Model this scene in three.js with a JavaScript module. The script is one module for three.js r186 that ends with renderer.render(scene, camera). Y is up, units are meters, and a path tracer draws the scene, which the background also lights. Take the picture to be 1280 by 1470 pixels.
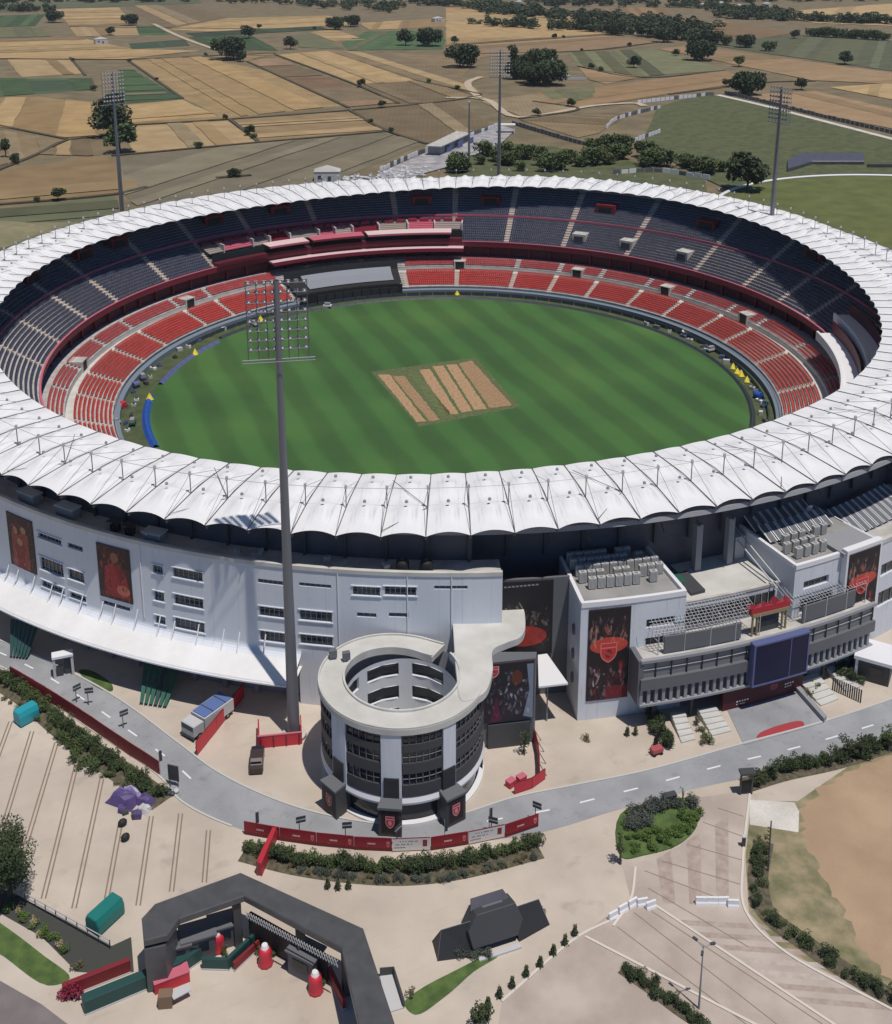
import * as THREE from 'three';
import { Sky } from 'three/addons/objects/Sky.js';
import { mergeGeometries } from 'three/addons/utils/BufferGeometryUtils.js';
import { ImprovedNoise } from 'three/addons/math/ImprovedNoise.js';

// ---------- camera, sky, sun, exposure (origin = centre of the playing field, metres, y up) ----------
const scene = new THREE.Scene();
const renderer = new THREE.WebGLRenderer({ antialias: true });
renderer.toneMapping = THREE.LinearToneMapping;
renderer.toneMappingExposure = 0.685;
renderer.shadowMap.enabled = true;
const D = Math.PI / 180;
const camera = new THREE.PerspectiveCamera(48.281, 1280 / 1470, 1, 9000);
camera.position.set(-0.4, 99, 242);
camera.rotation.set(-14.925 * D, 0, 0);
camera.setViewOffset(1280, 1470, 0, 387.87, 1280, 1470);   // drone picture cropped below the lens axis
const sunDir = new THREE.Vector3(0.195, 0.951, 0.24).normalize();
const sky = new Sky();
sky.scale.setScalar(5000);
sky.name = 'sky';
sky.userData.kind = 'structure';
sky.material.uniforms.sunPosition.value.copy(sunDir);
sky.material.uniforms.turbidity.value = 3;
sky.material.uniforms.rayleigh.value = 0.75;
sky.material.uniforms.mieCoefficient.value = 0.003;
scene.add(sky);
scene.environmentIntensity = 0.1;
const sun = new THREE.DirectionalLight(0xfff8f0, 5);
sun.position.copy(sunDir).multiplyScalar(400);
sun.castShadow = true;
sun.shadow.mapSize.set(4096, 4096);
Object.assign(sun.shadow.camera, { left: -260, right: 260, top: 260, bottom: -260, near: 10, far: 900 });
sun.shadow.radius = 1.2;
scene.add(sun); scene.add(sun.target);
scene.fog = new THREE.FogExp2(0xb9c0c6, 0.00005);

// ---------- helpers ----------
let seedState = 20240613;
const rnd = () => { seedState |= 0; seedState = seedState + 0x6D2B79F5 | 0; let t = Math.imul(seedState ^ seedState >>> 15, 1 | seedState); t = t + Math.imul(t ^ t >>> 7, 61 | t) ^ t; return ((t ^ t >>> 14) >>> 0) / 4294967296; };
const rr = (a, b) => a + (b - a) * rnd();
const noise = new ImprovedNoise();
const taken = {};
function numbered(name) { const n = taken[name] = (taken[name] ?? -1) + 1; return n ? `${name}_${String(n).padStart(3, '0')}` : name; }
function tag(o, label, category, group) { o.userData.label = label; o.userData.category = category; if (group) o.userData.group = group; return o; }
function thing(name, label, category, [x, y, z] = [0, 0, 0], turn = 0, group) {
  const o = new THREE.Group(); o.name = numbered(name); o.position.set(x, y, z); o.rotation.y = turn; scene.add(o);
  return tag(o, label, category, group);
}
function obj(name, geo, m, parent) {
  const g = Array.isArray(geo) ? merge(geo) : geo;
  const o = new THREE.Mesh(g, m); o.castShadow = o.receiveShadow = true;
  o.name = parent ? name : numbered(name); (parent ?? scene).add(o); return o;
}
function solo(name, geo, m, label, category, group) { return tag(obj(name, geo, m), label, category, group); }
function struct(name, geo, m) { const o = obj(name, geo, m); o.userData.kind = 'structure'; return o; }
function dup(o, [x, y, z], turn, label, group) {
  const c = o.clone(); c.name = numbered(o.name.replace(/_\d{3}$/, '')); c.userData = { ...o.userData };
  c.position.set(x, y, z); c.rotation.y = turn; if (label) c.userData.label = label; if (group) c.userData.group = group;
  scene.add(c); return c;
}
function group(name, parent) { const g = new THREE.Group(); g.name = name; parent.add(g); return g; }
function merge(list) {
  const names = ['position', 'normal', 'uv'], col = list.some(g => g.attributes.color);
  return mergeGeometries(list.map(g => {
    g = g.index ? g.toNonIndexed() : g;
    for (const k of Object.keys(g.attributes)) if (!names.includes(k) && k !== 'color') g.deleteAttribute(k);
    if (!g.attributes.uv) g.setAttribute('uv', new THREE.BufferAttribute(new Float32Array(g.attributes.position.count * 2), 2));
    if (col && !g.attributes.color) g.setAttribute('color', new THREE.BufferAttribute(new Float32Array(g.attributes.position.count * 3).fill(1), 3));
    return g;
  }));
}
const box = (w, h, d, x = 0, y = 0, z = 0, ry = 0) => { const g = new THREE.BoxGeometry(w, h, d); if (ry) g.rotateY(ry); return g.translate(x, y + h / 2, z); };
// a bar between two points
function bar(a, b, r, n = 6, r2 = r) {
  const A = new THREE.Vector3(...a), B = new THREE.Vector3(...b), v = B.clone().sub(A), L = v.length();
  const g = new THREE.CylinderGeometry(r2, r, L, n, 1);
  g.translate(0, L / 2, 0);
  g.applyQuaternion(new THREE.Quaternion().setFromUnitVectors(new THREE.Vector3(0, 1, 0), v.normalize()));
  return g.translate(A.x, A.y, A.z);
}
const lathe = (pts, n = 16, x = 0, y = 0, z = 0) => new THREE.LatheGeometry(pts.map(p => new THREE.Vector2(...p)), n).translate(x, y, z);
// prism over a ground outline [[x, z], ...] from y0 to y1
function prism(poly, y0, y1, bevel = 0, holes = []) {
  const s = new THREE.Shape(poly.map(([x, z]) => new THREE.Vector2(x, -z)));
  for (const h of holes) s.holes.push(new THREE.Path(h.map(([x, z]) => new THREE.Vector2(x, -z))));
  const g = new THREE.ExtrudeGeometry(s, { depth: y1 - y0 - 2 * bevel, bevelEnabled: bevel > 0, bevelSize: bevel, bevelOffset: -bevel, bevelThickness: bevel, bevelSegments: 1, curveSegments: 24 });
  return g.rotateX(-Math.PI / 2).translate(0, y0 + bevel, 0);
}
function sheet(poly, y, holes = []) {
  const s = new THREE.Shape(poly.map(([x, z]) => new THREE.Vector2(x, -z)));
  for (const h of holes) s.holes.push(new THREE.Path(h.map(([x, z]) => new THREE.Vector2(x, -z))));
  return new THREE.ShapeGeometry(s, 24).rotateX(-Math.PI / 2).translate(0, y, 0);
}
const circle = (r, n = 64, x = 0, z = 0, a0 = 0, a1 = 360) => Array.from({ length: n + (a1 - a0 < 360 ? 1 : 0) }, (_, i) => { const a = (a0 + (a1 - a0) * i / n) * D; return [x + r * Math.sin(a), z - r * Math.cos(a)]; });
// smooth closed or open line through ground points
function smooth(pts, n = 60, closed = false) { return new THREE.CatmullRomCurve3(pts.map(([x, z]) => new THREE.Vector3(x, 0, z)), closed, 'centripetal').getPoints(n).map(p => [p.x, p.z]); }
// strip of width w along a line, as a flat sheet outline
function ribbon(line, w, y, h = 0) {
  const L = [], R = [];
  line.forEach(([x, z], i) => {
    const a = line[Math.max(0, i - 1)], b = line[Math.min(line.length - 1, i + 1)];
    const dx = b[0] - a[0], dz = b[1] - a[1], l = Math.hypot(dx, dz) || 1, ox = -dz / l * w / 2, oz = dx / l * w / 2;
    L.push([x + ox, z + oz]); R.push([x - ox, z - oz]);
  });
  return h ? prism([...L, ...R.reverse()], y, y + h) : sheet([...L, ...R.reverse()], y);
}
const wobble = (p, j, step = 16) => p.flatMap((a, i) => { const b = p[(i + 1) % p.length], n = Math.max(1, Math.round(Math.hypot(b[0] - a[0], b[1] - a[1]) / step)); return Array.from({ length: n }, (_, k) => [a[0] + (b[0] - a[0]) * k / n + rr(-j, j), a[1] + (b[1] - a[1]) * k / n + rr(-j, j)]); });
const pt = (th, r, y) => [r * Math.sin(th * D), y, -r * Math.cos(th * D)];
// profile [[r, y], ...] swept round the field's centre (or c) from th0 to th1
function sweep(prof, th0, th1, n, c = [0, 0], dr = null) {
  const P = [], U = [], I = []; let v0 = 0;
  for (let k = 0; k + 1 < prof.length; k++) {
    const [ra, ya] = prof[k], [rb, yb] = prof[k + 1], len = Math.hypot(rb - ra, yb - ya), base = P.length / 3;
    for (let i = 0; i <= n; i++) {
      const th = th0 + (th1 - th0) * i / n, e = dr ? dr(th) : 0, s = th * D * 100;
      for (const [r, y, v] of [[ra + e, ya, v0], [rb + e, yb, v0 + len]]) { P.push(c[0] + r * Math.sin(th * D), y, c[1] - r * Math.cos(th * D)); U.push(s, v); }
      if (i < n) { const q = base + i * 2; I.push(q, q + 1, q + 2, q + 1, q + 3, q + 2); }
    }
    v0 += len;
  }
  const g = new THREE.BufferGeometry();
  g.setAttribute('position', new THREE.Float32BufferAttribute(P, 3)); g.setAttribute('uv', new THREE.Float32BufferAttribute(U, 2)); g.setIndex(I); g.computeVertexNormals();
  return g;
}
// solid block between two radii, two angles and two heights
function sector(th0, th1, r0, r1, y0, y1, n = Math.max(1, Math.ceil(Math.abs(th1 - th0) / 2)), c = [0, 0]) {
  const g = [sweep([[r1, y0], [r1, y1], [r0, y1], [r0, y0], [r1, y0]], th0, th1, n, c)];
  for (const th of [th0, th1]) {
    const q = new THREE.BufferGeometry(), p = [[r0, y0], [r1, y0], [r1, y1], [r0, y1]].map(([r, y]) => [c[0] + r * Math.sin(th * D), y, c[1] - r * Math.cos(th * D)]);
    q.setAttribute('position', new THREE.Float32BufferAttribute([p[0], p[1], p[2], p[0], p[2], p[3]].flat(), 3));
    q.setAttribute('uv', new THREE.Float32BufferAttribute([0, 0, r1 - r0, 0, r1 - r0, y1 - y0, 0, 0, r1 - r0, y1 - y0, 0, y1 - y0], 2)); q.computeVertexNormals(); g.push(q);
  }
  return merge(g);
}
// curved wall with real openings [[th0, th1, y0, y1], ...]; reveals have depth
function openWall(r, th0, th1, y0, y1, holes, depth = 0.4, c = [0, 0], step = 1.5) {
  const ths = new Set([th0, th1]), ys = new Set([y0, y1]);
  holes.forEach(h => { ths.add(h[0]); ths.add(h[1]); ys.add(h[2]); ys.add(h[3]); });
  const T = [...ths].filter(t => t >= th0 && t <= th1).sort((a, b) => a - b), Y = [...ys].sort((a, b) => a - b), out = [];
  for (let i = 0; i + 1 < T.length; i++) for (let j = 0; j + 1 < Y.length; j++) {
    const tm = (T[i] + T[i + 1]) / 2, ym = (Y[j] + Y[j + 1]) / 2;
    if (holes.some(h => tm > h[0] && tm < h[1] && ym > h[2] && ym < h[3])) continue;
    out.push(sweep([[r, Y[j]], [r, Y[j + 1]]], T[i], T[i + 1], Math.max(1, Math.ceil((T[i + 1] - T[i]) / step)), c));
  }
  for (const h of holes) {
    out.push(sweep([[r, h[2]], [r - depth, h[2]]], h[0], h[1], 2, c), sweep([[r - depth, h[3]], [r, h[3]]], h[0], h[1], 2, c));
    for (const t of [h[0], h[1]]) {
      const q = new THREE.BufferGeometry(), p = [[r - depth, h[2]], [r, h[2]], [r, h[3]], [r - depth, h[3]]].map(([a, y]) => [c[0] + a * Math.sin(t * D), y, c[1] - a * Math.cos(t * D)]);
      q.setAttribute('position', new THREE.Float32BufferAttribute([p[0], p[1], p[2], p[0], p[2], p[3]].flat(), 3)); q.computeVertexNormals(); out.push(q);
    }
  }
  return merge(out);
}
// a window in such an opening: pane with frame and mullions below it
function curvedWindow(r, h, depth, parent, bars = 3, c = [0, 0], transom = true) {
  const w = obj('window', sweep([[r - depth + 0.1, h[2]], [r - depth + 0.1, h[3]]], h[0], h[1], 2, c), M.glass, parent);
  const fr = [], R = r - depth + 0.14, at = (t, y) => [c[0] + R * Math.sin(t * D), y, c[1] - R * Math.cos(t * D)];
  for (let i = 0; i <= bars; i++) { const t = h[0] + (h[1] - h[0]) * i / bars; fr.push(bar(at(t, h[2]), at(t, h[3]), 0.06, 4)); }
  for (const y of transom ? [h[2] + 0.04, h[2] + (h[3] - h[2]) * 0.62, h[3] - 0.04] : [h[2] + 0.04, h[3] - 0.04]) fr.push(bar(at(h[0], y), at(h[1], y), 0.05, 4));
  obj('frame', fr, M.frameGrey, w);
  return w;
}

// ---------- procedural textures ----------
function fbm(x, y, z, oct) { let a = 0, s = 1, t = 0; for (let i = 0; i < oct; i++) { a += s * noise.noise(x, y, z + i * 7.3); t += s; s *= 0.55; x *= 2.03; y *= 2.03; } return a / t; }
function tileNoise(u, v, p, z, oct) { // periodic over u, v in 0..1
  const mix = (a, b, t) => a + (b - a) * t, f = (a, b) => fbm(a * p, b * p, z, oct);
  const bu = Math.max(0, (u - 0.85) / 0.15), bv = Math.max(0, (v - 0.85) / 0.15);
  return mix(mix(f(u, v), f(u - 1, v), bu), mix(f(u, v - 1), f(u - 1, v - 1), bu), bv);
}
function texture(n, metres, fn, colour = true) {
  const d = new Uint8Array(n * n * 4);
  for (let j = 0; j < n; j++) for (let i = 0; i < n; i++) { const c = fn(i / n, j / n), k = (j * n + i) * 4; for (let q = 0; q < 3; q++) d[k + q] = Math.max(0, Math.min(255, 255 * (colour ? Math.pow(Math.max(0, c[q]), 1 / 2.2) : c[q]))); d[k + 3] = 255; }
  const t = new THREE.DataTexture(d, n, n); t.wrapS = t.wrapT = THREE.RepeatWrapping; t.magFilter = THREE.LinearFilter; t.minFilter = THREE.LinearMipmapLinearFilter; t.generateMipmaps = true;
  if (colour) t.colorSpace = THREE.SRGBColorSpace; t.repeat.set(1 / metres, 1 / metres); t.needsUpdate = true; return t;
}
const speck = (c, amp, p, z, oct = 4) => (u, v) => { const k = 1 + amp * tileNoise(u, v, p, z, oct) + (rnd() - 0.5) * amp * 0.25; return c.map(q => q * k); };
// two-tone mottle: a below, b above
const mottle = (a, b, p, z, grain = 0.08, oct = 5) => (u, v) => { const t = Math.max(0, Math.min(1, 0.5 + 1.5 * tileNoise(u, v, p, z, oct))), k = 1 + (rnd() - 0.5) * grain * 2; return a.map((q, i) => (q + (b[i] - q) * t) * k); };
const mat = (c, rough = 0.8, extra = {}) => new THREE.MeshStandardMaterial({ color: new THREE.Color().setRGB(...c), roughness: rough, side: THREE.DoubleSide, ...extra });
const tmat = (map, rough = 0.9, extra = {}) => new THREE.MeshStandardMaterial({ map, roughness: rough, side: THREE.DoubleSide, ...extra });

const M = {
  membrane: tmat(texture(512, 17, (u, v) => { const t = 0.5 + 1.2 * tileNoise(u, v, 5, 1.5, 4), s = Math.max(0, fbm(u * 46, v * 3.5, 4.4, 3) - 0.13) * 0.4, seam = Math.abs((u * 17 / 1.42) % 1 - 0.5) > 0.475 ? 0.035 : 0, k = 0.75 + 0.06 * t - s - seam; return [k, k, k * 0.995]; }), 0.55),
  facade: tmat(texture(1024, 30, (u, v) => { const t = Math.max(0, Math.min(1, 0.5 + 1.4 * tileNoise(u, v, 6, 3.1, 5))), run = Math.max(0, fbm(u * 70, v * 5, 8.1, 4) - 0.16) * 0.55, k = 1 - run + (rnd() - 0.5) * 0.02; return [(0.615 + 0.07 * t) * k, (0.645 + 0.07 * t) * k, (0.69 + 0.065 * t) * k * (1 - run * 0.2)]; }), 0.75),
  canopy: tmat(texture(256, 16, mottle([0.72, 0.71, 0.69], [0.8, 0.795, 0.78], 5, 4.7, 0.02)), 0.6),
  concrete: tmat(texture(512, 14, mottle([0.40, 0.38, 0.345], [0.56, 0.54, 0.50], 7, 2.2, 0.06)), 0.9),
  slab: tmat(texture(512, 18, mottle([0.50, 0.49, 0.45], [0.61, 0.60, 0.56], 5, 8.8, 0.03)), 0.85),
  roofGrey: tmat(texture(512, 20, mottle([0.24, 0.235, 0.225], [0.33, 0.325, 0.31], 5, 12.8, 0.05)), 0.9),
  tread: tmat(texture(256, 10, mottle([0.36, 0.34, 0.32], [0.5, 0.48, 0.46], 6, 5.3, 0.06)), 0.9),
  aisle: tmat(texture(256, 6, mottle([0.55, 0.42, 0.31], [0.68, 0.54, 0.42], 5, 6.1, 0.06)), 0.85),
  darkClad: tmat(texture(256, 12, mottle([0.065, 0.065, 0.085], [0.092, 0.092, 0.115], 4, 9.1, 0.05)), 0.5),
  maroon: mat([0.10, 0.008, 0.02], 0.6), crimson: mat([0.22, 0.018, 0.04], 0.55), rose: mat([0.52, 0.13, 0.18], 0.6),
  redSeat: mat([1, 1, 1], 0.5, { vertexColors: true }), seat: mat([1, 1, 1], 0.5, { vertexColors: true }),
  steel: mat([0.16, 0.165, 0.18], 0.45, { metalness: 0.6 }), paleSteel: mat([0.55, 0.55, 0.56], 0.45, { metalness: 0.3 }), dark: mat([0.025, 0.026, 0.03], 0.6), charcoal: mat([0.055, 0.057, 0.062], 0.6),
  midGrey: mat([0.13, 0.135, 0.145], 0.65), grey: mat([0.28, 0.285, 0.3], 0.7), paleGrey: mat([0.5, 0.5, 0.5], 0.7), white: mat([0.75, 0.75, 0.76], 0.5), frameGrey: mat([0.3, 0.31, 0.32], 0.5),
  glass: new THREE.MeshPhysicalMaterial({ color: new THREE.Color().setRGB(0.02, 0.025, 0.035), roughness: 0.08, specularIntensity: 1, side: THREE.DoubleSide }),
  blueGlass: new THREE.MeshPhysicalMaterial({ color: new THREE.Color().setRGB(0.012, 0.014, 0.045), roughness: 0.35, specularIntensity: 0.5, side: THREE.DoubleSide }),
  red: mat([0.42, 0.02, 0.035], 0.55), brightRed: mat([0.55, 0.03, 0.05], 0.5), deepRed: mat([0.2, 0.012, 0.02], 0.6), green: mat([0.015, 0.1, 0.065], 0.6), teal: mat([0.01, 0.17, 0.15], 0.45), darkTeal: mat([0.012, 0.06, 0.055], 0.55),
  blue: mat([0.02, 0.09, 0.38], 0.5), slateBlue: mat([0.1, 0.12, 0.26], 0.5), yellow: mat([0.75, 0.62, 0.03], 0.55), purple: mat([0.09, 0.06, 0.18], 0.6), lilac: mat([0.42, 0.36, 0.55], 0.6), gold: mat([0.3, 0.24, 0.13], 0.6), black: mat([0.012, 0.012, 0.013], 0.7), rubber: mat([0.015, 0.015, 0.015], 0.9),
  deepRedPrint: mat([0.24, 0.018, 0.026], 0.6),
  bark: mat([0.09, 0.065, 0.045], 0.95), wood: mat([0.2, 0.13, 0.08], 0.85),
};

// ---------- ground, roads, paving, fields ----------
const G = {
  farm: tmat(texture(512, 140, mottle([0.135, 0.108, 0.055], [0.215, 0.165, 0.088], 9, 21.1, 0.12)), 0.95),
  paving: tmat(texture(2048, 60, (u, v) => { const t = Math.max(0, Math.min(1, 0.5 + 1.5 * tileNoise(u, v, 7, 30.4, 6))), st = Math.max(0, tileNoise(u, v, 22, 33.1, 4) - 0.2) * 0.55, tyre = Math.max(0, fbm(u * 9 + v * 5, v * 60 - u * 30, 2.2, 3) - 0.25) * 0.25, k = (1 - st - tyre) * (1 + (rnd() - 0.5) * 0.06); return [(0.455 + 0.12 * t) * k, (0.39 + 0.115 * t) * k, (0.32 + 0.10 * t) * k]; }), 0.9),
  pavingRight: tmat(texture(1024, 40, mottle([0.39, 0.325, 0.275], [0.505, 0.435, 0.375], 8, 31.4, 0.045, 6)), 0.9),
  road: tmat(texture(1024, 34, (u, v) => { const t = Math.max(0, Math.min(1, 0.5 + 1.5 * tileNoise(u, v, 6, 33.7, 6))), st = Math.max(0, tileNoise(u, v, 19, 36.1, 4) - 0.18) * 0.6, crack = Math.abs(tileNoise(u, v, 11, 38.4, 3)) < 0.006 ? 0.16 : 0, k = (1 - st - crack) * (1 + (rnd() - 0.5) * 0.07); return [(0.26 + 0.085 * t) * k, (0.268 + 0.085 * t) * k, (0.28 + 0.085 * t) * k]; }), 0.9),
  asphalt: tmat(texture(512, 20, mottle([0.15, 0.13, 0.125], [0.21, 0.185, 0.175], 6, 34.7, 0.08)), 0.95),
  dirt: tmat(texture(1024, 46, mottle([0.33, 0.225, 0.135], [0.44, 0.315, 0.20], 6, 35.9, 0.06, 6)), 0.95),
  scrub: tmat(texture(1024, 30, mottle([0.12, 0.13, 0.055], [0.36, 0.29, 0.18], 10, 36.3, 0.12, 6)), 0.95),
  lawn: tmat(texture(512, 12, mottle([0.045, 0.085, 0.018], [0.10, 0.16, 0.035], 9, 37.2, 0.2)), 0.95),
  dullGrass: tmat(texture(512, 40, mottle([0.055, 0.075, 0.025], [0.115, 0.12, 0.045], 9, 38.2, 0.12)), 0.95),
  path: tmat(texture(256, 30, mottle([0.42, 0.33, 0.23], [0.55, 0.45, 0.33], 6, 39.2, 0.08)), 0.95),
  whitePath: tmat(texture(256, 30, mottle([0.5, 0.47, 0.42], [0.66, 0.63, 0.57], 6, 40.2, 0.08)), 0.95),
  bund: tmat(texture(256, 20, mottle([0.05, 0.045, 0.025], [0.10, 0.08, 0.045], 8, 41.2, 0.15)), 0.95),
};
{ // one sheet to the horizon, with gentle relief far out
  const g = new THREE.PlaneGeometry(7000, 7000, 70, 70).rotateX(-Math.PI / 2);
  const u = g.attributes.uv, p = g.attributes.position;
  for (let i = 0; i < u.count; i++) u.setXY(i, p.getX(i), p.getZ(i));
  g.translate(0, -0.45, -1500);
  struct('ground', g, G.farm);
}
const disc = (poly, y) => { const g = sheet(poly, y); return g; };
struct('paved_forecourt', sheet([...circle(172, 80, 0, 0, 78, 282), [-72.84,92.74]], -0.012), G.paving);
struct('stadium_apron', sheet(circle(119, 96), -0.006), G.paving);

// service road round the stadium, with kerbs and dashed line
const roadIn = smooth([[-82.79,89.11], [-70.42,93.62], [-57.82,100.37], [-45.05,108.85], [-34.64,117.83], [-28.76,122.99], [-22.21,127.12], [-15.4,130.05], [-6.84,131.79], [0.41,130.59], [7.65,127.58], [14.74,125.62], [24.27,122.99], [36.82,118.35], [48.92,113.95], [60.7,108.85], [76.44,101.18]], 120);
const roadOut = smooth([[-79.13,97.06], [-68.04,99.56], [-60.85,103.71], [-47.55,114.5], [-35.57,123.84], [-31.69,128.26], [-24.09,132.53], [-16.16,134.62], [-6.67,135.34], [0.39,134.83], [10.77,132.96], [19.63,129.6], [29.7,126.08], [41.73,122.75], [57.61,116.91], [72.25,110.3]], 120);
struct('service_road', sheet([...roadIn, ...[...roadOut].reverse()], 0.0), G.road);
const kerbM = mat([0.5, 0.49, 0.46], 0.9);
struct('kerb', ribbon(roadIn, 0.24, -0.02, 0.13), kerbM);
struct('kerb', ribbon(roadOut.slice(0, 48), 0.24, -0.02, 0.13), kerbM);
{
  const mid = roadIn.map((p, i) => [(p[0] + roadOut[i][0]) / 2, (p[1] + roadOut[i][1]) / 2]);
  const dash = mat([0.72, 0.72, 0.72], 0.8);
  const road = new THREE.CatmullRomCurve3(mid.map(([x, z]) => new THREE.Vector3(x, 0, z)));
  for (let i = 0; i < 30; i++) {
    if (i > 10 && i < 17) continue;
    const a = road.getPointAt(i / 30), b = road.getPointAt(i / 30 + 0.011);
    struct('lane_marking', ribbon([[a.x, a.z], [b.x, b.z]], 0.22, 0.005), dash);
  }
}
struct('asphalt_road', sheet([[-48.53,151.68], [-44.17,152.3], [-39.19,154.88], [-34.99,157.63], [-33.31,163], [-43.87,163]], 0.004), G.asphalt);
// right-hand parking apron with slabs, dirt ground beyond
struct('parking_apron', sheet([[19,136.65], [20.55,137.64], [25.9,135.13], [28.92,130.92], [29.47,127.58], [35.98,126.43], [32.42,137.64], [31.22,144.18], [33.52,148.46], [42.84,155.47], [40.58,163], [3.33,163], [4.96,154.73], [13.17,147.21], [19.27,142.38]], 0.004), G.pavingRight);
struct('parking_apron', sheet([[-65.01,111.73], [-60.28,109.58], [-52.99,114.5], [-42.41,122.87], [-33.46,129.83], [-25.12,133.06], [-22.96,138.62], [-31.73,143.28], [-33.13,147.63], [-43.46,142.38], [-53.13,140.52]], 0.004), G.paving);
struct('dirt_ground', sheet(wobble(smooth([[41.4,129.83], [47.1,124.44], [56.42,120.01], [69.09,117.17], [50.5,157.63], [44.23,153.61], [42.06,149.28], [41.25,143.28], [40.5,136.15]], 90, true), 0.45, 2), 0.012), G.dirt);
struct('scrub_ground', sheet([[35.79,128.15], [41.33,128.15], [51.92,120.39], [70.95,113.12], [48.63,161.7], [42.84,155.47], [33.52,148.46], [31.43,144.18], [32.98,136.65]], 0.006), G.scrub);
struct('pale_slab', sheet([[35.68,127.92], [40.85,128.38], [40.99,129.83], [39.94,133.06], [34.66,131.89]], 0.018), G.whitePath);
{ // drain channels and slab joints: shallow raised edgings with real thickness
  const edge = mat([0.24, 0.185, 0.14], 0.95), pale = mat([0.62, 0.57, 0.5], 0.9);
  const left = [[28, 1060, 8, 1130], [60, 1100, 22, 1190], [95, 1120, 48, 1240], [125, 1140, 70, 1262], [165, 1165, 105, 1302], [218, 1185, 155, 1290], [254, 1188, 200, 1290], [300, 1195, 255, 1275]];
  const lines = [[[-57.27,113.95], [-56.07,123.48]], [[-53.79,115.85], [-51.23,133.59]], [[-49.94,117.96], [-47.53,137.25]], [[-46.32,120.77], [-43.31,142.38]], [[-42.3,124.44], [-39.65,143.64]], [[-38.07,131.46], [-36.56,142.38]], [[-34.74,130.59], [-32.98,143.28]], [[-31.43,130.16], [-29.87,141.46]], [[-27.65,132.74], [-26.6,140.24]]];
  for (const [a, b] of lines) for (const o of [-0.22, 0.22]) struct('drain_edging', ribbon([[a[0] + o, a[1]], [b[0] + o, b[1]]], 0.17, 0.004, 0.03), edge);
  const right = [[[31.57,129.27], [34.27,130.59]], [[29.29,131.46], [33.28,133.59]], [[26.75,134.83], [32.54,137.15]], [[23.55,137.25], [31.54,140.52]], [[21.39,138.62], [30.56,143.28]], [[21.37,140.99], [30.34,148.46]], [[21.22,144], [35.07,156.92]], [[19.36,144.18], [32.02,158.33]], [[17.28,145.93], [29.89,159.02]]];
  for (const [a, b] of right) struct('slab_joint', ribbon([a, b], 0.1, 0.006, 0.015), edge);
  for (const l of [[[35.92,127.01], [32.42,137.64], [31.11,144], [33.47,148.63], [42.7,155.83]], [[21.71,143.28], [36.8,157.63]], [[13.88,147.21], [30.73,158.33]], [[16.92,145.93], [19.25,142.56], [20.48,138.13]], [[4.96,154.58], [13.17,147.21], [17.43,144.88]]]) struct('kerb', ribbon(smooth(l, 30), 0.26, 0, 0.12), pale);
  // oblique paint-worn strips on the right apron
  const L = (p, q, k) => [p[0] + (q[0] - p[0]) * k, p[1] + (q[1] - p[1]) * k];
  const bandA = tmat(texture(512, 9, mottle([0.32, 0.255, 0.215], [0.44, 0.36, 0.31], 9, 81, 0.08)), 0.92), bandB = tmat(texture(512, 9, mottle([0.41, 0.35, 0.305], [0.52, 0.455, 0.40], 9, 82, 0.08)), 0.92);
  const bands = (a0, a1, b0, b1, n, duty) => { for (let i = 1; i < n; i += 2) struct('brick_band', sheet([L(a0, a1, i / n), L(a0, a1, (i + duty) / n), L(b0, b1, (i + duty) / n), L(b0, b1, i / n)], 0.009), rnd() < 0.7 ? bandA : bandB); };
  bands([31.47,144.88], [42.66,155.62], [22.99,144.35], [33.75,154.73], 14, 0.93);
  bands([21.07,138.23], [34.52,129.27], [21.19,142.92], [31,143.28], 7, 0.95);

}
struct('grass_verge', sheet(smooth([[-51.73,103.09], [-50.26,103.09], [-46.28,106.17], [-45.76,107.67], [-46.8,107.67], [-50.23,105.11]], 30, true), 0.02), G.lawn);
struct('lawn_strip', sheet(smooth([[-4.42,154.73], [-3.11,153.38], [0.29,151.29], [4.16,149.28], [4.86,149.44], [2.36,151.29], [-0.4,153.98], [-3.31,155.98]], 40, true), 0.02), G.lawn);
struct('lawn_strip', sheet(smooth([[-50.52,143.28], [-46.74,145.49], [-41.1,149.28], [-37.41,152.07], [-39.2,152.84], [-45.31,149.28], [-48.78,147.63]], 40, true), 0.02), G.lawn);
struct('planted_island', prism(smooth([[19.21,136.85], [19.93,130.38], [25.21,128.15], [28.57,127.92], [29.15,129.83], [28.26,132.53], [25.51,135.13], [21.75,136.45]], 40, true), 0, 0.14), G.lawn);

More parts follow.
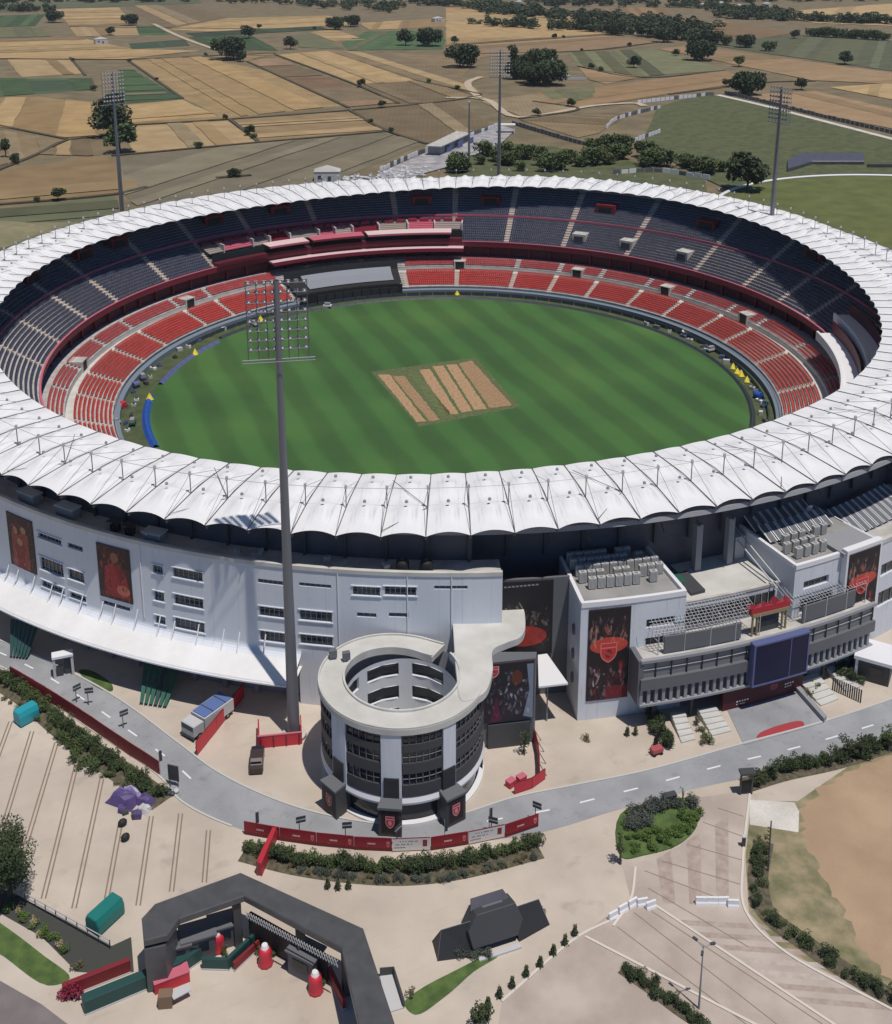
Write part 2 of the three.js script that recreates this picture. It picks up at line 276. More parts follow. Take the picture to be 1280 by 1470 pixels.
// fields beyond the stadium: every plot is its own sheet of stubble, soil or crop
const crop = {};
function cropMat(key, a, b, furrow, ang, z) {
  return crop[key] ??= tmat(texture(512, 110, (u, v) => {
    const k = tileNoise(u, v, 7, z, 5), s = Math.sin((Math.cos(ang) * Math.round(u * 0 + 1) * u + Math.sin(ang) * v) * Math.PI * 2 * 44 + k * 5) * furrow, t = Math.max(0, Math.min(1, 0.5 + k * 1.4 + s)), g = 1 + (rnd() - 0.5) * 0.16;
    return a.map((q, i) => (q + (b[i] - q) * t) * g);
  }), 0.95);
}
const crops = {
  tan: () => cropMat('tan', [0.30, 0.20, 0.085], [0.42, 0.295, 0.135], 0.12, 0, 50), tan2: () => cropMat('tan2', [0.26, 0.178, 0.08], [0.355, 0.25, 0.122], 0.14, Math.PI / 2, 51),
  brown: () => cropMat('brown', [0.18, 0.132, 0.068], [0.25, 0.187, 0.1], 0.16, 0, 52), grey: () => cropMat('grey', [0.138, 0.118, 0.07], [0.2, 0.167, 0.102], 0.14, Math.PI / 2, 53),
  furrow: () => cropMat('furrow', [0.13, 0.08, 0.045], [0.35, 0.225, 0.12], 0.8, Math.PI / 2, 54), rust: () => cropMat('rust', [0.225, 0.145, 0.068], [0.30, 0.2, 0.1], 0.12, 0, 55),
  green: () => cropMat('green', [0.038, 0.08, 0.022], [0.07, 0.115, 0.04], 0.2, 0, 56), dark: () => cropMat('dark', [0.03, 0.055, 0.026], [0.05, 0.08, 0.036], 0.2, 0, 57), olive: () => cropMat('olive', [0.11, 0.115, 0.05], [0.165, 0.16, 0.075], 0.16, 0, 58), moss: () => cropMat('moss', [0.085, 0.095, 0.045], [0.125, 0.13, 0.065], 0.16, Math.PI / 2, 59),
};
const plots = [
  ['tan', [[-266.44,-719.65], [-214.35,-754.52], [-126.5,-623.38], [-61.02,-456.17], [-126.2,-403.02], [-168.78,-487.68]]], ['furrow', [[-164.45,-708.55], [-146.34,-742.63], [-30.66,-465.35], [-59.43,-447.23]]], ['tan', [[-149.82,-766.7], [-107.92,-805.04], [-22.89,-579.88], [-63.52,-555.76]]],
  ['brown', [[-63.52,-555.76], [-21.89,-579.88], [22.37,-504.48], [-0.4,-468.45], [-29.67,-462.26]]], ['tan', [[-196.77,-456.17], [-167.33,-481.16], [-125.71,-400.44], [-174.96,-375.67]]], ['tan', [[-309.54,-481.16], [-263.28,-494.31], [-205.31,-456.17], [-174.79,-348.26], [-194.96,-337.52], [-274.14,-395.33]]],
  ['tan2', [[-178.09,-373.29], [-122.8,-395.33], [-94.81,-325.11], [-147.95,-294.38]]], ['tan2', [[-122.09,-397.88], [-58.01,-429.99], [-32.95,-359.39], [-94.11,-325.11]]], ['brown', [[-55.95,-429.99], [3.98,-474.75], [24.45,-380.47], [-0.4,-331.25], [-10.85,-323.09], [-31.95,-361.67]]],
  ['grey', [[-153.27,-283.66], [-93.48,-321.09], [-31.5,-352.67], [-11.48,-319.09], [-42.59,-243.07], [-82.9,-183.29], [-113.23,-171.85], [-134.16,-214.65]]], ['tan2', [[-208.28,-235.66], [-167.91,-283.66], [-158.15,-283.66], [-126.32,-217.35], [-133.73,-208.04], [-184.3,-177.5]]], ['brown', [[-268.01,-380.47], [-192.95,-331.25], [-194.15,-288.97], [-208.28,-235.66]]],
  ['brown', [[-193.12,-290.76], [-190.53,-329.19], [-173.54,-337.52], [-159.04,-292.56], [-168.98,-287.19]]], ['moss', [[-172.9,-175.22], [-131.93,-201.6], [-119.68,-164.19], [-131.45,-136.02], [-150.67,-118.05]]], ['green', [[-355.45,-592.48], [-259.08,-592.48], [-238.21,-529.3], [-288,-494.31], [-312.22,-487.68]]], ['dark', [[-298.82,-575.76], [-257.8,-588.24], [-239.31,-532.97], [-276.24,-518.47]]],
  ['green', [[-253.84,-646.85], [-241.98,-646.85], [-168.22,-481.16], [-201.88,-459.21]]], ['dark', [[-219.41,-529.3], [-192.51,-536.68], [-170.57,-487.68], [-201.85,-465.35]]], ['tan2', [[-369.24,-725.3], [-322.07,-742.63], [-273.62,-623.38], [-312.89,-601.09]]], ['tan', [[-484.99,-906.58], [-380.13,-947.66], [-288.56,-818.45], [-221.76,-805.04], [-271.26,-731.01], [-412.58,-731.01]]],
  ['green', [[-629.52,-1257.01], [-535.97,-1312.47], [-476.38,-1100.86], [-552.09,-1069.26]]], ['olive', [[-547.88,-1059.05], [-468.66,-1090.17], [-408.06,-956.22], [-491.63,-922.67]]], ['tan', [[-557.44,-1419.91], [-481.94,-1470.56], [-375.24,-1145.39], [-436.04,-1100.86]]], ['brown', [[-486.55,-1506.05], [-395.28,-1543.02], [-281.04,-1243.74], [-319.59,-1069.26]]], ['tan2', [[-432.64,-1090.17], [-359.4,-1100.86], [-322.41,-973.72], [-382.81,-956.22]]],
  ['green', [[-359.4,-1100.86], [-333.79,-1111.73], [-291.55,-982.65], [-322.41,-973.72]]], ['dark', [[-307.1,-875.66], [-263.56,-922.67], [-243.65,-853.51], [-288.56,-818.45]]], ['green', [[-265.5,-947.66], [-205.31,-973.72], [-152.19,-805.04], [-210.4,-811.7]]], ['dark', [[-280.85,-1000.92], [-145.61,-1100.86], [-132.35,-1049], [-258.33,-947.66]]], ['tan', [[-310.87,-1049], [-278.62,-1230.71], [-155.91,-1284.24], [-99.55,-1133.99], [-258.44,-1019.72]]],
  ['olive', [[-161.4,-973.72], [-147.3,-1010.25], [-93.25,-818.45], [-136.58,-832.21]]], ['tan', [[-147.3,-1010.25], [-124.59,-1049], [-80.55,-914.57], [-109.69,-890.91]]], ['green', [[-102.18,-883.23], [-87.68,-1019.72], [-38.92,-1039.09], [-0.4,-930.89], [-3.6,-818.45], [-88.94,-805.04]]], ['tan', [[-104.52,-1145.39], [-0.4,-1243.74], [-0.4,-1090.17], [-85.14,-1039.09]]], ['tan2', [[-204.11,-748.54], [-151.62,-779.17], [-165.37,-714.07]]],
  ['moss', [[-747.48,-1543.02], [-429.29,-1753.65], [-381.89,-1581.56], [-652.4,-1312.47]]], ['brown', [[-107.92,-805.04], [29.38,-742.63], [9.74,-592.48], [22.57,-511.41], [-22,-584.04]]],
  ['tan', [[-0.4,-1470.56], [125.06,-1506.05], [170.36,-1180.74], [166.65,-991.72], [-0.4,-860.8]]], ['rust', [[-0.4,-853.51], [169.13,-982.65], [204.51,-890.91], [132.41,-805.04], [29.38,-742.63], [-0.4,-766.7]]], ['olive', [[108.27,-785.52], [191.71,-818.45], [204.51,-725.3], [215.3,-646.85], [143.04,-601.09], [104.83,-671.58]]], ['rust', [[104.26,-666.53], [142.33,-596.76], [111.81,-559.68], [102.56,-584.04]]],
  ['rust', [[102.06,-540.43], [214.17,-642.06], [226.19,-567.65], [145.32,-504.48], [79.06,-441.39], [54.1,-471.59], [59.33,-511.41]]], ['brown', [[21.4,-471.59], [56.77,-507.93], [78.41,-435.64], [43.45,-408.25]]], ['brown', [[40.66,-395.33], [111.15,-432.8], [80.1,-352.67], [67.43,-337.52]]], ['olive', [[62.19,-518.47], [102.54,-544.2], [94.04,-487.68], [67.9,-456.17]]],
  ['rust', [[194.54,-501.06], [246.43,-522.04], [272.82,-413.55], [246.66,-348.26], [212.71,-427.19]]], ['rust', [[194.91,-818.45], [230.95,-853.51], [347.95,-601.09], [328.23,-551.87], [261.99,-579.88], [222.08,-725.3]]], ['moss', [[238.66,-890.91], [400.52,-991.72], [457.96,-875.66], [353.26,-614.33], [279.03,-785.52]]], ['tan', [[435.99,-1341.75], [756.89,-1621.77], [543.9,-1090.17], [441.08,-1145.39]]], ['rust', [[259.81,-1111.73], [341.12,-1180.74], [370.82,-991.72], [308.37,-922.67]]], ['tan', [[261.7,-540.43], [337.81,-575.76], [289.89,-456.17]]], ['rust', [[210.54,-1436.46], [317.21,-1470.56], [296.91,-1284.24], [206.31,-1257.01]]],
];
// each plot is ploughed in strips of slightly different soil or stubble
function halfPlane(poly, nx, nz, d) { // keep points with n.p >= d
  const out = [];
  poly.forEach((a, i) => { const b = poly[(i + 1) % poly.length], fa = a[0] * nx + a[1] * nz - d, fb = b[0] * nx + b[1] * nz - d; if (fa >= 0) out.push(a); if (fa * fb < 0) { const t = fa / (fa - fb); out.push([a[0] + (b[0] - a[0]) * t, a[1] + (b[1] - a[1]) * t]); } });
  return out;
}
const shades = {};
function tone(k) { const i = Math.floor(rnd() * 6), key = k + i; return shades[key] ??= (() => { const m = crops[k]().clone(), f = [0.74, 0.86, 0.95, 1.02, 1.1, 1.2][i]; m.color.setRGB(f, f * [0.97, 1, 1.02][i % 3], f * [0.92, 1, 1.05][i % 3]); return m; })(); }
let layer = 0;
plots.forEach(([k, p], i) => {
  struct('field', sheet(wobble(p, 0.8), -0.4 + 0.006 * i), tone(k));
  const e = p.reduce((b, a, j) => { const q = p[(j + 1) % p.length], l = Math.hypot(q[0] - a[0], q[1] - a[1]); return l > b.l ? { l, a, q } : b; }, { l: 0 });
  let nx = -(e.q[1] - e.a[1]) / e.l, nz = (e.q[0] - e.a[0]) / e.l; if (i % 3 === 1) [nx, nz] = [nz, -nx];
  const ds = p.map(q => q[0] * nx + q[1] * nz), lo = Math.min(...ds), hi = Math.max(...ds);
  for (let d = lo + rr(4, 18); d < hi - 5;) { const w = rr(5, Math.max(10, (hi - lo) * 0.24)); if (rnd() < 0.62) { let s = halfPlane(p, nx, nz, d); s = halfPlane(s, -nx, -nz, -(d + w)); if (s.length > 2) struct('field_strip', sheet(wobble(s, 0.6), -0.04 + 0.0004 * (layer++)), tone(rnd() < 0.85 ? k : { tan: 'tan2', tan2: 'brown', brown: 'tan2', grey: 'brown', furrow: 'brown', rust: 'tan2', green: 'olive', dark: 'green', olive: 'moss', moss: 'olive' }[k])); } d += w + rr(0, 14); }
});
const bundLines = [[[-173.57,-343.92], [-191.18,-331.25], [-193.75,-292.56], [-200.6,-231.31]], [[-266.32,-395.33], [-193.61,-333.32]], [[-157.52,-287.19], [-147.47,-292.56], [-94.49,-323.09], [-31.73,-357.13]], [[-178.75,-375.67], [-124.05,-397.88], [-58.24,-432.8], [-0.4,-471.59], [22.17,-497.67]], [[-122.09,-397.88], [-93.8,-323.09]], [[-58.47,-435.64], [-31.84,-359.39], [-10.09,-319.09]], [[-266.44,-719.65], [-168.06,-484.4]], [[-180.89,-182.12], [-132.65,-204.15], [-123.46,-217.35]], [[-149.82,-766.7], [-63.52,-555.76], [-29.67,-462.26]], [[-164.45,-708.55], [-59.19,-444.3]], [[-322.07,-742.63], [-268.44,-609.87]], [[-21.89,-579.88], [22.37,-504.48]], [[-0.4,-766.7], [132.41,-805.04], [203.16,-883.23]], [[54.1,-471.59], [78.73,-438.5], [40.98,-400.44]], [[104.83,-671.58], [142.33,-596.76], [214.17,-642.06]], [[-259.08,-592.48], [-235.58,-522.04]], [[-0.4,-846.32], [167.92,-973.72]], [[-432.64,-1090.17], [-315.65,-1069.26], [-132.35,-1049]], [[145.32,-504.48], [226.19,-567.65], [263.2,-575.76]], [[-98.4,-235.66], [-84.53,-241.57]], [[-377.25,-731.01], [-269.71,-725.3], [-205.31,-754.52], [-151.62,-779.17]]];
bundLines.forEach((l, i) => struct('field_bund', ribbon(smooth(l, 24), 2.2, -0.36 + i * 0.004, 0.55), G.bund));
[[[-347.43,-1133.99], [-269.35,-939.22], [-207.84,-805.04]], [[-0.4,-487.68], [21.78,-484.4], [41.3,-405.62], [91,-453.17], [116.69,-462.26], [120.26,-450.19]], [[20.8,-481.16], [15.36,-567.65], [25.21,-601.09]]].forEach(l => struct('dirt_track', ribbon(smooth(l, 30), 5, 0.06), G.path));
struct('practice_ground', sheet(smooth([[113.66,-387.82], [134.07,-456.17], [175.63,-497.67], [206.1,-405.62], [231.39,-301.76], [167.92,-145.65], [127.05,-155.75], [120.93,-189.23], [109.48,-235.66], [100.32,-321.09]], 70, true), -0.02), G.dullGrass);
struct('access_lane', ribbon(smooth([[176.41,-501.06], [191.71,-456.17], [206.1,-405.62], [233.69,-307.42]], 40), 4.2, 0.03), G.whitePath);
{ // second, smaller cricket oval with a white boundary
  const c = [164.53,-155.75], R = 78;
  struct('second_oval', sheet(circle(R, 90, c[0] + 12, c[1] - 6), 0.03), tmat(texture(512, 60, mottle([0.085, 0.105, 0.022], [0.13, 0.145, 0.035], 7, 61, 0.1)), 0.95));
  const o = struct('boundary_rope', new THREE.TorusGeometry(R, 0.8, 8, 120).rotateX(Math.PI / 2).scale(1, 0.6, 1).translate(c[0] + 12, 0.3, c[1] - 6), M.white);
}
struct('service_yard', sheet([[-30.53,-243.07], [-7.12,-301.76], [29.96,-375.67], [36.72,-361.67], [27.38,-321.09], [-0.4,-258.57], [-23.69,-225.63]], 0.02), tmat(texture(256, 40, mottle([0.2, 0.205, 0.23], [0.44, 0.42, 0.4], 7, 62, 0.1)), 0.95));
struct('rough_grass', sheet([[-0.4,-258.57], [27.38,-321.09], [50.83,-311.26], [82.85,-275.03], [111.1,-243.07], [99.43,-177.5], [-0.4,-155.75]], -0.01), G.dullGrass);

// ---------- playing field ----------
const pitchDir = Math.atan2(10.3, 26.2);
{
  const n = 1024, S = 150, ca = Math.cos(pitchDir), sa = Math.sin(pitchDir);
  const grass = texture(n, S, (u, v) => {
    const x = (u - 0.5) * S, z = -(v - 0.5) * S, across = x * ca - z * sa + fbm(x * 0.05, z * 0.05, 3, 2) * 1.4, along = x * sa + z * ca + fbm(x * 0.06, z * 0.06, 9, 2) * 1.2;
    const t = Math.tanh(Math.sin(across * Math.PI * 2 / 10) * 2.4) * 0.5 + Math.tanh(Math.sin(along * Math.PI * 2 / 30) * 2) * 0.12, w = fbm(x * 0.03, z * 0.03, 5, 5), k = 1 + 0.34 * t + w * 0.34 + (rnd() - 0.5) * 0.16, y = Math.max(0, w * 1.3);
    return [(0.040 + y * 0.022) * k, (0.117 + y * 0.012) * k, 0.023 * k];
  });
  grass.offset.set(0.5, 0.5);
  struct('outfield_grass', sheet(circle(66.5, 120), 0.02), tmat(grass, 0.9));
  struct('field_apron', sheet(circle(72.2, 120), 0.008), tmat(texture(512, 26, mottle([0.045, 0.07, 0.022], [0.085, 0.105, 0.04], 9, 63, 0.15)), 0.95));
  const clayA = tmat(texture(256, 5, mottle([0.33, 0.20, 0.10], [0.46, 0.30, 0.17], 7, 64, 0.1)), 0.95), clayB = tmat(texture(256, 5, mottle([0.25, 0.155, 0.078], [0.39, 0.25, 0.135], 9, 65, 0.12)), 0.95), wornGreen = tmat(texture(256, 6, mottle([0.06, 0.11, 0.03], [0.16, 0.17, 0.07], 8, 66, 0.1)), 0.95);
  const strips = [[542,538,559,538,611,605,598,606], [563,540,580,540,631,603,616,605], [584,535,598,533,650,598,636,602], [601,531,617,530,658,594,642,596], [620,526,636,525,678,590,662,592], [640,524,655,523,699,587,681,589], [658,522,678,518,735,582,703,586]];
  const P = [[[-16.39,-8.51], [-13.61,-8.51], [-4.68,18.18], [-6.58,18.54]], [[-12.92,-7.64], [-10.16,-7.64], [-1.73,17.46], [-3.94,18.18]], [[-9.58,-9.84], [-7.31,-10.74], [1.09,15.63], [-0.99,17.09]], [[-6.83,-11.64], [-4.2,-12.09], [2.3,14.16], [-0.1,14.9]], [[-3.73,-13.91], [-1.07,-14.37], [5.33,12.66], [2.91,13.41]], [[-0.4,-14.83], [2.11,-15.29], [8.53,11.53], [5.79,12.28]], [[2.61,-15.75], [5.84,-17.62], [14.08,9.62], [9.15,11.15]]];
  const ragged = (p) => p.flatMap((a, i) => { const b = p[(i + 1) % p.length], n = Math.max(2, Math.round(Math.hypot(b[0] - a[0], b[1] - a[1]) / 0.7)); return Array.from({ length: n }, (_, k) => [a[0] + (b[0] - a[0]) * k / n + rr(-0.13, 0.13), a[1] + (b[1] - a[1]) * k / n + rr(-0.16, 0.16)]); });
  struct('worn_square', sheet(ragged([[-18.13,-10.29], [6.74,-20], [16.02,10.38], [-5.94,21.03]]), 0.024), tmat(texture(256, 7, mottle([0.045, 0.10, 0.026], [0.15, 0.15, 0.065], 9, 67, 0.14)), 0.95));
  P.forEach((p, i) => struct('pitch_strip', prism(ragged(p), 0.0, 0.05), i === 2 ? wornGreen : i === 1 || i === 6 ? clayB : clayA));
}

// ---------- the stadium bowl ----------
const stadium = thing('stadium', 'round cricket stadium with white tent roof and red and navy seat tiers', 'stadium');
const LOW0 = 73, LOWY = 1.9, UP0 = 86.8, UPY = 11.3;
const lowerRows = 9, rowD = 0.86, lowRise = 0.27, upRows = 23, upD = 0.88, upRise = 0.54;
const stepProfile = (r, y, n, d, h) => { const p = [[r, y]]; for (let i = 0; i < n; i++) p.push([r + i * d, y + (i + 1) * h - (i ? 0 : 0)], [r + (i + 1) * d, y + (i + 1) * h]); return p; };
const jitter = (c, a) => { const k = 1 + (rnd() - 0.5) * a; return c.map(q => q * k); };
// a block of single seats, row by row
function seatBlock(th0, th1, r0, y0, n, d, rise, colour, fade) {
  const P = [], C = [];
  const quad = (a, b, c, e, col) => { for (const p of [a, b, c, a, c, e]) { P.push(...p); C.push(...col); } };
  for (let i = 0; i < n; i++) {
    const r = r0 + i * d, y = y0 + (i + 1) * rise, span = (th1 - th0) * D * r, m = Math.max(1, Math.floor(span / 0.56));
    for (let s = 0; s < m; s++) {
      const a = th0 + (th1 - th0) * (s + 0.06) / m, b = th0 + (th1 - th0) * (s + 0.94) / m, col = jitter(colour, 0.3);
      const rf = r + 0.28, rm = r + 0.62, rb = r + 0.74;
      quad(pt(a, rf, y + 0.36), pt(b, rf, y + 0.36), pt(b, rf, y + 0.44), pt(a, rf, y + 0.44), col);
      quad(pt(a, rf, y + 0.44), pt(b, rf, y + 0.44), pt(b, rm, y + 0.40), pt(a, rm, y + 0.40), col);
      quad(pt(a, rm, y + 0.40), pt(b, rm, y + 0.40), pt(b, rb, y + 0.84), pt(a, rb, y + 0.84), col);
    }
  }
  const g = new THREE.BufferGeometry(); g.setAttribute('position', new THREE.Float32BufferAttribute(P, 3)); g.setAttribute('color', new THREE.Float32BufferAttribute(C, 3)); g.computeVertexNormals(); return g;
}
// lower stand
{
  const lo = group('lower_stand', stadium);
  obj('terrace', sweep(stepProfile(LOW0, LOWY - lowRise, lowerRows, rowD, lowRise), -180, 180, 180), M.tread, lo);
  const cr = LOW0 + lowerRows * rowD, cy = LOWY + (lowerRows - 1) * lowRise;
  obj('concourse', sweep([[cr, cy], [cr + 1.6, cy], [cr + 1.6, cy + 0.9]], -180, 180, 180), M.slab, lo);
  obj('rear_terrace', sweep([[cr + 1.6, cy + 0.9], ...stepProfile(cr + 1.6, cy + 0.9, 5, 0.84, 0.32), [91, cy + 2.5]], -180, 180, 180), M.tread, lo);
  obj('front_wall', sweep([[71.7, 0], [71.7, 1.15], [72.9, 1.35], [72.9, LOWY - lowRise]], -180, 180, 180), mat([0.17, 0.21, 0.25], 0.7), lo);
  obj('front_rail', [sweep([[72.6, 2.2], [72.66, 2.28], [72.72, 2.2]], -180, 180, 180)], M.paleSteel, lo);
  const aisles = [-9.14, 2.07, 14.32, 23.09, 31.84, 41.91, 51.31, 61.49, 69.74, 81.97, 95.77, -50.72, -58.52, -71.45, -80.3, -91.26, -99.69].sort((a, b) => a - b);
  for (let t = aisles[aisles.length - 1] + 10; t < 180; t += 10) aisles.push(t);
  for (let t = aisles[0] - 10; t > -180; t -= 10) aisles.push(t);
  aisles.sort((a, b) => a - b);
  const sight = [-34.71, -10.38];
  for (let i = 0; i + 1 < aisles.length; i++) {
    const a = aisles[i] + 0.5, b = aisles[i + 1] - 0.5;
    if (b - a < 1) continue;
    const inSight = (a + b) / 2 > sight[0] && (a + b) / 2 < sight[1], big = b - a > 20;
    if (!inSight || big) {
      const s = obj('seat_block', seatBlock(a, big ? sight[0] - 1 : b, LOW0, LOWY - lowRise, lowerRows, rowD, lowRise, [0.46, 0.045, 0.035]), M.redSeat, lo); s.userData.kind = 'stuff';
      const s2 = obj('rear_seat_block', seatBlock(a, big ? sight[0] - 1 : b, cr + 1.6, cy + 0.9, 4, 0.84, 0.32, [0.42, 0.07, 0.07]), M.redSeat, lo); s2.userData.kind = 'stuff';
    }
  }
  for (const t of aisles) {
    const st = [];
    for (let i = 0; i < lowerRows; i++) st.push(sector(t - 0.42, t + 0.42, LOW0 + i * rowD - 0.05, LOW0 + i * rowD + 0.42, LOWY + (i - 1) * lowRise, LOWY + (i - 0.5) * lowRise, 1), sector(t - 0.42, t + 0.42, LOW0 + i * rowD + 0.42, LOW0 + (i + 1) * rowD - 0.05, LOWY + (i - 1) * lowRise, LOWY + i * lowRise + 0.06, 1));
    obj('aisle', st, M.aisle, lo);
  }
  // entrances with pale frames in the concourse wall
  for (const t of [2.55, 26.89, 46.31, -55.85, -89.33, 65.9]) {
    const v = obj('entrance', sector(t - 0.9, t + 0.9, cr + 1.5, cr + 4.6, cy - 0.1, cy + 2.2), M.black, lo);
    obj('frame', [sector(t - 1.2, t - 0.9, cr + 1.4, cr + 4.7, cy, cy + 2.4), sector(t + 0.9, t + 1.2, cr + 1.4, cr + 4.7, cy, cy + 2.4), sector(t - 1.2, t + 1.2, cr + 1.4, cr + 4.7, cy + 2.4, cy + 2.6)], M.concrete, v);
  }
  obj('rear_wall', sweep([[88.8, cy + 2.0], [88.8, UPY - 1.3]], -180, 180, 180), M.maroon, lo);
  for (let i = 0; i < 90; i++) obj('rear_pillar', sector(i * 4 - 0.14, i * 4 + 0.14, 88.2, 88.75, cy + 2, UPY - 1.2, 1), M.deepRed, lo);
}
// upper stand
{
  const up = group('upper_stand', stadium);
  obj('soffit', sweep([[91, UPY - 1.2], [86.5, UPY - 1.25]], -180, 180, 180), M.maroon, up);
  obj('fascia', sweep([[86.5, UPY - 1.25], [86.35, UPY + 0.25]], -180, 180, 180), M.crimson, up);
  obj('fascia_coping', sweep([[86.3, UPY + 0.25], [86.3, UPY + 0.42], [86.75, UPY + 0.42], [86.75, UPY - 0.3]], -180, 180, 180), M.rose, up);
  // the pavilion sector has a shorter rake so that its roofs reach further in
  const sectors = [[-181, 138, upRows, 107.3], [138, 179, 18, 103.3]];
  for (const [a, b, n, rw] of sectors) {
    const top = UP0 + n * upD, ty = UPY + (n - 1) * upRise;
    obj('terrace', sweep(stepProfile(UP0, UPY - upRise, n, upD, upRise), a, b, Math.ceil((b - a) / 2)), M.tread, up);
    obj('back_wall', sweep([[top, ty], [rw, ty], [rw, 25.6]], a, b, Math.ceil((b - a) / 2)), M.grey, up);
  }
  const aisles = [-57.83, -70.54, -79.72, -90.22, -99.87, 11.56, 22.8, 35.62, 50.37, 61.61, 70.72, 79.08, 1.39, -9.32, -24.09, -36.48, -47.17];
  for (let t = 92; t < 175; t += 9) aisles.push(t);
  for (let t = -118; t > -178; t -= 9) aisles.push(t);
  aisles.sort((a, b) => a - b);
  for (let i = 0; i + 1 < aisles.length; i++) {
    const a = aisles[i] + 0.5, b = aisles[i + 1] - 0.5; if (b - a < 1) continue;
    const s = obj('seat_block', seatBlock(a, b, UP0, UPY - upRise, a > 130 && a < 179 ? 18 : upRows, upD, upRise, [0.05, 0.057, 0.098]), M.seat, up); s.userData.kind = 'stuff';
  }
  for (const t of aisles) {
    const st = [];
    for (let i = 0; i < (t > 137 && t < 180 ? 18 : upRows); i++) st.push(sector(t - 0.4, t + 0.4, UP0 + i * upD - 0.04, UP0 + i * upD + 0.44, UPY + (i - 1) * upRise, UPY + (i - 0.5) * upRise, 1), sector(t - 0.4, t + 0.4, UP0 + i * upD + 0.44, UP0 + (i + 1) * upD - 0.05, UPY + (i - 1) * upRise, UPY + i * upRise + 0.05, 1));
    obj('aisle', st, M.aisle, up);
  }
  // mid-tier walkway rail and red entrance hoods set into the seats
  obj('mid_rail', sweep([[95.95, UPY + 5.6], [95.95, UPY + 6.35], [96.12, UPY + 6.35], [96.12, UPY + 5.6]], -180, 180, 180), M.rose, up);
  for (const t of [-59.81, -41.53, -29.46, -4.48, 7.55, 27.87, 46.16, 67.68, 83.59, -67.12, -79.16]) {
    const v = obj('entrance_hood', sector(t - 1.7, t + 1.7, 100.4, 103.6, UPY + 7.6, UPY + 10.8), M.deepRed, up);
    obj('doorway', sector(t - 1.1, t + 1.1, 100.2, 100.45, UPY + 8.2, UPY + 10.2), M.black, v);
  }
  for (const t of [25.39, 34.76, 46.24]) {
    const v = obj('stair_hood', sector(t - 1.3, t + 1.3, 89.4, 93, UPY + 0.8, UPY + 3.9), M.concrete, up);
    obj('doorway', sector(t - 0.85, t + 0.85, 89.2, 89.45, UPY + 1.1, UPY + 3.3), M.charcoal, v);
  }
}
// hospitality boxes with rose and white awnings on the far side, left of the middle
{
  const hb = group('hospitality_boxes', stadium);
  const a0 = -47.05, a1 = 2.92;
  const seg = [[-36.15, -27.89, 'white'], [-27.06, -16.63, 'rose'], [-15.91, 0.78, 'white']];
  for (const [a, b, k] of seg) {
    const v = obj('awning', sector(a, b, 84.8, 89.5, UPY + 3.25, UPY + 3.5), k === 'white' ? mat([0.72, 0.55, 0.54], 0.6) : M.rose, hb);
    obj('valance', sector(a, b, 84.65, 84.82, UPY + 2.95, UPY + 3.48), k === 'white' ? M.rose : M.crimson, v);
  }
  obj('box_front', sector(a0, a1, 86.0, 89.6, UPY + 0.3, UPY + 1.2), M.maroon, hb);
  obj('box_glass', sector(a0, a1, 88.2, 88.5, UPY + 1.2, UPY + 3.2), M.glass, hb);
  const deckM = [mat([0.33, 0.29, 0.24], 0.85), M.rose, mat([0.36, 0.3, 0.27], 0.85), M.crimson];
  for (let t = a0, i = 0; t < a1; i++) { const e = Math.min(a1, t + rr(3.2, 6.5)); obj('terrace_deck', sweep(stepProfile(89.5, UPY + 3.0 + rr(-0.3, 0.3), 6, 0.95, 0.3), t, e - 0.25, 3), deckM[i % 4], hb); obj('deck_divider', sector(e - 0.25, e, 89.3, 95.6, UPY + 2.6, UPY + 5.2, 1), M.paleGrey, hb); t = e; }
  const back = [];
  for (let t = a0; t < a1 - 1.2; t += 2.2) back.push(sector(t + 0.2, t + 1.8, 93.4, 95.4, UPY + 4.6, UPY + 5.5));
  obj('planter_wall', back, M.crimson, hb);
  obj('lower_canopy', sector(-36, 3.23, 83.4, 86.3, UPY - 1.5, UPY - 1.0), mat([0.68, 0.5, 0.5], 0.6), hb);
  obj('canopy_edge', sector(-36, 3.23, 83.2, 83.42, UPY - 2.0, UPY - 0.98), M.crimson, hb);
  // white balconies on the right
  for (const [a, b, r, y] of [[87.98, 109.99, 83.8, UPY + 0.6], [86.24, 105.18, 88.5, UPY + 4.0]]) {
    const v = obj('balcony', sector(a, b + 10, r, r + 3.4, y, y + 0.4), M.white, hb);
    obj('parapet', sector(a, b + 10, r - 0.25, r + 0.25, y - 1.1, y + 0.9), M.white, v);
    obj('rear_glazing', sector(a, b + 10, r + 3.4, r + 3.6, y + 0.4, y + 3.2), M.maroon, v);
  }
}
// sight screen: black panels over the lower stand with a grey tarpaulin
{
  const a = -34.71, b = -10.38, t = thing('sight_screen', 'long black sight screen with grey tarpaulin covering the lower stand', 'screen');
  obj('black_cover', [sweep([[72.6, 3.2], [80.8, 5.2], [81.5, 7.6]], a, b, 24), sector(a, b, 71.2, 71.5, 0.1, 3.4)], M.black, t);
  obj('tarpaulin', sweep([[74.2, 3.85], [78.6, 4.95], [80.4, 6.1]], a + 3.5, b - 1.6, 20), mat([0.23, 0.25, 0.28], 0.7), t);
  const pan = [];
  for (let i = 0; i < 9; i++) pan.push(sector(a + 4 + i * (b - a - 5) / 9, a + 3.8 + (i + 1) * (b - a - 5) / 9, 70.6, 70.85, 0.3, 2.8));
  for (const p of pan) obj('screen_panel', p, M.dark, t);
}

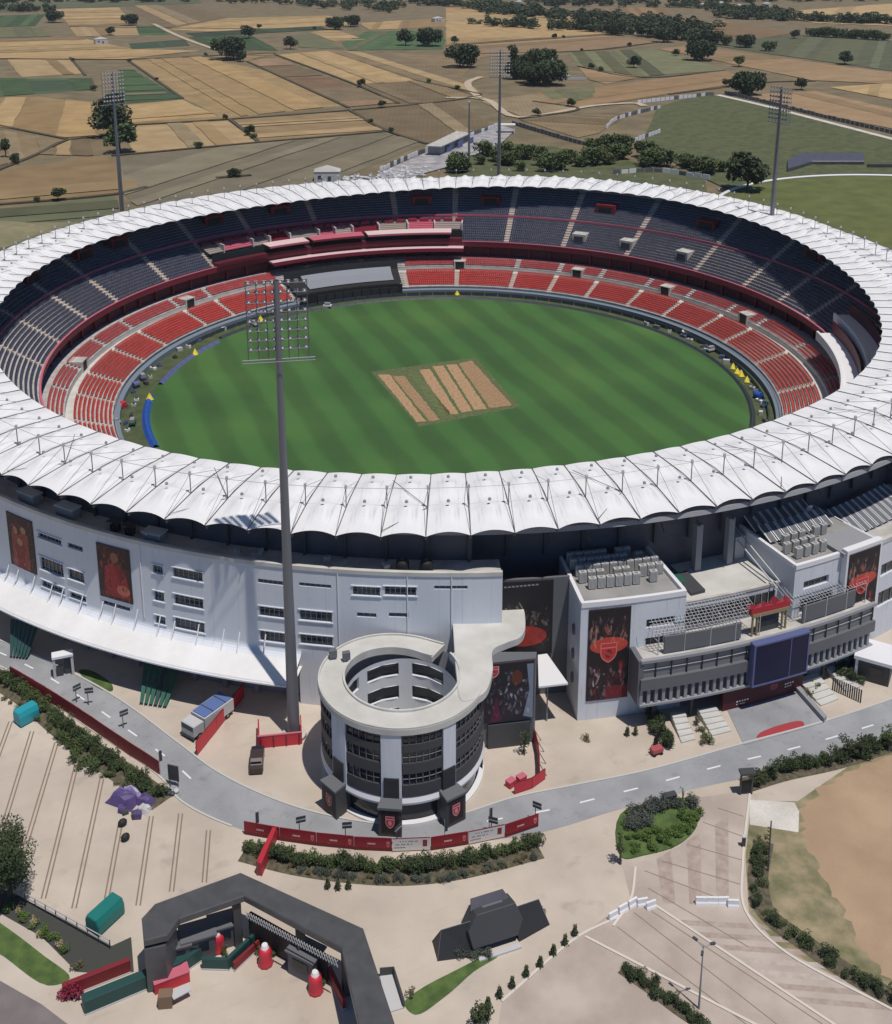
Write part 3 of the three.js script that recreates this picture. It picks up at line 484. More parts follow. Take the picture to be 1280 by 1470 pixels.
// ---------- tent roof ----------
const bays = 124, rIn = (th) => { const t = th * D; return 93.32 - 0.30 * Math.cos(t) + 0.09 * Math.sin(t) + 1.65 * Math.cos(2 * t) + 4.0 * Math.sin(2 * t) - 0.22 * Math.cos(3 * t) + 2.1 * Math.sin(3 * t) - 0.43 * Math.cos(4 * t) + 1.4 * Math.sin(4 * t); };
const rOut = (th) => Math.max(rIn(th) + 17, 110.2);
{
  const roof = group('roof', stadium);
  const yEdge = (s) => 26.0 + 0.5 * Math.sin(s * Math.PI) - 0.15 * s;
  const nu = 10, ns = 12, step = 360 / bays, off = 1.5;
  const pos = (th, s, y) => pt(th, rIn(th) + (rOut(th) - rIn(th)) * s, y);
  const cone = (d) => Math.pow(Math.max(0, 1 - d / 2.7), 1.8);
  for (let k = 0; k < bays; k++) {
    const th0 = k * step + off, P = [], U = [], I = [];
    const sag = rr(0.85, 1.15);
    for (let i = 0; i <= nu; i++) for (let j = 0; j <= ns; j++) {
      const u = i / nu, s = j / ns, th = th0 + u * step, w = 1 - (2 * u - 1) ** 2;
      let sIn = s + (1 - s) * 0.015 * w - s * 0.03 * w;           // edges curve in between the trusses
      const r = rIn(th) + (rOut(th) - rIn(th)) * sIn, across = (u - 0.5) * step * D * r, W = rOut(th) - rIn(th);
      let y = yEdge(sIn) + 0.27 * w * (0.35 + 0.65 * Math.abs(2 * s - 1) ** 2) * sag;
      y += 1.5 * cone(Math.hypot(across, (sIn - 0.3) * W)) + 1.6 * cone(Math.hypot(across, (sIn - 0.7) * W));
      P.push(...pt(th, r, y)); U.push(across, (sIn) * W);
      if (i < nu && j < ns) { const q = i * (ns + 1) + j; I.push(q, q + ns + 1, q + 1, q + 1, q + ns + 1, q + ns + 2); }
    }
    const g = new THREE.BufferGeometry(); g.setAttribute('position', new THREE.Float32BufferAttribute(P, 3)); g.setAttribute('uv', new THREE.Float32BufferAttribute(U, 2)); g.setIndex(I); g.computeVertexNormals();
    const m = obj('membrane_panel', g, M.membrane, roof);
    if (Math.abs(((th0 + 180 + 360) % 360) - 180) > 70) {
      const tm = th0 + step / 2; // ring plates at the two peaks
      obj('ring_plate', [0.3, 0.7].map(s => { const [x, y, z] = pos(tm, s, yEdge(s) + 1.85); return new THREE.CylinderGeometry(0.17, 0.24, 0.3, 8).translate(x, y, z); }), M.grey, m);
    }
    // truss on the seam: chord, mast, stays and the ring tie to the next mast
    const A = pos(th0, -0.01, yEdge(0) + 0.12), B = pos(th0, 1.015, yEdge(1) + 0.12), mid = pos(th0, 0.5, yEdge(0.5) + 0.2), foot = pos(th0, 0.62, yEdge(0.62) + 0.15), head = pos(th0, 0.62, yEdge(0.62) + 2.9), nxt = pos(th0 + step, 0.62, yEdge(0.62) + 2.9);
    const T = [bar(A, mid, 0.062, 5), bar(mid, B, 0.062, 5), bar(foot, head, 0.075, 6), bar(head, pos(th0, 0.16, yEdge(0.16) + 0.15), 0.033, 4), bar(head, B, 0.035, 4), bar(head, nxt, 0.025, 4)];
    if (k % 5 === 2) { const a2 = pos(th0 + step, 0.25, yEdge(0.25) + 1), b2 = pos(th0 + step, 0.95, yEdge(0.95) + 0.3); T.push(bar(foot, a2, 0.045, 4), bar(foot, b2, 0.045, 4)); }
    obj('roof_truss', T, M.steel, roof);
    obj('mast_tip', box(0.34, 0.5, 0.34, head[0], head[1] - 0.1, head[2]), M.paleSteel, roof);
    // rafter under the seam and raking column from the back wall
    obj('rafter', [bar(pos(th0, 0.02, yEdge(0) - 0.35), pos(th0, 0.98, yEdge(1) - 0.5), 0.16, 5), bar(pt(th0, 106.6, 21), pos(th0, 0.4, yEdge(0.4) - 0.5), 0.1, 5)], M.steel, roof);
  }
}
// outer drum wall behind the terraces (all round)
obj('outer_drum', [sweep([[107.6, 0], [107.6, 25.4]], -181.5, 138, 160), sweep([[103.5, 0], [103.5, 25.4]], 138, 178.5, 30), sector(137.9, 138.1, 103.5, 107.6, 0, 25.4, 1), sector(178.4, 178.6, 103.5, 107.6, 0, 25.4, 1)], M.darkClad, stadium);
obj('eaves_beam', sweep([[107.6, 25.4], [109.6, 25.3], [109.8, 24.7], [107.7, 24.6]], -180, 180, 180), M.grey, stadium);
{
  for (let k = 0; k < 124; k++) { const a = k * 360 / 124 + 1.4, q = a > 138 && a < 178 ? 103.5 : 107.6; obj('drum_rib', sector(a, a + 0.2, q, q + 0.5, 18, 25, 1), M.charcoal, stadium); }
}

// ---------- white street facade, left and behind the ramp tower ----------
const FR = 112;
{
  const fc = group('street_facade', stadium);
  const th0 = 181.5, th1 = 232;                // measured clockwise seen from above, from the far side
  const W = [[211.49,209.08,16.42,17.33], [208.45,206.99,16.5,17.28], [211.58,209.14,11.27,13.46], [208.66,207.11,11.48,13.19], [211.61,209.23,7.64,9.64], [208.67,207.12,7.71,9.55], [205.5,203.08,9.17,9.84], [200.87,200.07,16.28,17.56], [199.26,196.97,16.27,17.74], [200.93,200.12,12.02,13.54], [199.3,197.05,12.15,13.75], [200.96,200.15,8.36,9.79], [199.38,197.06,8.3,10.14], [192.89,190.87,17.48,18.1], [190.01,187.82,17.72,18.23], [192.89,190.86,12.64,14.1], [190.04,187.83,12.7,14.25], [192.93,190.93,8.86,10.45], [190.05,187.83,9.17,10.63], [186.37,184.56,17.03,18.35], [184.24,182.17,17.24,18.55], [180.98,178.79,18.26,18.76], [186.13,184.82,13.87,14.49], [183.99,182.69,14.08,14.7], [220.12,217.14,14.09,14.96], [221.29,217.39,8.32,10.48], [221.14,217.55,4.63,6.69]]
    .map(w => [Math.min(w[0], w[1]), Math.max(w[0], w[1]), Math.max(8.5, w[2]), w[3]]).filter(w => w[3] - w[2] > 0.2);
  const top = 20.1;
  obj('wall', openWall(FR, 176.5, th1, 8.3, top, W, 0.45, [0, 0], 1.2), M.facade, fc);
  obj('lower_wall_behind_tower', sweep([[FR, 0], [FR, 8.3]], 176.5, 190.2, 14), M.facade, fc);
  for (const w of W) curvedWindow(FR, w, 0.45, fc, w[1] - w[0] > 1.6 ? 6 : 3, [0, 0], w[3] - w[2] > 0.9);
  // projecting window surrounds
  for (const w of W) if (w[3] - w[2] > 0.9) { obj('window_hood', sector(w[0] - 0.1, w[1] + 0.1, FR, FR + 0.14, w[3], w[3] + 0.14, 2), M.facade, fc); obj('window_sill', sector(w[0] - 0.1, w[1] + 0.1, FR, FR + 0.14, w[2] - 0.14, w[2], 2), M.facade, fc); }
  obj('parapet', sector(176.5, th1, 111.55, 112.12, top, top + 0.55, 40), M.slab, fc);
  obj('terrace', sweep([[107.6, top - 0.25], [111.6, top - 0.25]], 176.5, th1, 40), M.concrete, fc);
  // flared foot and canopy
  const flare = [[FR, 8.3], [112.06, 8.0], [112.22, 7.72], [112.55, 7.5], [113, 7.36]];
  obj('flared_foot', sweep(flare, 190, th1, 40), M.facade, fc);
  const cn = obj('canopy', sweep([[113, 7.36], [116.4, 6.1], [116.5, 5.95], [116.5, 5.6], [116.3, 5.5], [110.3, 5.8]], 190, th1, 44), M.canopy, fc);
  obj('gutter', sweep([[116.5, 5.7], [116.66, 5.7], [116.66, 5.92], [116.5, 5.92]], 190, th1, 44), M.white, cn);
  for (let t = 190.6, i = 0; t < th1; t += i % 3 === 2 ? 1.15 : 1.9, i++) obj('rib', bar(pt(t, 112.0, rr(9.4, 10)), pt(t, 113.2, 7.3), 0.09, 5), M.white, fc);
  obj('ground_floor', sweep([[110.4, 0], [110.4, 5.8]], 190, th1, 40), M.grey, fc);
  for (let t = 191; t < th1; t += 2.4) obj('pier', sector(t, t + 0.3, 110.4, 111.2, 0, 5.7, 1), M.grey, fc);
  obj('canopy_end', sector(190, 190.1, 110.4, 112, 0, 7.4, 1), M.facade, fc);
  // drain pipes on the wall
  for (const t of [[182.74,12.69], [179.84,12.78], [187.36,17.28], [201.84,12.84]]) obj('downpipe', bar(pt(t[0], 112.1, 9), pt(t[0], 112.1, 20), 0.07), M.white, fc);
}

// ---------- printed banners ----------
function canvasTex(w, h, draw) { const c = document.createElement('canvas'); c.width = w; c.height = h; const x = c.getContext('2d'); draw(x, w, h); const t = new THREE.CanvasTexture(c); t.colorSpace = THREE.SRGBColorSpace; t.magFilter = THREE.LinearFilter; return t; }
function shield(x, cx, cy, s, fill = '#b8303a', rim = '#e8b9b4', mark = '#8c1820') {
  const path = (k) => { x.beginPath(); x.moveTo(cx - s * k, cy - s * k); x.lineTo(cx + s * k, cy - s * k); x.lineTo(cx + s * k, cy + s * 0.15 * k); x.quadraticCurveTo(cx + s * 0.9 * k, cy + s * 0.9 * k, cx, cy + s * 1.25 * k); x.quadraticCurveTo(cx - s * 0.9 * k, cy + s * 0.9 * k, cx - s * k, cy + s * 0.15 * k); x.closePath(); };
  path(1); x.fillStyle = rim; x.fill(); path(0.88); x.fillStyle = fill; x.fill();
  x.fillStyle = rim; x.fillRect(cx - s * 0.86, cy - s * 0.5, s * 1.72, s * 0.14);
  x.fillStyle = mark; x.beginPath(); x.ellipse(cx, cy + s * 0.25, s * 0.42, s * 0.5, 0, 0, 7); x.fill();
  x.fillStyle = rim; x.globalAlpha = 0.5; for (let i = 0; i < 6; i++) { x.beginPath(); x.ellipse(cx - s * 0.3 + s * 0.12 * i, cy + s * (0.1 + 0.07 * i), s * 0.06, s * 0.2, 0.5, 0, 7); x.fill(); } x.globalAlpha = 1;
}
function sprays(x, w, h, n, cols, y0, y1) { for (let i = 0; i < n; i++) { x.globalAlpha = rr(0.15, 0.6); x.fillStyle = cols[Math.floor(rnd() * cols.length)]; x.beginPath(); x.ellipse(rr(0.05, 0.95) * w, rr(y0, y1) * h, rr(0.006, 0.035) * w, rr(0.01, 0.06) * h, rr(-0.5, 0.5), 0, 7); x.fill(); } x.globalAlpha = 1; }
const print = {
  figure: canvasTex(256, 420, (x, w, h) => { x.fillStyle = '#2a1013'; x.fillRect(0, 0, w, h); sprays(x, w, h, 160, ['#7c2028', '#a03430', '#501018', '#b8604e'], 0, 0.5); x.fillStyle = '#8c1c20'; x.beginPath(); x.moveTo(w * 0.16, h * 0.95); x.lineTo(w * 0.2, h * 0.42); x.lineTo(w * 0.42, h * 0.3); x.lineTo(w * 0.64, h * 0.3); x.lineTo(w * 0.84, h * 0.44); x.lineTo(w * 0.95, h * 0.95); x.fill(); x.fillStyle = '#9c5d44'; x.beginPath(); x.ellipse(w * 0.53, h * 0.2, w * 0.12, h * 0.1, 0, 0, 7); x.fill(); x.fillStyle = '#b8614a'; x.beginPath(); x.ellipse(w * 0.74, h * 0.8, w * 0.2, h * 0.1, 0, 0, 7); x.fill(); sprays(x, w, h, 120, ['#3a1012', '#a83030', '#b87a6a', '#5e1318', '#240a0c'], 0.3, 1); }),
  figures: canvasTex(256, 420, (x, w, h) => { x.fillStyle = '#24100f'; x.fillRect(0, 0, w, h); sprays(x, w, h, 140, ['#6a2430', '#8a3440', '#4a1418'], 0, 0.4); for (const [a, b, c] of [[0.3, 0.35, '#8a3a2e'], [0.62, 0.3, '#8e3a2c'], [0.45, 0.55, '#7c1a1e']]) { x.fillStyle = c; x.fillRect(w * (a - 0.16), h * b, w * 0.32, h * (1 - b)); x.fillStyle = '#b07a58'; x.beginPath(); x.ellipse(w * a, h * (b - 0.06), w * 0.1, h * 0.07, 0, 0, 7); x.fill(); } sprays(x, w, h, 150, ['#6e1518', '#b8483a', '#2a0c0e', '#b08a78'], 0.2, 1); }),
  crest: canvasTex(256, 512, (x, w, h) => { x.fillStyle = '#191218'; x.fillRect(0, 0, w, h); sprays(x, w, h, 110, ['#4a2530', '#3a1d2a', '#80402c', '#c9b2a4'], 0.1, 0.42); x.fillStyle = '#c04436'; x.beginPath(); x.ellipse(w * 0.5, h * 0.4, w * 0.45, h * 0.09, 0, 0, 7); x.fill(); sprays(x, w, h, 40, ['#c9694e', '#d9a08a'], 0.2, 0.42); shield(x, w * 0.5, h * 0.47, w * 0.2, '#c23a3c', '#e07a70', '#8a1a1e'); sprays(x, w, h, 150, ['#8c1c2c', '#a8283a', '#3a1820', '#dccfd0', '#4a1c30'], 0.62, 1); x.fillStyle = '#7e1c28'; x.globalAlpha = 0.75; x.fillRect(w * 0.45, h * 0.86, w * 0.55, h * 0.14); x.globalAlpha = 1; }),
  night: canvasTex(256, 512, (x, w, h) => { x.fillStyle = '#15131b'; x.fillRect(0, 0, w, h); x.fillStyle = '#8d8f98'; for (let i = 0; i < 9; i++) x.fillRect(w * (0.22 + i * 0.062), h * 0.055 - i * 1.2, w * 0.045, h * 0.02); sprays(x, w, h, 90, ['#6b5a4a', '#b59a80', '#3a2f2c', '#d5c4a8'], 0.32, 0.6); x.fillStyle = '#a32f26'; x.beginPath(); x.ellipse(w * 0.55, h * 0.75, w * 0.36, h * 0.14, 0, 0, 7); x.fill(); sprays(x, w, h, 50, ['#c2453a', '#7a1f1c'], 0.64, 0.9); }),
  player: canvasTex(384, 512, (x, w, h) => { x.fillStyle = '#16151f'; x.fillRect(0, 0, w, h); shield(x, w * 0.17, h * 0.12, w * 0.12, '#b5404a', '#e5a9a4', '#94202a'); x.fillStyle = '#5a2a1e'; x.beginPath(); x.ellipse(w * 0.66, h * 0.26, w * 0.11, h * 0.13, 0, 0, 7); x.fill(); x.fillStyle = '#23202c'; x.beginPath(); x.moveTo(w * 0.3, h); x.lineTo(w * 0.45, h * 0.45); x.lineTo(w * 0.9, h * 0.45); x.lineTo(w, h); x.fill(); sprays(x, w, h, 60, ['#8b8f9c', '#c7ccd6', '#3a3f52'], 0.15, 0.9); x.fillStyle = '#8fa0b4'; x.globalAlpha = 0.8; x.beginPath(); x.moveTo(w * 0.86, h * 0.04); x.lineTo(w, h * 0.04); x.lineTo(w, h); x.lineTo(w * 0.8, h * 0.95); x.lineTo(w * 0.92, h * 0.5); x.fill(); x.globalAlpha = 1; sprays(x, w, h, 40, ['#d9dde4', '#6a4a44'], 0.3, 0.9); x.fillStyle = '#6a1040'; x.globalAlpha = 0.7; x.beginPath(); x.moveTo(w * 0.12, h); x.lineTo(w * 0.24, h * 0.55); x.lineTo(w * 0.36, h); x.fill(); x.globalAlpha = 1; }),
  emblem: canvasTex(256, 256, (x, w, h) => { x.fillStyle = '#241317'; x.fillRect(0, 0, w, h); x.strokeStyle = '#5b2a30'; x.lineWidth = 6; x.strokeRect(8, 8, w - 16, h - 16); shield(x, w / 2, h * 0.46, w * 0.25, '#b23440', '#eab0ac', '#d98084'); }),
  entrance: canvasTex(512, 192, (x, w, h) => { x.fillStyle = '#4a0f1c'; x.fillRect(0, 0, w, h); x.fillStyle = '#f0e4e4'; for (const [a, b, n, s] of [[0.3, 0.12, 12, 15], [0.16, 0.72, 5, 13], [0.16, 0.86, 5, 9], [0.76, 0.5, 4, 13], [0.76, 0.64, 4, 10]]) for (let i = 0; i < n; i++) if (rnd() > 0.12) x.fillRect(w * a + i * s * 1.25, h * b, s * 0.8, s); shield(x, w * 0.62, h * 0.5, w * 0.045, '#96303a', '#b06068', '#7a1a24'); }),
  hoarding: canvasTex(512, 96, (x, w, h) => { x.fillStyle = '#8e1526'; x.fillRect(0, 0, w, h); x.fillStyle = '#6d0f1c'; x.fillRect(0, h * 0.78, w, h * 0.22); sprays(x, w, h, 24, ['#b23a48', '#7a1020'], 0.2, 0.8); x.fillStyle = '#e8d0d2'; for (let i = 0; i < 6; i++) x.fillRect(w * 0.36 + i * 18, h * 0.4, 12, 13); shield(x, w * 0.9, h * 0.45, 20, '#c24a54', '#efc4c2', '#94202a'); }),
  whiteHoarding: canvasTex(512, 96, (x, w, h) => { x.fillStyle = '#d9d6d4'; x.fillRect(0, 0, w, h); x.fillStyle = '#55525c'; for (let k = 0; k < 3; k++) for (let i = 0; i < 17 - k * 4; i++) if (rnd() > 0.2) x.fillRect(24 + i * 19, 18 + k * 24, 13, 9); x.fillStyle = '#8b2a34'; x.fillRect(w * 0.8, 14, 60, 54); }),
};
const printM = Object.fromEntries(Object.entries(print).map(([k, map]) => [k, new THREE.MeshStandardMaterial({ map, roughness: 0.6, side: THREE.DoubleSide })]));
const hemM = mat([0.05, 0.03, 0.035], 0.7);
// banner stretched over a wall: printed cloth with thickness and a hem
function wallBanner(th0, th1, r, y0, y1, m, label, n = 4) {
  const t = thing('wall_banner', label, 'banner', [0, 0, 0], 0, 'printed banners on the stadium walls');
  const g = sweep([[r + 0.12, y0], [r + 0.12, y1]], th1, th0, n), u = g.attributes.uv, P = g.attributes.position;
  for (let i = 0; i <= n; i++) { u.setXY(i * 2, i / n, 0); u.setXY(i * 2 + 1, i / n, 1); }
  obj('print', g, m, t);
  obj('hem', [sector(th0, th1, r + 0.02, r + 0.14, y1, y1 + 0.12, n), sector(th0, th1, r + 0.02, r + 0.14, y0 - 0.12, y0, n), sector(th0, th1, r + 0.02, r + 0.1, y0, y1, n)], hemM, t);
  return t;
}
{
  const a = [215,212.01,10.18,18.42], b = [205.62,202.73,10.67,18.68];
  wallBanner(Math.min(a[0], a[1]), Math.max(a[0], a[1]), 112, a[2], a[3], printM.figures, 'narrow dark red banner of figures on the curved white wall');
  wallBanner(Math.min(b[0], b[1]), Math.max(b[0], b[1]), 112, b[2], b[3], printM.figure, 'dark red banner of one figure beside the black rooftop plant');
}

// ---------- round ramp tower in front of the facade ----------
{
  const c = [-6,122.26], C = [-5.7, 122.2], R = 9.9, H = 13.1, RI = 6.9;
  const t = thing('ramp_tower', 'round grey glazed ramp tower with pale ring roof and open middle', 'tower', [C[0], 0, C[1]]);
  const rg = []; for (let i = 0; i < 96; i++) { const a = i / 96 * Math.PI * 2; rg.push([Math.sin(a), -Math.cos(a)]); }
  // the deck leaves the bridge on the right, runs round the front and drops gently at the back
  const drop = (th) => 1.9 * Math.pow(Math.min(1, Math.max(0, (th - 262) / 118)), 1.4);
  const deck = (prof, a, b, n) => { const g = sweep(prof, a, b, n), P = g.attributes.position, k = (n + 1) * 2; for (let i = 0; i < P.count; i++) P.setY(i, P.getY(i) - drop(a + (b - a) * Math.floor((i % k) / 2) / n)); const U = g.attributes.uv; for (let i = 0; i < U.count; i++) U.setX(i, U.getX(i) * 0.09); g.computeVertexNormals(); return g; };
  obj('roof_ring', deck([[RI, H - 0.75], [RI, H], [R + 0.25, H], [R + 0.25, H - 0.75], [RI, H - 0.75]], 56, 390, 110), M.slab, t);
  obj('inner_upstand', deck([[RI, H], [RI, H + 0.28], [RI + 0.25, H + 0.28], [RI + 0.25, H]], 56, 390, 90), M.slab, t);
  obj('outer_upstand', deck([[R + 0.22, H], [R + 0.22, H + 0.22], [R, H + 0.22], [R, H]], 108, 390, 60), M.slab, t);
  obj('deck_end', sector(390, 390.5, RI, R + 0.25, H - 2.65, H - 1.9, 1), M.slab, t);
  // inner wall with openings
  const holes = [];
  for (const [y0, y1] of [[8.0, 9.8], [4.6, 6.5], [1.4, 3.2]]) for (const [a, b] of [[-74, -54], [-42, -6], [8, 46]]) holes.push([a, b, y0, y1]);
  const inner = obj('inner_wall', merge([openWall(RI, -98, 98, 0, H - 2.7, holes.filter(h => h[3] < H - 2.8), -0.35, [0, 0], 5), sweep([[RI, 0], [RI, H - 0.75]], 98, 262, 40)]), M.facade, t);
  for (const h of holes.filter(h => h[3] < H - 2.8)) obj('opening', sweep([[RI + 0.5, h[2]], [RI + 0.5, h[3]]], h[0], h[1], 6), M.charcoal, inner);
  obj('light_well_floor', sheet(circle(RI, 40), 0.25), M.concrete, t);
  // outer drum: bays of spandrels and glazing between white piers (180 = towards the road)
  const piers = [[178.5, 192], [140, 150], [219, 233]];
  const bayList = [[95, 139.6], [150.4, 178], [192.5, 218.5], [233.5, 268]];
  for (const [a, b] of piers) obj('white_pier', sector(a, b, R - 0.3, R + 0.12, 3.0, H - 0.75, 5), M.facade, t);
  obj('base_drum', sweep([[R - 0.7, 0], [R - 0.7, 3.1]], 0, 360, 90), M.glass, t);
  obj('skirt', sweep([[R - 0.75, 3.1], [R + 0.1, 2.9], [R + 0.15, 3.2], [R - 0.1, 3.9]], 90, 270, 60), M.white, t);
  obj('plinth', sweep([[R - 0.65, 0.25], [R + 0.05, 0.25], [R + 0.05, 0]], 90, 270, 60), M.white, t);
  for (const [a, b] of bayList) {
    const n = Math.max(3, Math.round((b - a) / 5));
    for (const [y0, y1, m, rad] of [[3.9, 5.5, M.charcoal, R], [7.0, 8.4, M.charcoal, R], [9.9, 10.9, M.charcoal, R]]) obj('spandrel', sector(a, b, rad - 0.3, rad, y0, y1, 8), m, t);
    for (const [y0, y1] of [[5.5, 7.0], [8.4, 9.9], [10.9, H - 0.75]]) {
      const g = obj('glazing', sweep([[R - 0.22, y0], [R - 0.22, y1]], a, b, 8), M.glass, t);
      const bars = [];
      for (let i = 0; i <= n; i++) { const th = a + (b - a) * i / n; bars.push(bar(pt(th, R - 0.12, y0), pt(th, R - 0.12, y1), 0.07, 4)); }
      bars.push(sweep([[R - 0.16, (y0 + y1) / 2 - 0.05], [R - 0.1, (y0 + y1) / 2], [R - 0.16, (y0 + y1) / 2 + 0.05]], a, b, 8));
      obj('mullion', bars, M.midGrey, g);
    }
  }
  obj('rear_drum', sweep([[R - 0.05, 0], [R - 0.05, H - 2.7]], -92, 95, 40), M.facade, t);
  // three dark porch boxes with the crest
  for (const [th, lab] of [[185.2, 0], [146, 1], [226, 2]]) {
    const p = obj('porch', sector(th - 6.6, th + 6.6, R - 0.6, R + 1.75, 0.1, 3.7, 1), M.charcoal, t);
    obj('porch_roof', sector(th - 6.9, th + 6.9, R - 0.1, R + 1.95, 3.7, 4.0, 1), M.midGrey, p);
    const g = sweep([[R + 1.76, 0.5], [R + 1.76, 3.4]], th + 5, th - 5, 1), u = g.attributes.uv; [[0, 0], [0, 1], [1, 0], [1, 1]].forEach((q, i) => u.setXY(i, ...q));
    obj('crest_panel', g, printM.emblem, p);
    obj('back_panel', sector(th - 5, th + 5, R + 0.02, R + 0.3, 4.0, 6.6, 1), M.dark, p);
  }
  // curved bridge slab from the ring to the stadium
  const bl = smooth([[0.64,117.12], [0.5,112.64], [0.34,108.53], [4.23,107.55], [9.06,105.89], [9.88,111.87], [9.06,114.76], [7.32,115.95], [5.51,117.4], [5.26,121.61], [4.02,125.97], [1.54,127.36], [0.86,122.42]], 70, true).map(([x, z]) => [x - C[0], z - C[1]]);
  const br = obj('bridge_slab', prism(bl, H - 0.9, H + 0.12, 0.05), M.slab, t);
  obj('slab_box', box(3.4, 1.3, 0.9, [7.14,104.88][0] - C[0], H + 0.12, [7.14,104.88][1] - C[1], -0.1), M.charcoal, br);
  obj('slab_vent', [box(0.8, 1.1, 0.8, [4.24,107.22][0] - C[0], H + 0.12, [4.24,107.22][1] - C[1], 0.4), box(0.5, 1.5, 0.5, [4.68,108.21][0] - C[0] + 0.9, H + 0.12, [4.24,107.22][1] - C[1], 0.2)], M.dark, br);
  for (const q of [[-14.34,118.83], [-12.67,119.26]]) obj('roof_hatch', box(0.9, 1.0, 0.6, q[0] - C[0], H, q[1] - C[1], 0.3), M.midGrey, t);
}
// support wall under the bridge slab, carrying the tall player banner
{
  const a = [5.05,115.8], b = [10.84,115.95];
  const w = thing('bridge_wall', 'dark wall standing under the pale curved bridge slab', 'wall');
  const line = [[4.6, 119.2], [10.6, 118.2]];
  obj('wall', prism([[4.2, 118.9], [10.8, 117.8], [11.0, 116.5], [4.3, 116.5]], 0, 12.2), M.midGrey, w);
  obj('doorway', prism([[4.9, 119.2], [10.2, 118.3], [10.2, 117], [4.9, 117]], 0, 3.4), M.charcoal, w);
  const t = thing('wall_banner', 'navy player banner with a small red crest hanging below the bridge slab', 'banner', [7.45, 3.9, 118.62], 0.166, 'printed banners on the stadium walls');
  obj('print', new THREE.PlaneGeometry(6.2, 8.2).translate(0, 4.1, 0.09), printM.player, t);
  obj('hem', box(6.4, 8.4, 0.14, 0, -0.1, 0), hemM, t);
}

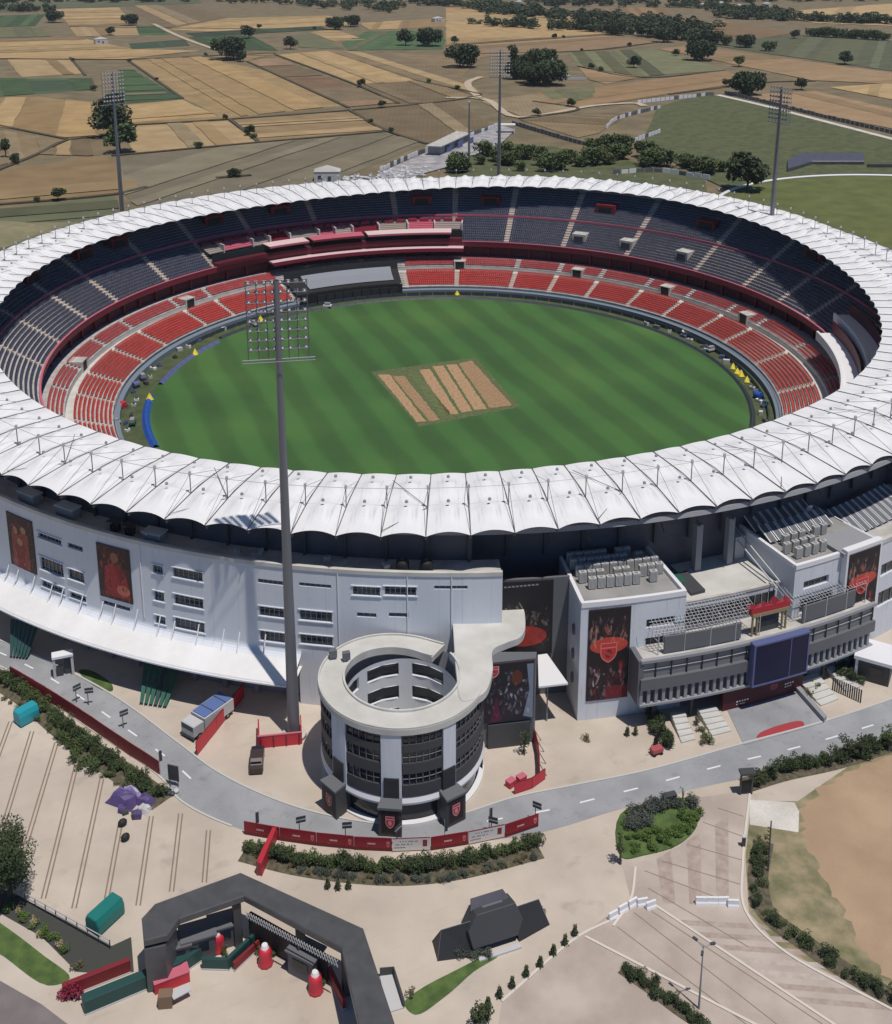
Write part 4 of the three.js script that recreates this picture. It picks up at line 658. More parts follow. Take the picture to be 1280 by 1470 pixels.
// ---------- pavilion wing on the right ----------
{
  const pv = thing('pavilion', 'white pavilion wing with dark glazed balconies, two tall blocks and a red pediment', 'building');
  const blockL = [171.5, 164.6], blockR = [156.3, 148.6];
  // left block
  {
    const h = 16.9, w = [[167.35,165.15,13.3,14.64], [167.9,167.42,9.91,12.5]].map(q => [Math.min(q[0], q[1]), Math.max(q[0], q[1]), q[2], q[3]]);
    const win = [[165.2, 167.2, 12.6, 13.9], [165.0, 165.5, 9.4, 11.2], [165.9, 167.2, 9.6, 11.2]];
    const b = obj('left_block', [openWall(115, blockL[1], blockL[0], 0, h, win, 0.5), sector(blockL[1], blockL[0], 102.5, 114.4, h - 0.4, h - 0.35, 4)], M.facade, pv);
    for (const q of win) curvedWindow(115, q, 0.5, b, 3);
    for (const th of blockL) { const g = [sector(th - 0.12, th + 0.12, 103, 115, 0, h, 1)]; obj('side_wall', g, M.facade, b); }
    const port = []; for (let i = 0; i < 3; i++) obj('side_port', new THREE.CylinderGeometry(0.45, 0.45, 0.3, 16).rotateZ(Math.PI / 2).scale(1, 1.7, 1).rotateY(-(171.5 - 180) * D).translate(...pt(171.66, 112.2, 4.6 + i * 3.6)), M.midGrey, b);
    obj('roof', sweep([[102.6, h], [114.6, h]], blockL[1], blockL[0], 6), M.roofGrey, b);
    obj('roof_parapet', [sector(blockL[1] - 0.1, blockL[0] + 0.1, 114.6, 115.1, h - 0.2, h + 0.5, 6), sector(blockL[0] - 0.12, blockL[0] + 0.14, 103, 114.6, h - 0.1, h + 0.5, 1), sector(blockL[1] - 0.14, blockL[1] + 0.12, 103, 114.6, h - 0.1, h + 0.5, 1)], M.white, b);
  }
  // middle wing: recessed roof at 14 m over glazed terraces
  const m0 = 156.4, m1 = 164.5;
  {
    const h = 13.9, mw = obj('middle_wing', sector(m0, m1, 112.4, 113, 0, h, 6), M.facade, pv);
    obj('flat_roof', sweep([[99.5, h + 0.02], [113, h + 0.02]], m0, m1, 8), M.slab, mw);
    obj('roof_edge', [sector(m0, m1, 112.7, 113.1, h + 0.03, h + 0.4, 8)], M.concrete, mw);
    obj('roof_frame', prism([[32.37,106.66], [34.41,105.82], [32.88,100.95], [31.03,102.02]], h + 0.05, h + 0.5), M.charcoal, mw);
    obj('green_cover', prism([[29.73,99.68], [30.61,99.13], [32.3,103.77], [31.31,104.46]], h + 0.05, h + 0.55), M.green, mw);
    for (const th of [161.0, 158.2]) obj('rear_column', sector(th - 0.25, th + 0.25, 105.2, 106.2, h, 21, 1), M.grey, mw);
    obj('upper_glazing', sector(m0 + 0.5, m1 - 0.5, 113.05, 113.2, 10.6, 13.2, 6), M.glass, mw);
    const bars = []; for (let th = m0 + 0.6; th < m1; th += 0.55) bars.push(bar(pt(th, 113.3, 10.5), pt(th, 113.3, 13.3), 0.06, 4)); obj('glazing_bars', bars, M.paleSteel, mw);
  }
  // balconies: slatted base, dark parapet, glazed band, deck
  {
    const a = 150.2, b = 168.0, r = 118.3, bl = obj('balcony_body', [sector(a, b, 112.6, 117.9, 3.7, 9.9, 16)], M.charcoal, pv);
    obj('balcony_deck', sector(a, b, 113.2, 118.2, 9.9, 10.05, 16), M.concrete, bl);
    obj('parapet_band', sector(a - 0.1, b + 0.1, 117.9, 118.5, 6.0, 7.6, 16), M.midGrey, bl);
    obj('lower_coping', sector(a - 0.1, b + 0.1, 117.8, 118.45, 3.55, 3.85, 16), M.grey, bl);
    obj('upper_coping', sector(a - 0.1, b + 0.1, 117.85, 118.4, 9.9, 10.3, 16), M.grey, bl);
    for (let th = a + 0.2; th < b; th += 0.5) obj('slat', sector(th, th + 0.2, 117.9, 118.25, 3.85, 6.0, 1), M.grey, bl);
    const gl = obj('band_glass', sweep([[118.0, 7.6], [118.0, 9.9]], a, b, 16), new THREE.MeshPhysicalMaterial({ color: new THREE.Color().setRGB(0.2, 0.205, 0.21), roughness: 0.3, side: THREE.DoubleSide }), bl);
    for (let th = a + 0.1; th < b; th += 1.05) obj('band_post', bar(pt(th, 118.15, 7.6), pt(th, 118.15, 9.9), 0.09, 4), M.dark, gl);
    obj('band_rail', sweep([[118.05, 8.7], [118.16, 8.76], [118.05, 8.82]], a, b, 16), M.grey, gl);
    obj('return_wall', sector(b - 0.1, b + 0.25, 112, 118.2, 3.7, 10.2, 1), M.midGrey, bl);
    obj('undercroft', sweep([[113.4, 0], [113.4, 3.7]], a - 2, b, 12), M.midGrey, pv);
    for (let th = a + 1; th < b; th += 2.6) obj('column', bar(pt(th, 116.9, 0), pt(th, 116.9, 3.7), 0.28, 10), M.charcoal, pv);
    // grey wind screens on the deck and a pipe trellis above
    obj('wind_screen', sector(161.0, 166.4, 117.0, 117.25, 10.3, 12.6, 4), M.midGrey, pv);
    obj('wind_screen', sector(151.6, 156.2, 117.0, 117.25, 10.3, 12.7, 4), M.midGrey, pv);
    for (const [t0, t1, yT] of [[159.6, 166.9, 14.3], [150.6, 157.2, 14.2]]) {
      const bars = [];
      for (let th = t0; th < t1; th += 0.26) { bars.push(bar(pt(th, 113.4, yT), pt(th, 117.2, yT - 1.1 + rr(-0.1, 0.1)), 0.04, 4)); }
      for (let i = 0; i < 9; i++) { const r2 = 113.5 + i * 0.45, y2 = yT - 0.05 - i * 0.137; for (let th = t0; th < t1 - 1; th += 1.5) bars.push(bar(pt(th, r2, y2), pt(th + 1.5, r2, y2), 0.04, 4)); }
      for (let th = t0; th <= t1; th += 1.8) bars.push(bar(pt(th, 117.2, 10), pt(th, 117.2, yT - 1.1), 0.07, 5), bar(pt(th, 117.2, 12), pt(th + 0.9, 115.6, yT - 0.6), 0.04, 4));
      obj('pipe_trellis', bars, M.paleSteel, pv);
    }
  }
  // navy glass box, pediment and entrance
  {
    const t0 = 156.5, t1 = 160.5;
    const s = obj('navy_screen', sector(t0, t1, 118.4, 119.3, 4.3, 10.1, 4), M.blueGlass, pv);
    obj('screen_frame', [sector(t0 - 0.12, t1 + 0.12, 118.3, 119.36, 10.1, 10.35, 4), sector(t0 - 0.12, t1 + 0.12, 118.3, 119.36, 4.05, 4.3, 4), sector(t0 - 0.12, t0, 118.3, 119.36, 4.3, 10.1, 1), sector(t1, t1 + 0.12, 118.3, 119.36, 4.3, 10.1, 1), sector(t0 + 1.3, t0 + 1.36, 119.3, 119.34, 4.3, 10.1, 1)], M.slateBlue, s);
    const p = obj('pediment', [sector(t0 + 0.8, t1 - 0.2, 116.6, 117.2, 13.4, 14.3, 2)], M.red, pv);
    const zig = []; for (let i = 0; i < 4; i++) { const th = t0 + 0.9 + i * 0.85; const g = new THREE.ConeGeometry(0.95, i === 1 ? 1.2 : 0.7, 4, 1).scale(1, 1, 0.35).rotateY(-(th - 180) * D); zig.push(g.translate(...pt(th + 0.3, 116.9, 14.3 + (i === 1 ? 0.6 : 0.35)))); }
    obj('pediment_crown', zig, M.deepRed, p);
    obj('pediment_base', sector(t0 + 0.9, t1 - 0.3, 116.5, 117.25, 12.9, 13.4, 2), M.gold, p);
    for (const th of [t0 + 1.0, t0 + 1.3, t1 - 0.75, t1 - 0.4]) obj('pillar', bar(pt(th, 117, 10), pt(th, 117, 12.9), 0.16, 8), M.gold, p);
    obj('niche', sector(t0 + 1.4, t1 - 0.85, 116.4, 116.6, 10, 12.9, 2), M.charcoal, p);
    obj('niche_window', sector(t0 + 1.7, t1 - 1.2, 116.6, 116.66, 11.6, 12.6, 2), M.glass, p);
    const g = sweep([[117.7, 0.25], [117.7, 3.5]], t1 + 1.6, t0 - 0.6, 4), u = g.attributes.uv; for (let i = 0; i <= 4; i++) { u.setXY(i * 2, i / 4, 0); u.setXY(i * 2 + 1, i / 4, 1); }
    obj('entrance_sign', g, printM.entrance, pv);
    obj('sign_backing', sector(t0 - 0.6, t1 + 1.6, 117.3, 117.65, 0.1, 3.55, 4), M.deepRed, pv);
  }
  // right block
  {
    const h = 17.6, win = [[153.4, 155.6, 14.0, 15.2], [152.9, 155.8, 10.4, 12.6]];
    const b = obj('right_block', [openWall(115.6, blockR[1], blockR[0], 0, h, win, 0.5), sector(blockR[1], blockR[0], 103, 115, h - 0.4, h - 0.35, 4)], M.facade, pv);
    for (const q of win) curvedWindow(115.6, q, 0.5, b, 4);
    for (const th of blockR) obj('side_wall', sector(th - 0.12, th + 0.12, 103, 115.6, 0, h, 1), M.facade, b);
    obj('roof', sweep([[102.6, h], [115.2, h]], blockR[1], blockR[0], 6), M.roofGrey, b);
    obj('roof_parapet', [sector(blockR[1] - 0.1, blockR[0] + 0.1, 115.2, 115.7, h - 0.2, h + 0.45, 6), sector(blockR[0] - 0.12, blockR[0] + 0.14, 103, 115.2, h - 0.1, h + 0.45, 1)], M.white, b);
    obj('banner_fin', sector(149.0, 152.4, 115.6, 116.6, 0, 18.6, 2), M.white, b);
    obj('roof_slab_step', sector(149.2, 152.6, 111.5, 116.4, h + 0.05, h + 0.6, 2), M.grey, b);
    obj('stair_rail', [bar(pt(156.9, 103, 18.2), pt(156.9, 114, 14.9), 0.12), bar(pt(157.3, 103, 17.6), pt(157.3, 114.5, 14.4), 0.12), sector(156.6, 157.5, 103, 105.5, 13.9, 17.4, 1)], M.paleGrey, b);
  }
  // lower wing further right
  {
    const w = obj('end_wing', [openWall(114, 118, 148.4, 0, 15.6, [[140, 147, 10, 12], [130, 138, 10, 12], [140, 147, 5, 7.5]], 0.5)], M.facade, pv);
    obj('roof', sweep([[104, 15.6], [114, 15.6]], 118, 148.4, 20), M.concrete, w);
    obj('roof_parapet', sector(118, 148.4, 113.6, 114.1, 15.5, 16.1, 20), M.slab, w);
    for (const q of [[140, 147, 10, 12], [130, 138, 10, 12], [140, 147, 5, 7.5]]) curvedWindow(114, q, 0.5, w, 8);
  }
  wallBanner(168.3, 171.1, 115, 3.0, 16.2, printM.crest, 'tall crest banner on the white block beside the air conditioners');
  wallBanner(149.25, 152.2, 116.6, 6.6, 17.9, printM.crest, 'tall crest banner on the fin of the right white block');
  // recessed wall with the night banner, and the white awning at its foot
  obj('recess_wall', sector(171.6, 177.6, 108.6, 109, 0, 17.6, 4), M.midGrey, pv);
  wallBanner(172.75, 177.2, 109, 6.4, 17.3, printM.night, 'black night-match banner in the recess behind the white awning');
  const aw = obj('awning', prism([[11.86,108.86], [13.1,108.56], [15.27,114.83], [11.45,115.53]], 0, 0.25), M.white, pv);
  aw.position.y = 6.2;
  obj('awning_post', bar(pt(173.6, 114.5, 0), pt(173.6, 114.5, 6.2), 0.1), M.grey, pv);
}
// ---------- entrance ramp, stairs, planters ----------
struct('entrance_ramp', prism([[36.79,110.59], [37.4,118.48], [48.83,114.23], [46.78,106.63]], -0.01, 0.06), G.road);
struct('ramp_side', prism([[46.78,106.63], [48.83,114.23], [49.37,113.68], [47.39,106.17]], 0, 0.7), M.grey);
struct('ramp_stripe', prism(smooth([[39.34,117.17], [40.15,116.12], [46.01,113.95], [46.12,114.77], [42.59,116.38]], 30, true), 0.06, 0.1), mat([0.36, 0.04, 0.05], 0.8));
function stair(poly, n, rise, label) {
  const [a, b, c, d] = poly, t = thing('stone_stair', label, 'stairs'); // a-b top edge, d-c bottom edge
  const L = (p, q, k) => [p[0] + (q[0] - p[0]) * k, p[1] + (q[1] - p[1]) * k];
  for (let i = 0; i < n; i++) obj('step', prism([L(a, d, i / n), L(b, c, i / n), L(b, c, (i + 1) / n), L(a, d, (i + 1) / n)], 0.01, (n - i) * rise, 0.03), M.slab, t);
  return t;
}
stair([[32.65,112.57], [35.16,112.01], [36.45,115.85], [33.72,116.78]], 5, 0.19, 'pale stone steps left of the entrance ramp with a dark rail');
stair([[29,113.4], [30.89,113.12], [31.44,117.44], [29.53,118.09]], 5, 0.19, 'pale stone steps between the dark shrubs and the leafy planter');
stair([[47.67,106.17], [50.83,104.95], [52.42,109.43], [49.53,110.87]], 5, 0.19, 'pale stone steps right of the grey entrance ramp');
stair([[52.57,103.71], [55.02,102.77], [56.35,106.78], [53.85,107.97]], 5, 0.19, 'pale stone steps beside the white cabin');

// ---------- rooftop plant ----------
M.acGrey = mat([0.5, 0.49, 0.46], 0.6);
function acUnit() {
  const t = thing('air_conditioner', 'off-white air conditioner among the rows on the left block roof', 'air conditioner', [0, 0, 0], 0, 'air conditioners on the left block roof');
  obj('casing', new THREE.BoxGeometry(1.0, 1.5, 0.62).translate(0, 0.85, 0), M.acGrey, t);
  obj('fan_guard', new THREE.CylinderGeometry(0.24, 0.26, 0.1, 14).translate(0, 1.64, 0), M.grey, t);
  obj('louvre', [-0.36, -0.18, 0, 0.18, 0.36].map(x => box(0.05, 1.2, 0.03, x, 0.22, 0.31)), M.midGrey, t);
  obj('stand', [box(0.08, 0.12, 0.6, -0.35), box(0.08, 0.12, 0.6, 0.35)], M.charcoal, t);
  return t;
}
{
  const u0 = acUnit(); let first = true;
  const put = (th, r, y, lab, grp) => { const [x, , z] = pt(th, r, 0); if (first) { u0.position.set(x, y, z); u0.rotation.y = -(th - 180) * D + rr(-0.05, 0.05); first = false; } else dup(u0, [x, y, z], -(th - 180) * D + rr(-0.06, 0.06), lab, grp); };
  for (const [r, t0, t1] of [[104.8, 165.4, 171.1], [106.4, 165.4, 171.1], [108.0, 165.2, 170.9], [109.6, 165.2, 170.8], [111.2, 166.0, 170.6]]) for (let th = t0; th < t1; th += 0.62) if (rnd() > 0.1) put(th, r, 16.95, null, null);
  for (const [r, t0, t1] of [[110.2, 151.4, 155.9], [112, 152.8, 155.9], [113.6, 153.2, 155.8]]) for (let th = t0; th < t1; th += 0.72) if (rnd() > 0.15) put(th, r, 17.65, 'off-white air conditioner in front of the tilted roof panels', 'air conditioners on the right block roof');
}
{ // tilted dark roof panels with white edges
  const t = thing('roof_panel', 'tilted dark roof panel with pale edges behind the right air conditioners', 'solar panel', [0, 0, 0], 0, 'tilted panels on the right block roof');
  const pg = new THREE.BoxGeometry(1.1, 0.08, 3.0).rotateX(0.42);
  obj('panel', pg.clone().translate(0, 1.0, 0), M.midGrey, t);
  for (const s of [-1, 1]) obj('edge', new THREE.BoxGeometry(0.14, 0.14, 3.04).rotateX(0.42).translate(s * 0.56, 1.02, 0), M.white, t);
  obj('leg', [bar([0, 0, 1.1], [0, 0.55, 1.1], 0.05, 5), bar([0, 0, -1.1], [0, 1.45, -1.1], 0.05, 5)], M.steel, t);
  let first = true;
  const put = (th, r, y, lab, grp) => { const [x, , z] = pt(th, r, 0), a = -(th - 180) * D; if (first) { t.position.set(x, y, z); t.rotation.y = a; first = false; } else dup(t, [x, y, z], a, lab, grp); };
  for (const r of [104.8, 108]) for (let th = 150.2; th < 156.3; th += 0.78) put(th, r, 17.62);
  for (const r of [106.5, 109.5]) for (let th = 140.5; th < 148; th += 0.78) put(th, r, 15.62, 'tilted dark roof panel with pale edges on the end wing', 'tilted panels on the end wing roof');
}
function dish(p, s, turn, label) { const t = thing('satellite_dish', label, 'satellite dish', p, turn); obj('bowl', new THREE.SphereGeometry(0.7 * s, 16, 8, 0, 7, 0, 0.9).rotateX(Math.PI * 0.6).translate(0, 1.1 * s, 0), M.white, t); obj('mast', bar([0, 0, 0], [0, 1.1 * s, -0.1], 0.05 * s), M.grey, t); return t; }
{
  const a = pt(150.3, 105.2, 17.9); dish(a, 1.1, 0.4, 'white satellite dish above the tilted roof panels');
  const q = [201.78,19.62]; dish(pt(q[0], 110, 19.9), 0.9, 0.2, 'white satellite dish beside the grey rooftop hut');
  // things on the terrace over the white facade
  const hut = (px, w, d, h, label, m, name = 'rooftop_hut') => { const p = pt(px[0], 109.8, 19.86), t = thing(name, label, 'roof hut', p, -(px[0] - 180) * D); obj('body', box(w, h, d), m, t); obj('lid', box(w + 0.3, 0.16, d + 0.3, 0, h), M.paleGrey, t); return t; };
  hut([213.55,17.73], 3.4, 1.5, 1.5, 'long grey plant box on the terrace near the figures banner', M.roofGrey);
  hut([209.36,18.36], 3.4, 1.5, 1.5, 'long grey plant box on the terrace by the slit windows', M.roofGrey);
  hut([201.36,18.31], 2.8, 1.6, 1.2, 'pale grey hut on the terrace beside the satellite dish', M.grey);
  for (const [px, lab] of [[[204.71,18.47], 'black machinery cage on the terrace above the red figure banner'], [[203.4,18.41], 'black machinery cage on the terrace beside the satellite dish']]) {
    const p = pt(px[0], 110, 19.86), t = thing('machinery_cage', lab, 'machine', p, -(px[0] - 180) * D);
    obj('engine', box(1.2, 0.9, 0.8, 0, 0.1), M.black, t);
    const e = []; for (let i = 0; i < 5; i++) e.push(bar([-0.9 + i * 0.45, 0, 0.6], [-0.9 + i * 0.45, 1.5, 0.6], 0.04, 4), bar([-0.9 + i * 0.45, 0, -0.6], [-0.9 + i * 0.45, 1.5, -0.6], 0.04, 4)); e.push(box(2, 0.06, 1.3, 0, 1.5));
    obj('cage', e, M.charcoal, t);
  }
  for (const [px, lab] of [[[183.13,19.76], 'black water tank on the terrace, the one nearer the floodlight tower'], [[181.52,19.84], 'black water tank on the terrace, the one nearer the pavilion']]) {
    const p = pt(px[0], 110.2, 19.86), t = thing('water_tank', lab, 'water tank', p);
    obj('drum', lathe([[0, 0], [0.85, 0], [0.88, 0.5], [0.84, 0.55], [0.88, 1.1], [0.7, 1.5], [0.3, 1.65], [0, 1.66]], 18), M.black, t); obj('lid', new THREE.CylinderGeometry(0.3, 0.3, 0.15, 12).translate(0, 1.7, 0), M.charcoal, t);
  }
  for (let i = 0; i < 9; i++) { const th = rr(182, 221), t = thing('roof_vent', 'small pale roof vent on the facade terrace', 'vent', pt(th, rr(108.8, 110.6), 19.86), rr(0, 3), 'roof vents on the facade terrace'); obj('box', box(rr(0.5, 1.1), rr(0.3, 0.7), rr(0.4, 0.8)), M.slab, t); obj('cap', box(0.3, 0.2, 0.3, 0, 0.6), M.grey, t); }
}

// ---------- floodlight towers ----------
function floodlightTower(p, turn, label) {
  const t = thing('floodlight_tower', label, 'floodlight', p, turn, 'floodlight towers round the stadium');
  const H = 61;
  obj('pole', lathe([[0.95, 0], [0.95, 0.4], [0.8, 0.6], [0.62, 20], [0.48, 40], [0.36, 52], [0.3, H]], 16), M.poleGrey, t);
  obj('foot', lathe([[0, 0.5], [1.5, 0.5], [1.6, 0], [0, 0]], 20), M.concrete, t);
  obj('ladder', [bar([-0.25, 2, -0.95], [-0.25, 52, -0.5], 0.04, 4), bar([0.25, 2, -0.95], [0.25, 52, -0.5], 0.04, 4)], M.steel, t);
  const hd = group('lamp_head', t);
  obj('crossbeam', [bar([-4.2, 51.4, 0], [4.2, 51.4, 0], 0.09, 6), bar([-4.2, 51.4, 0.9], [4.2, 51.4, 0.9], 0.05, 6)], M.grey, hd);
  const fr = [];
  for (let i = 0; i < 8; i++) fr.push(bar([-3.5, 52.6 + i * 1.15, 0], [3.5, 52.6 + i * 1.15, 0], 0.05, 4));
  for (const x of [-3.5, -2.3, -1.2, 1.2, 2.3, 3.5]) fr.push(bar([x, 51.4, 0], [x, 61, 0], 0.05, 4));
  obj('lamp_frame', fr, M.steel, hd);
  const body = new THREE.CylinderGeometry(0.3, 0.18, 0.34, 9).rotateX(-Math.PI / 2 + 0.5), vis = new THREE.BoxGeometry(0.46, 0.06, 0.22).translate(0, 0.28, 0);
  const lamp = merge([body, vis]);
  for (let j = 0; j < 8; j++) for (let i = 0; i < 8; i++) { const o = obj('lamp', lamp, M.lampGrey, hd); o.position.set(-3.2 + i * 0.914, 52.6 + j * 1.15, -0.25); }
  return t;
}
M.poleGrey = mat([0.2, 0.205, 0.225], 0.5, { metalness: 0.4 }); M.lampGrey = mat([0.34, 0.34, 0.35], 0.5, { metalness: 0.3 });
{
  const f = floodlightTower([-19.9, 0, 116.6], 0.17, 'tall grey floodlight tower standing beside the round ramp tower');
  const far = [[[-98.21,-93.71], 'tall grey floodlight tower behind the stand, with trees at its back'], [[18.54,-159.89], 'tall grey floodlight tower beyond the roof near the service yard'], [[87.76,-58.32], 'tall grey floodlight tower beside the second oval']];
  for (const [q, lab] of far) dup(f, [q[0], 0, q[1]], Math.atan2(q[0], q[1]), lab);
  const q = [10.1,-271.66], s = thing('lamp_mast', 'slender bare mast standing in the service yard', 'mast', [q[0], 0, q[1]]);
  obj('pole', lathe([[0.6, 0], [0.45, 12], [0.3, 27], [0, 27]], 10), M.poleGrey, s); obj('tip', new THREE.SphereGeometry(0.45, 10, 8).translate(0, 27.2, 0), M.paleSteel, s);
}
// red planter box at the tower's foot
{
  const t = thing('red_crate_wall', 'low red boarded enclosure round the floodlight foot', 'enclosure', [-21.4, 0, 118.6], 0.15);
  obj('front_board', box(5.4, 1.7, 0.15), M.brightRed, t); obj('side_board', box(0.15, 1.7, 3.4, -2.7, 0, -1.7), M.red, t); obj('side_board', box(0.15, 1.7, 3.4, 2.7, 0, -1.7), M.red, t); obj('top_rail', box(5.6, 0.1, 0.25, 0, 1.7), M.rose, t); for (const x of [-2.4, -0.8, 0.8, 2.4]) obj('post', box(0.14, 1.6, 0.12, x, 0, 0.13), M.deepRed, t);
}

// ---------- foliage ----------
const leafTones = { dark: [[0.024, 0.042, 0.016], [0.06, 0.085, 0.03]], mid: [[0.04, 0.065, 0.02], [0.10, 0.135, 0.04]], lush: [[0.05, 0.10, 0.018], [0.12, 0.19, 0.035]], dry: [[0.08, 0.08, 0.035], [0.17, 0.15, 0.07]], cool: [[0.05, 0.065, 0.05], [0.11, 0.125, 0.10]], crimson: [[0.16, 0.01, 0.03], [0.36, 0.02, 0.07]], flower: [[0.30, 0.26, 0.10], [0.45, 0.38, 0.20]] };
const leafMat = mat([1, 1, 1], 0.85, { vertexColors: true });
// leaves scattered through clumps: [[x, y, z, radius], ...]
function leaves(clumps, per, size, tone, flat = 0.8) {
  const P = [], C = [], [a, b] = leafTones[tone], v = new THREE.Vector3(), e = new THREE.Euler(), m = new THREE.Matrix4();
  for (const [cx, cy, cz, r] of clumps) {
    const ct = rnd(), n = Math.round(per * r * r);
    for (let i = 0; i < n; i++) {
      v.set(rr(-1, 1), rr(-1, 1), rr(-1, 1)); const l = v.length() || 1; v.multiplyScalar((0.45 + 0.6 * Math.pow(rnd(), 0.6)) * r / l); v.y *= flat;
      const s = size * rr(0.6, 1.4), t = Math.min(1, Math.max(0, ct * 0.6 + rnd() * 0.5)), col = a.map((q, k) => q + (b[k] - q) * t);
      m.makeRotationFromEuler(e.set(rr(-1.1, 1.1), rr(0, 6.3), rr(-1.1, 1.1)));
      const q = [[-s, 0, 0], [0, 0.15 * s, s * 0.62], [s, 0, 0], [0, 0.15 * s, -s * 0.62]].map(p => new THREE.Vector3(...p).applyMatrix4(m).add(v).add(new THREE.Vector3(cx, cy, cz)));
      for (const k of [0, 1, 2, 0, 2, 3]) { P.push(q[k].x, q[k].y, q[k].z); C.push(...col); }
    }
  }
  const g = new THREE.BufferGeometry(); g.setAttribute('position', new THREE.Float32BufferAttribute(P, 3)); g.setAttribute('color', new THREE.Float32BufferAttribute(C, 3)); g.computeVertexNormals(); return g;
}
function crownClumps(w, h, base, n) { // uneven crown
  const out = [];
  for (let i = 0; i < n; i++) { const a = rr(0, 6.283), q = Math.sqrt(rnd()) * w * 0.36, k = rnd(); out.push([Math.cos(a) * q, base + h * (0.22 + 0.62 * k) * (1 - 0.25 * q / w), Math.sin(a) * q, w * rr(0.15, 0.27)]); }
  return out;
}
function treeParts(t, w, h, tone, n, per, size) {
  const tr = h * 0.3, cl = crownClumps(w, h * 0.85, h * 0.15, n), limbs = [bar([0, 0, 0], [0.05 * h * 0.2, tr + h * 0.15, 0.02 * h], 0.035 * h, 8, 0.02 * h)];
  for (let i = 0; i < Math.min(5, n); i++) { const c = cl[i]; limbs.push(bar([0, tr * 0.9, 0], [c[0] * 0.8, c[1], c[2] * 0.8], 0.014 * h, 5, 0.006 * h)); }
  obj('trunk', limbs, M.bark, t); obj('crown', leaves(cl, per, size, tone), leafMat, t);
}
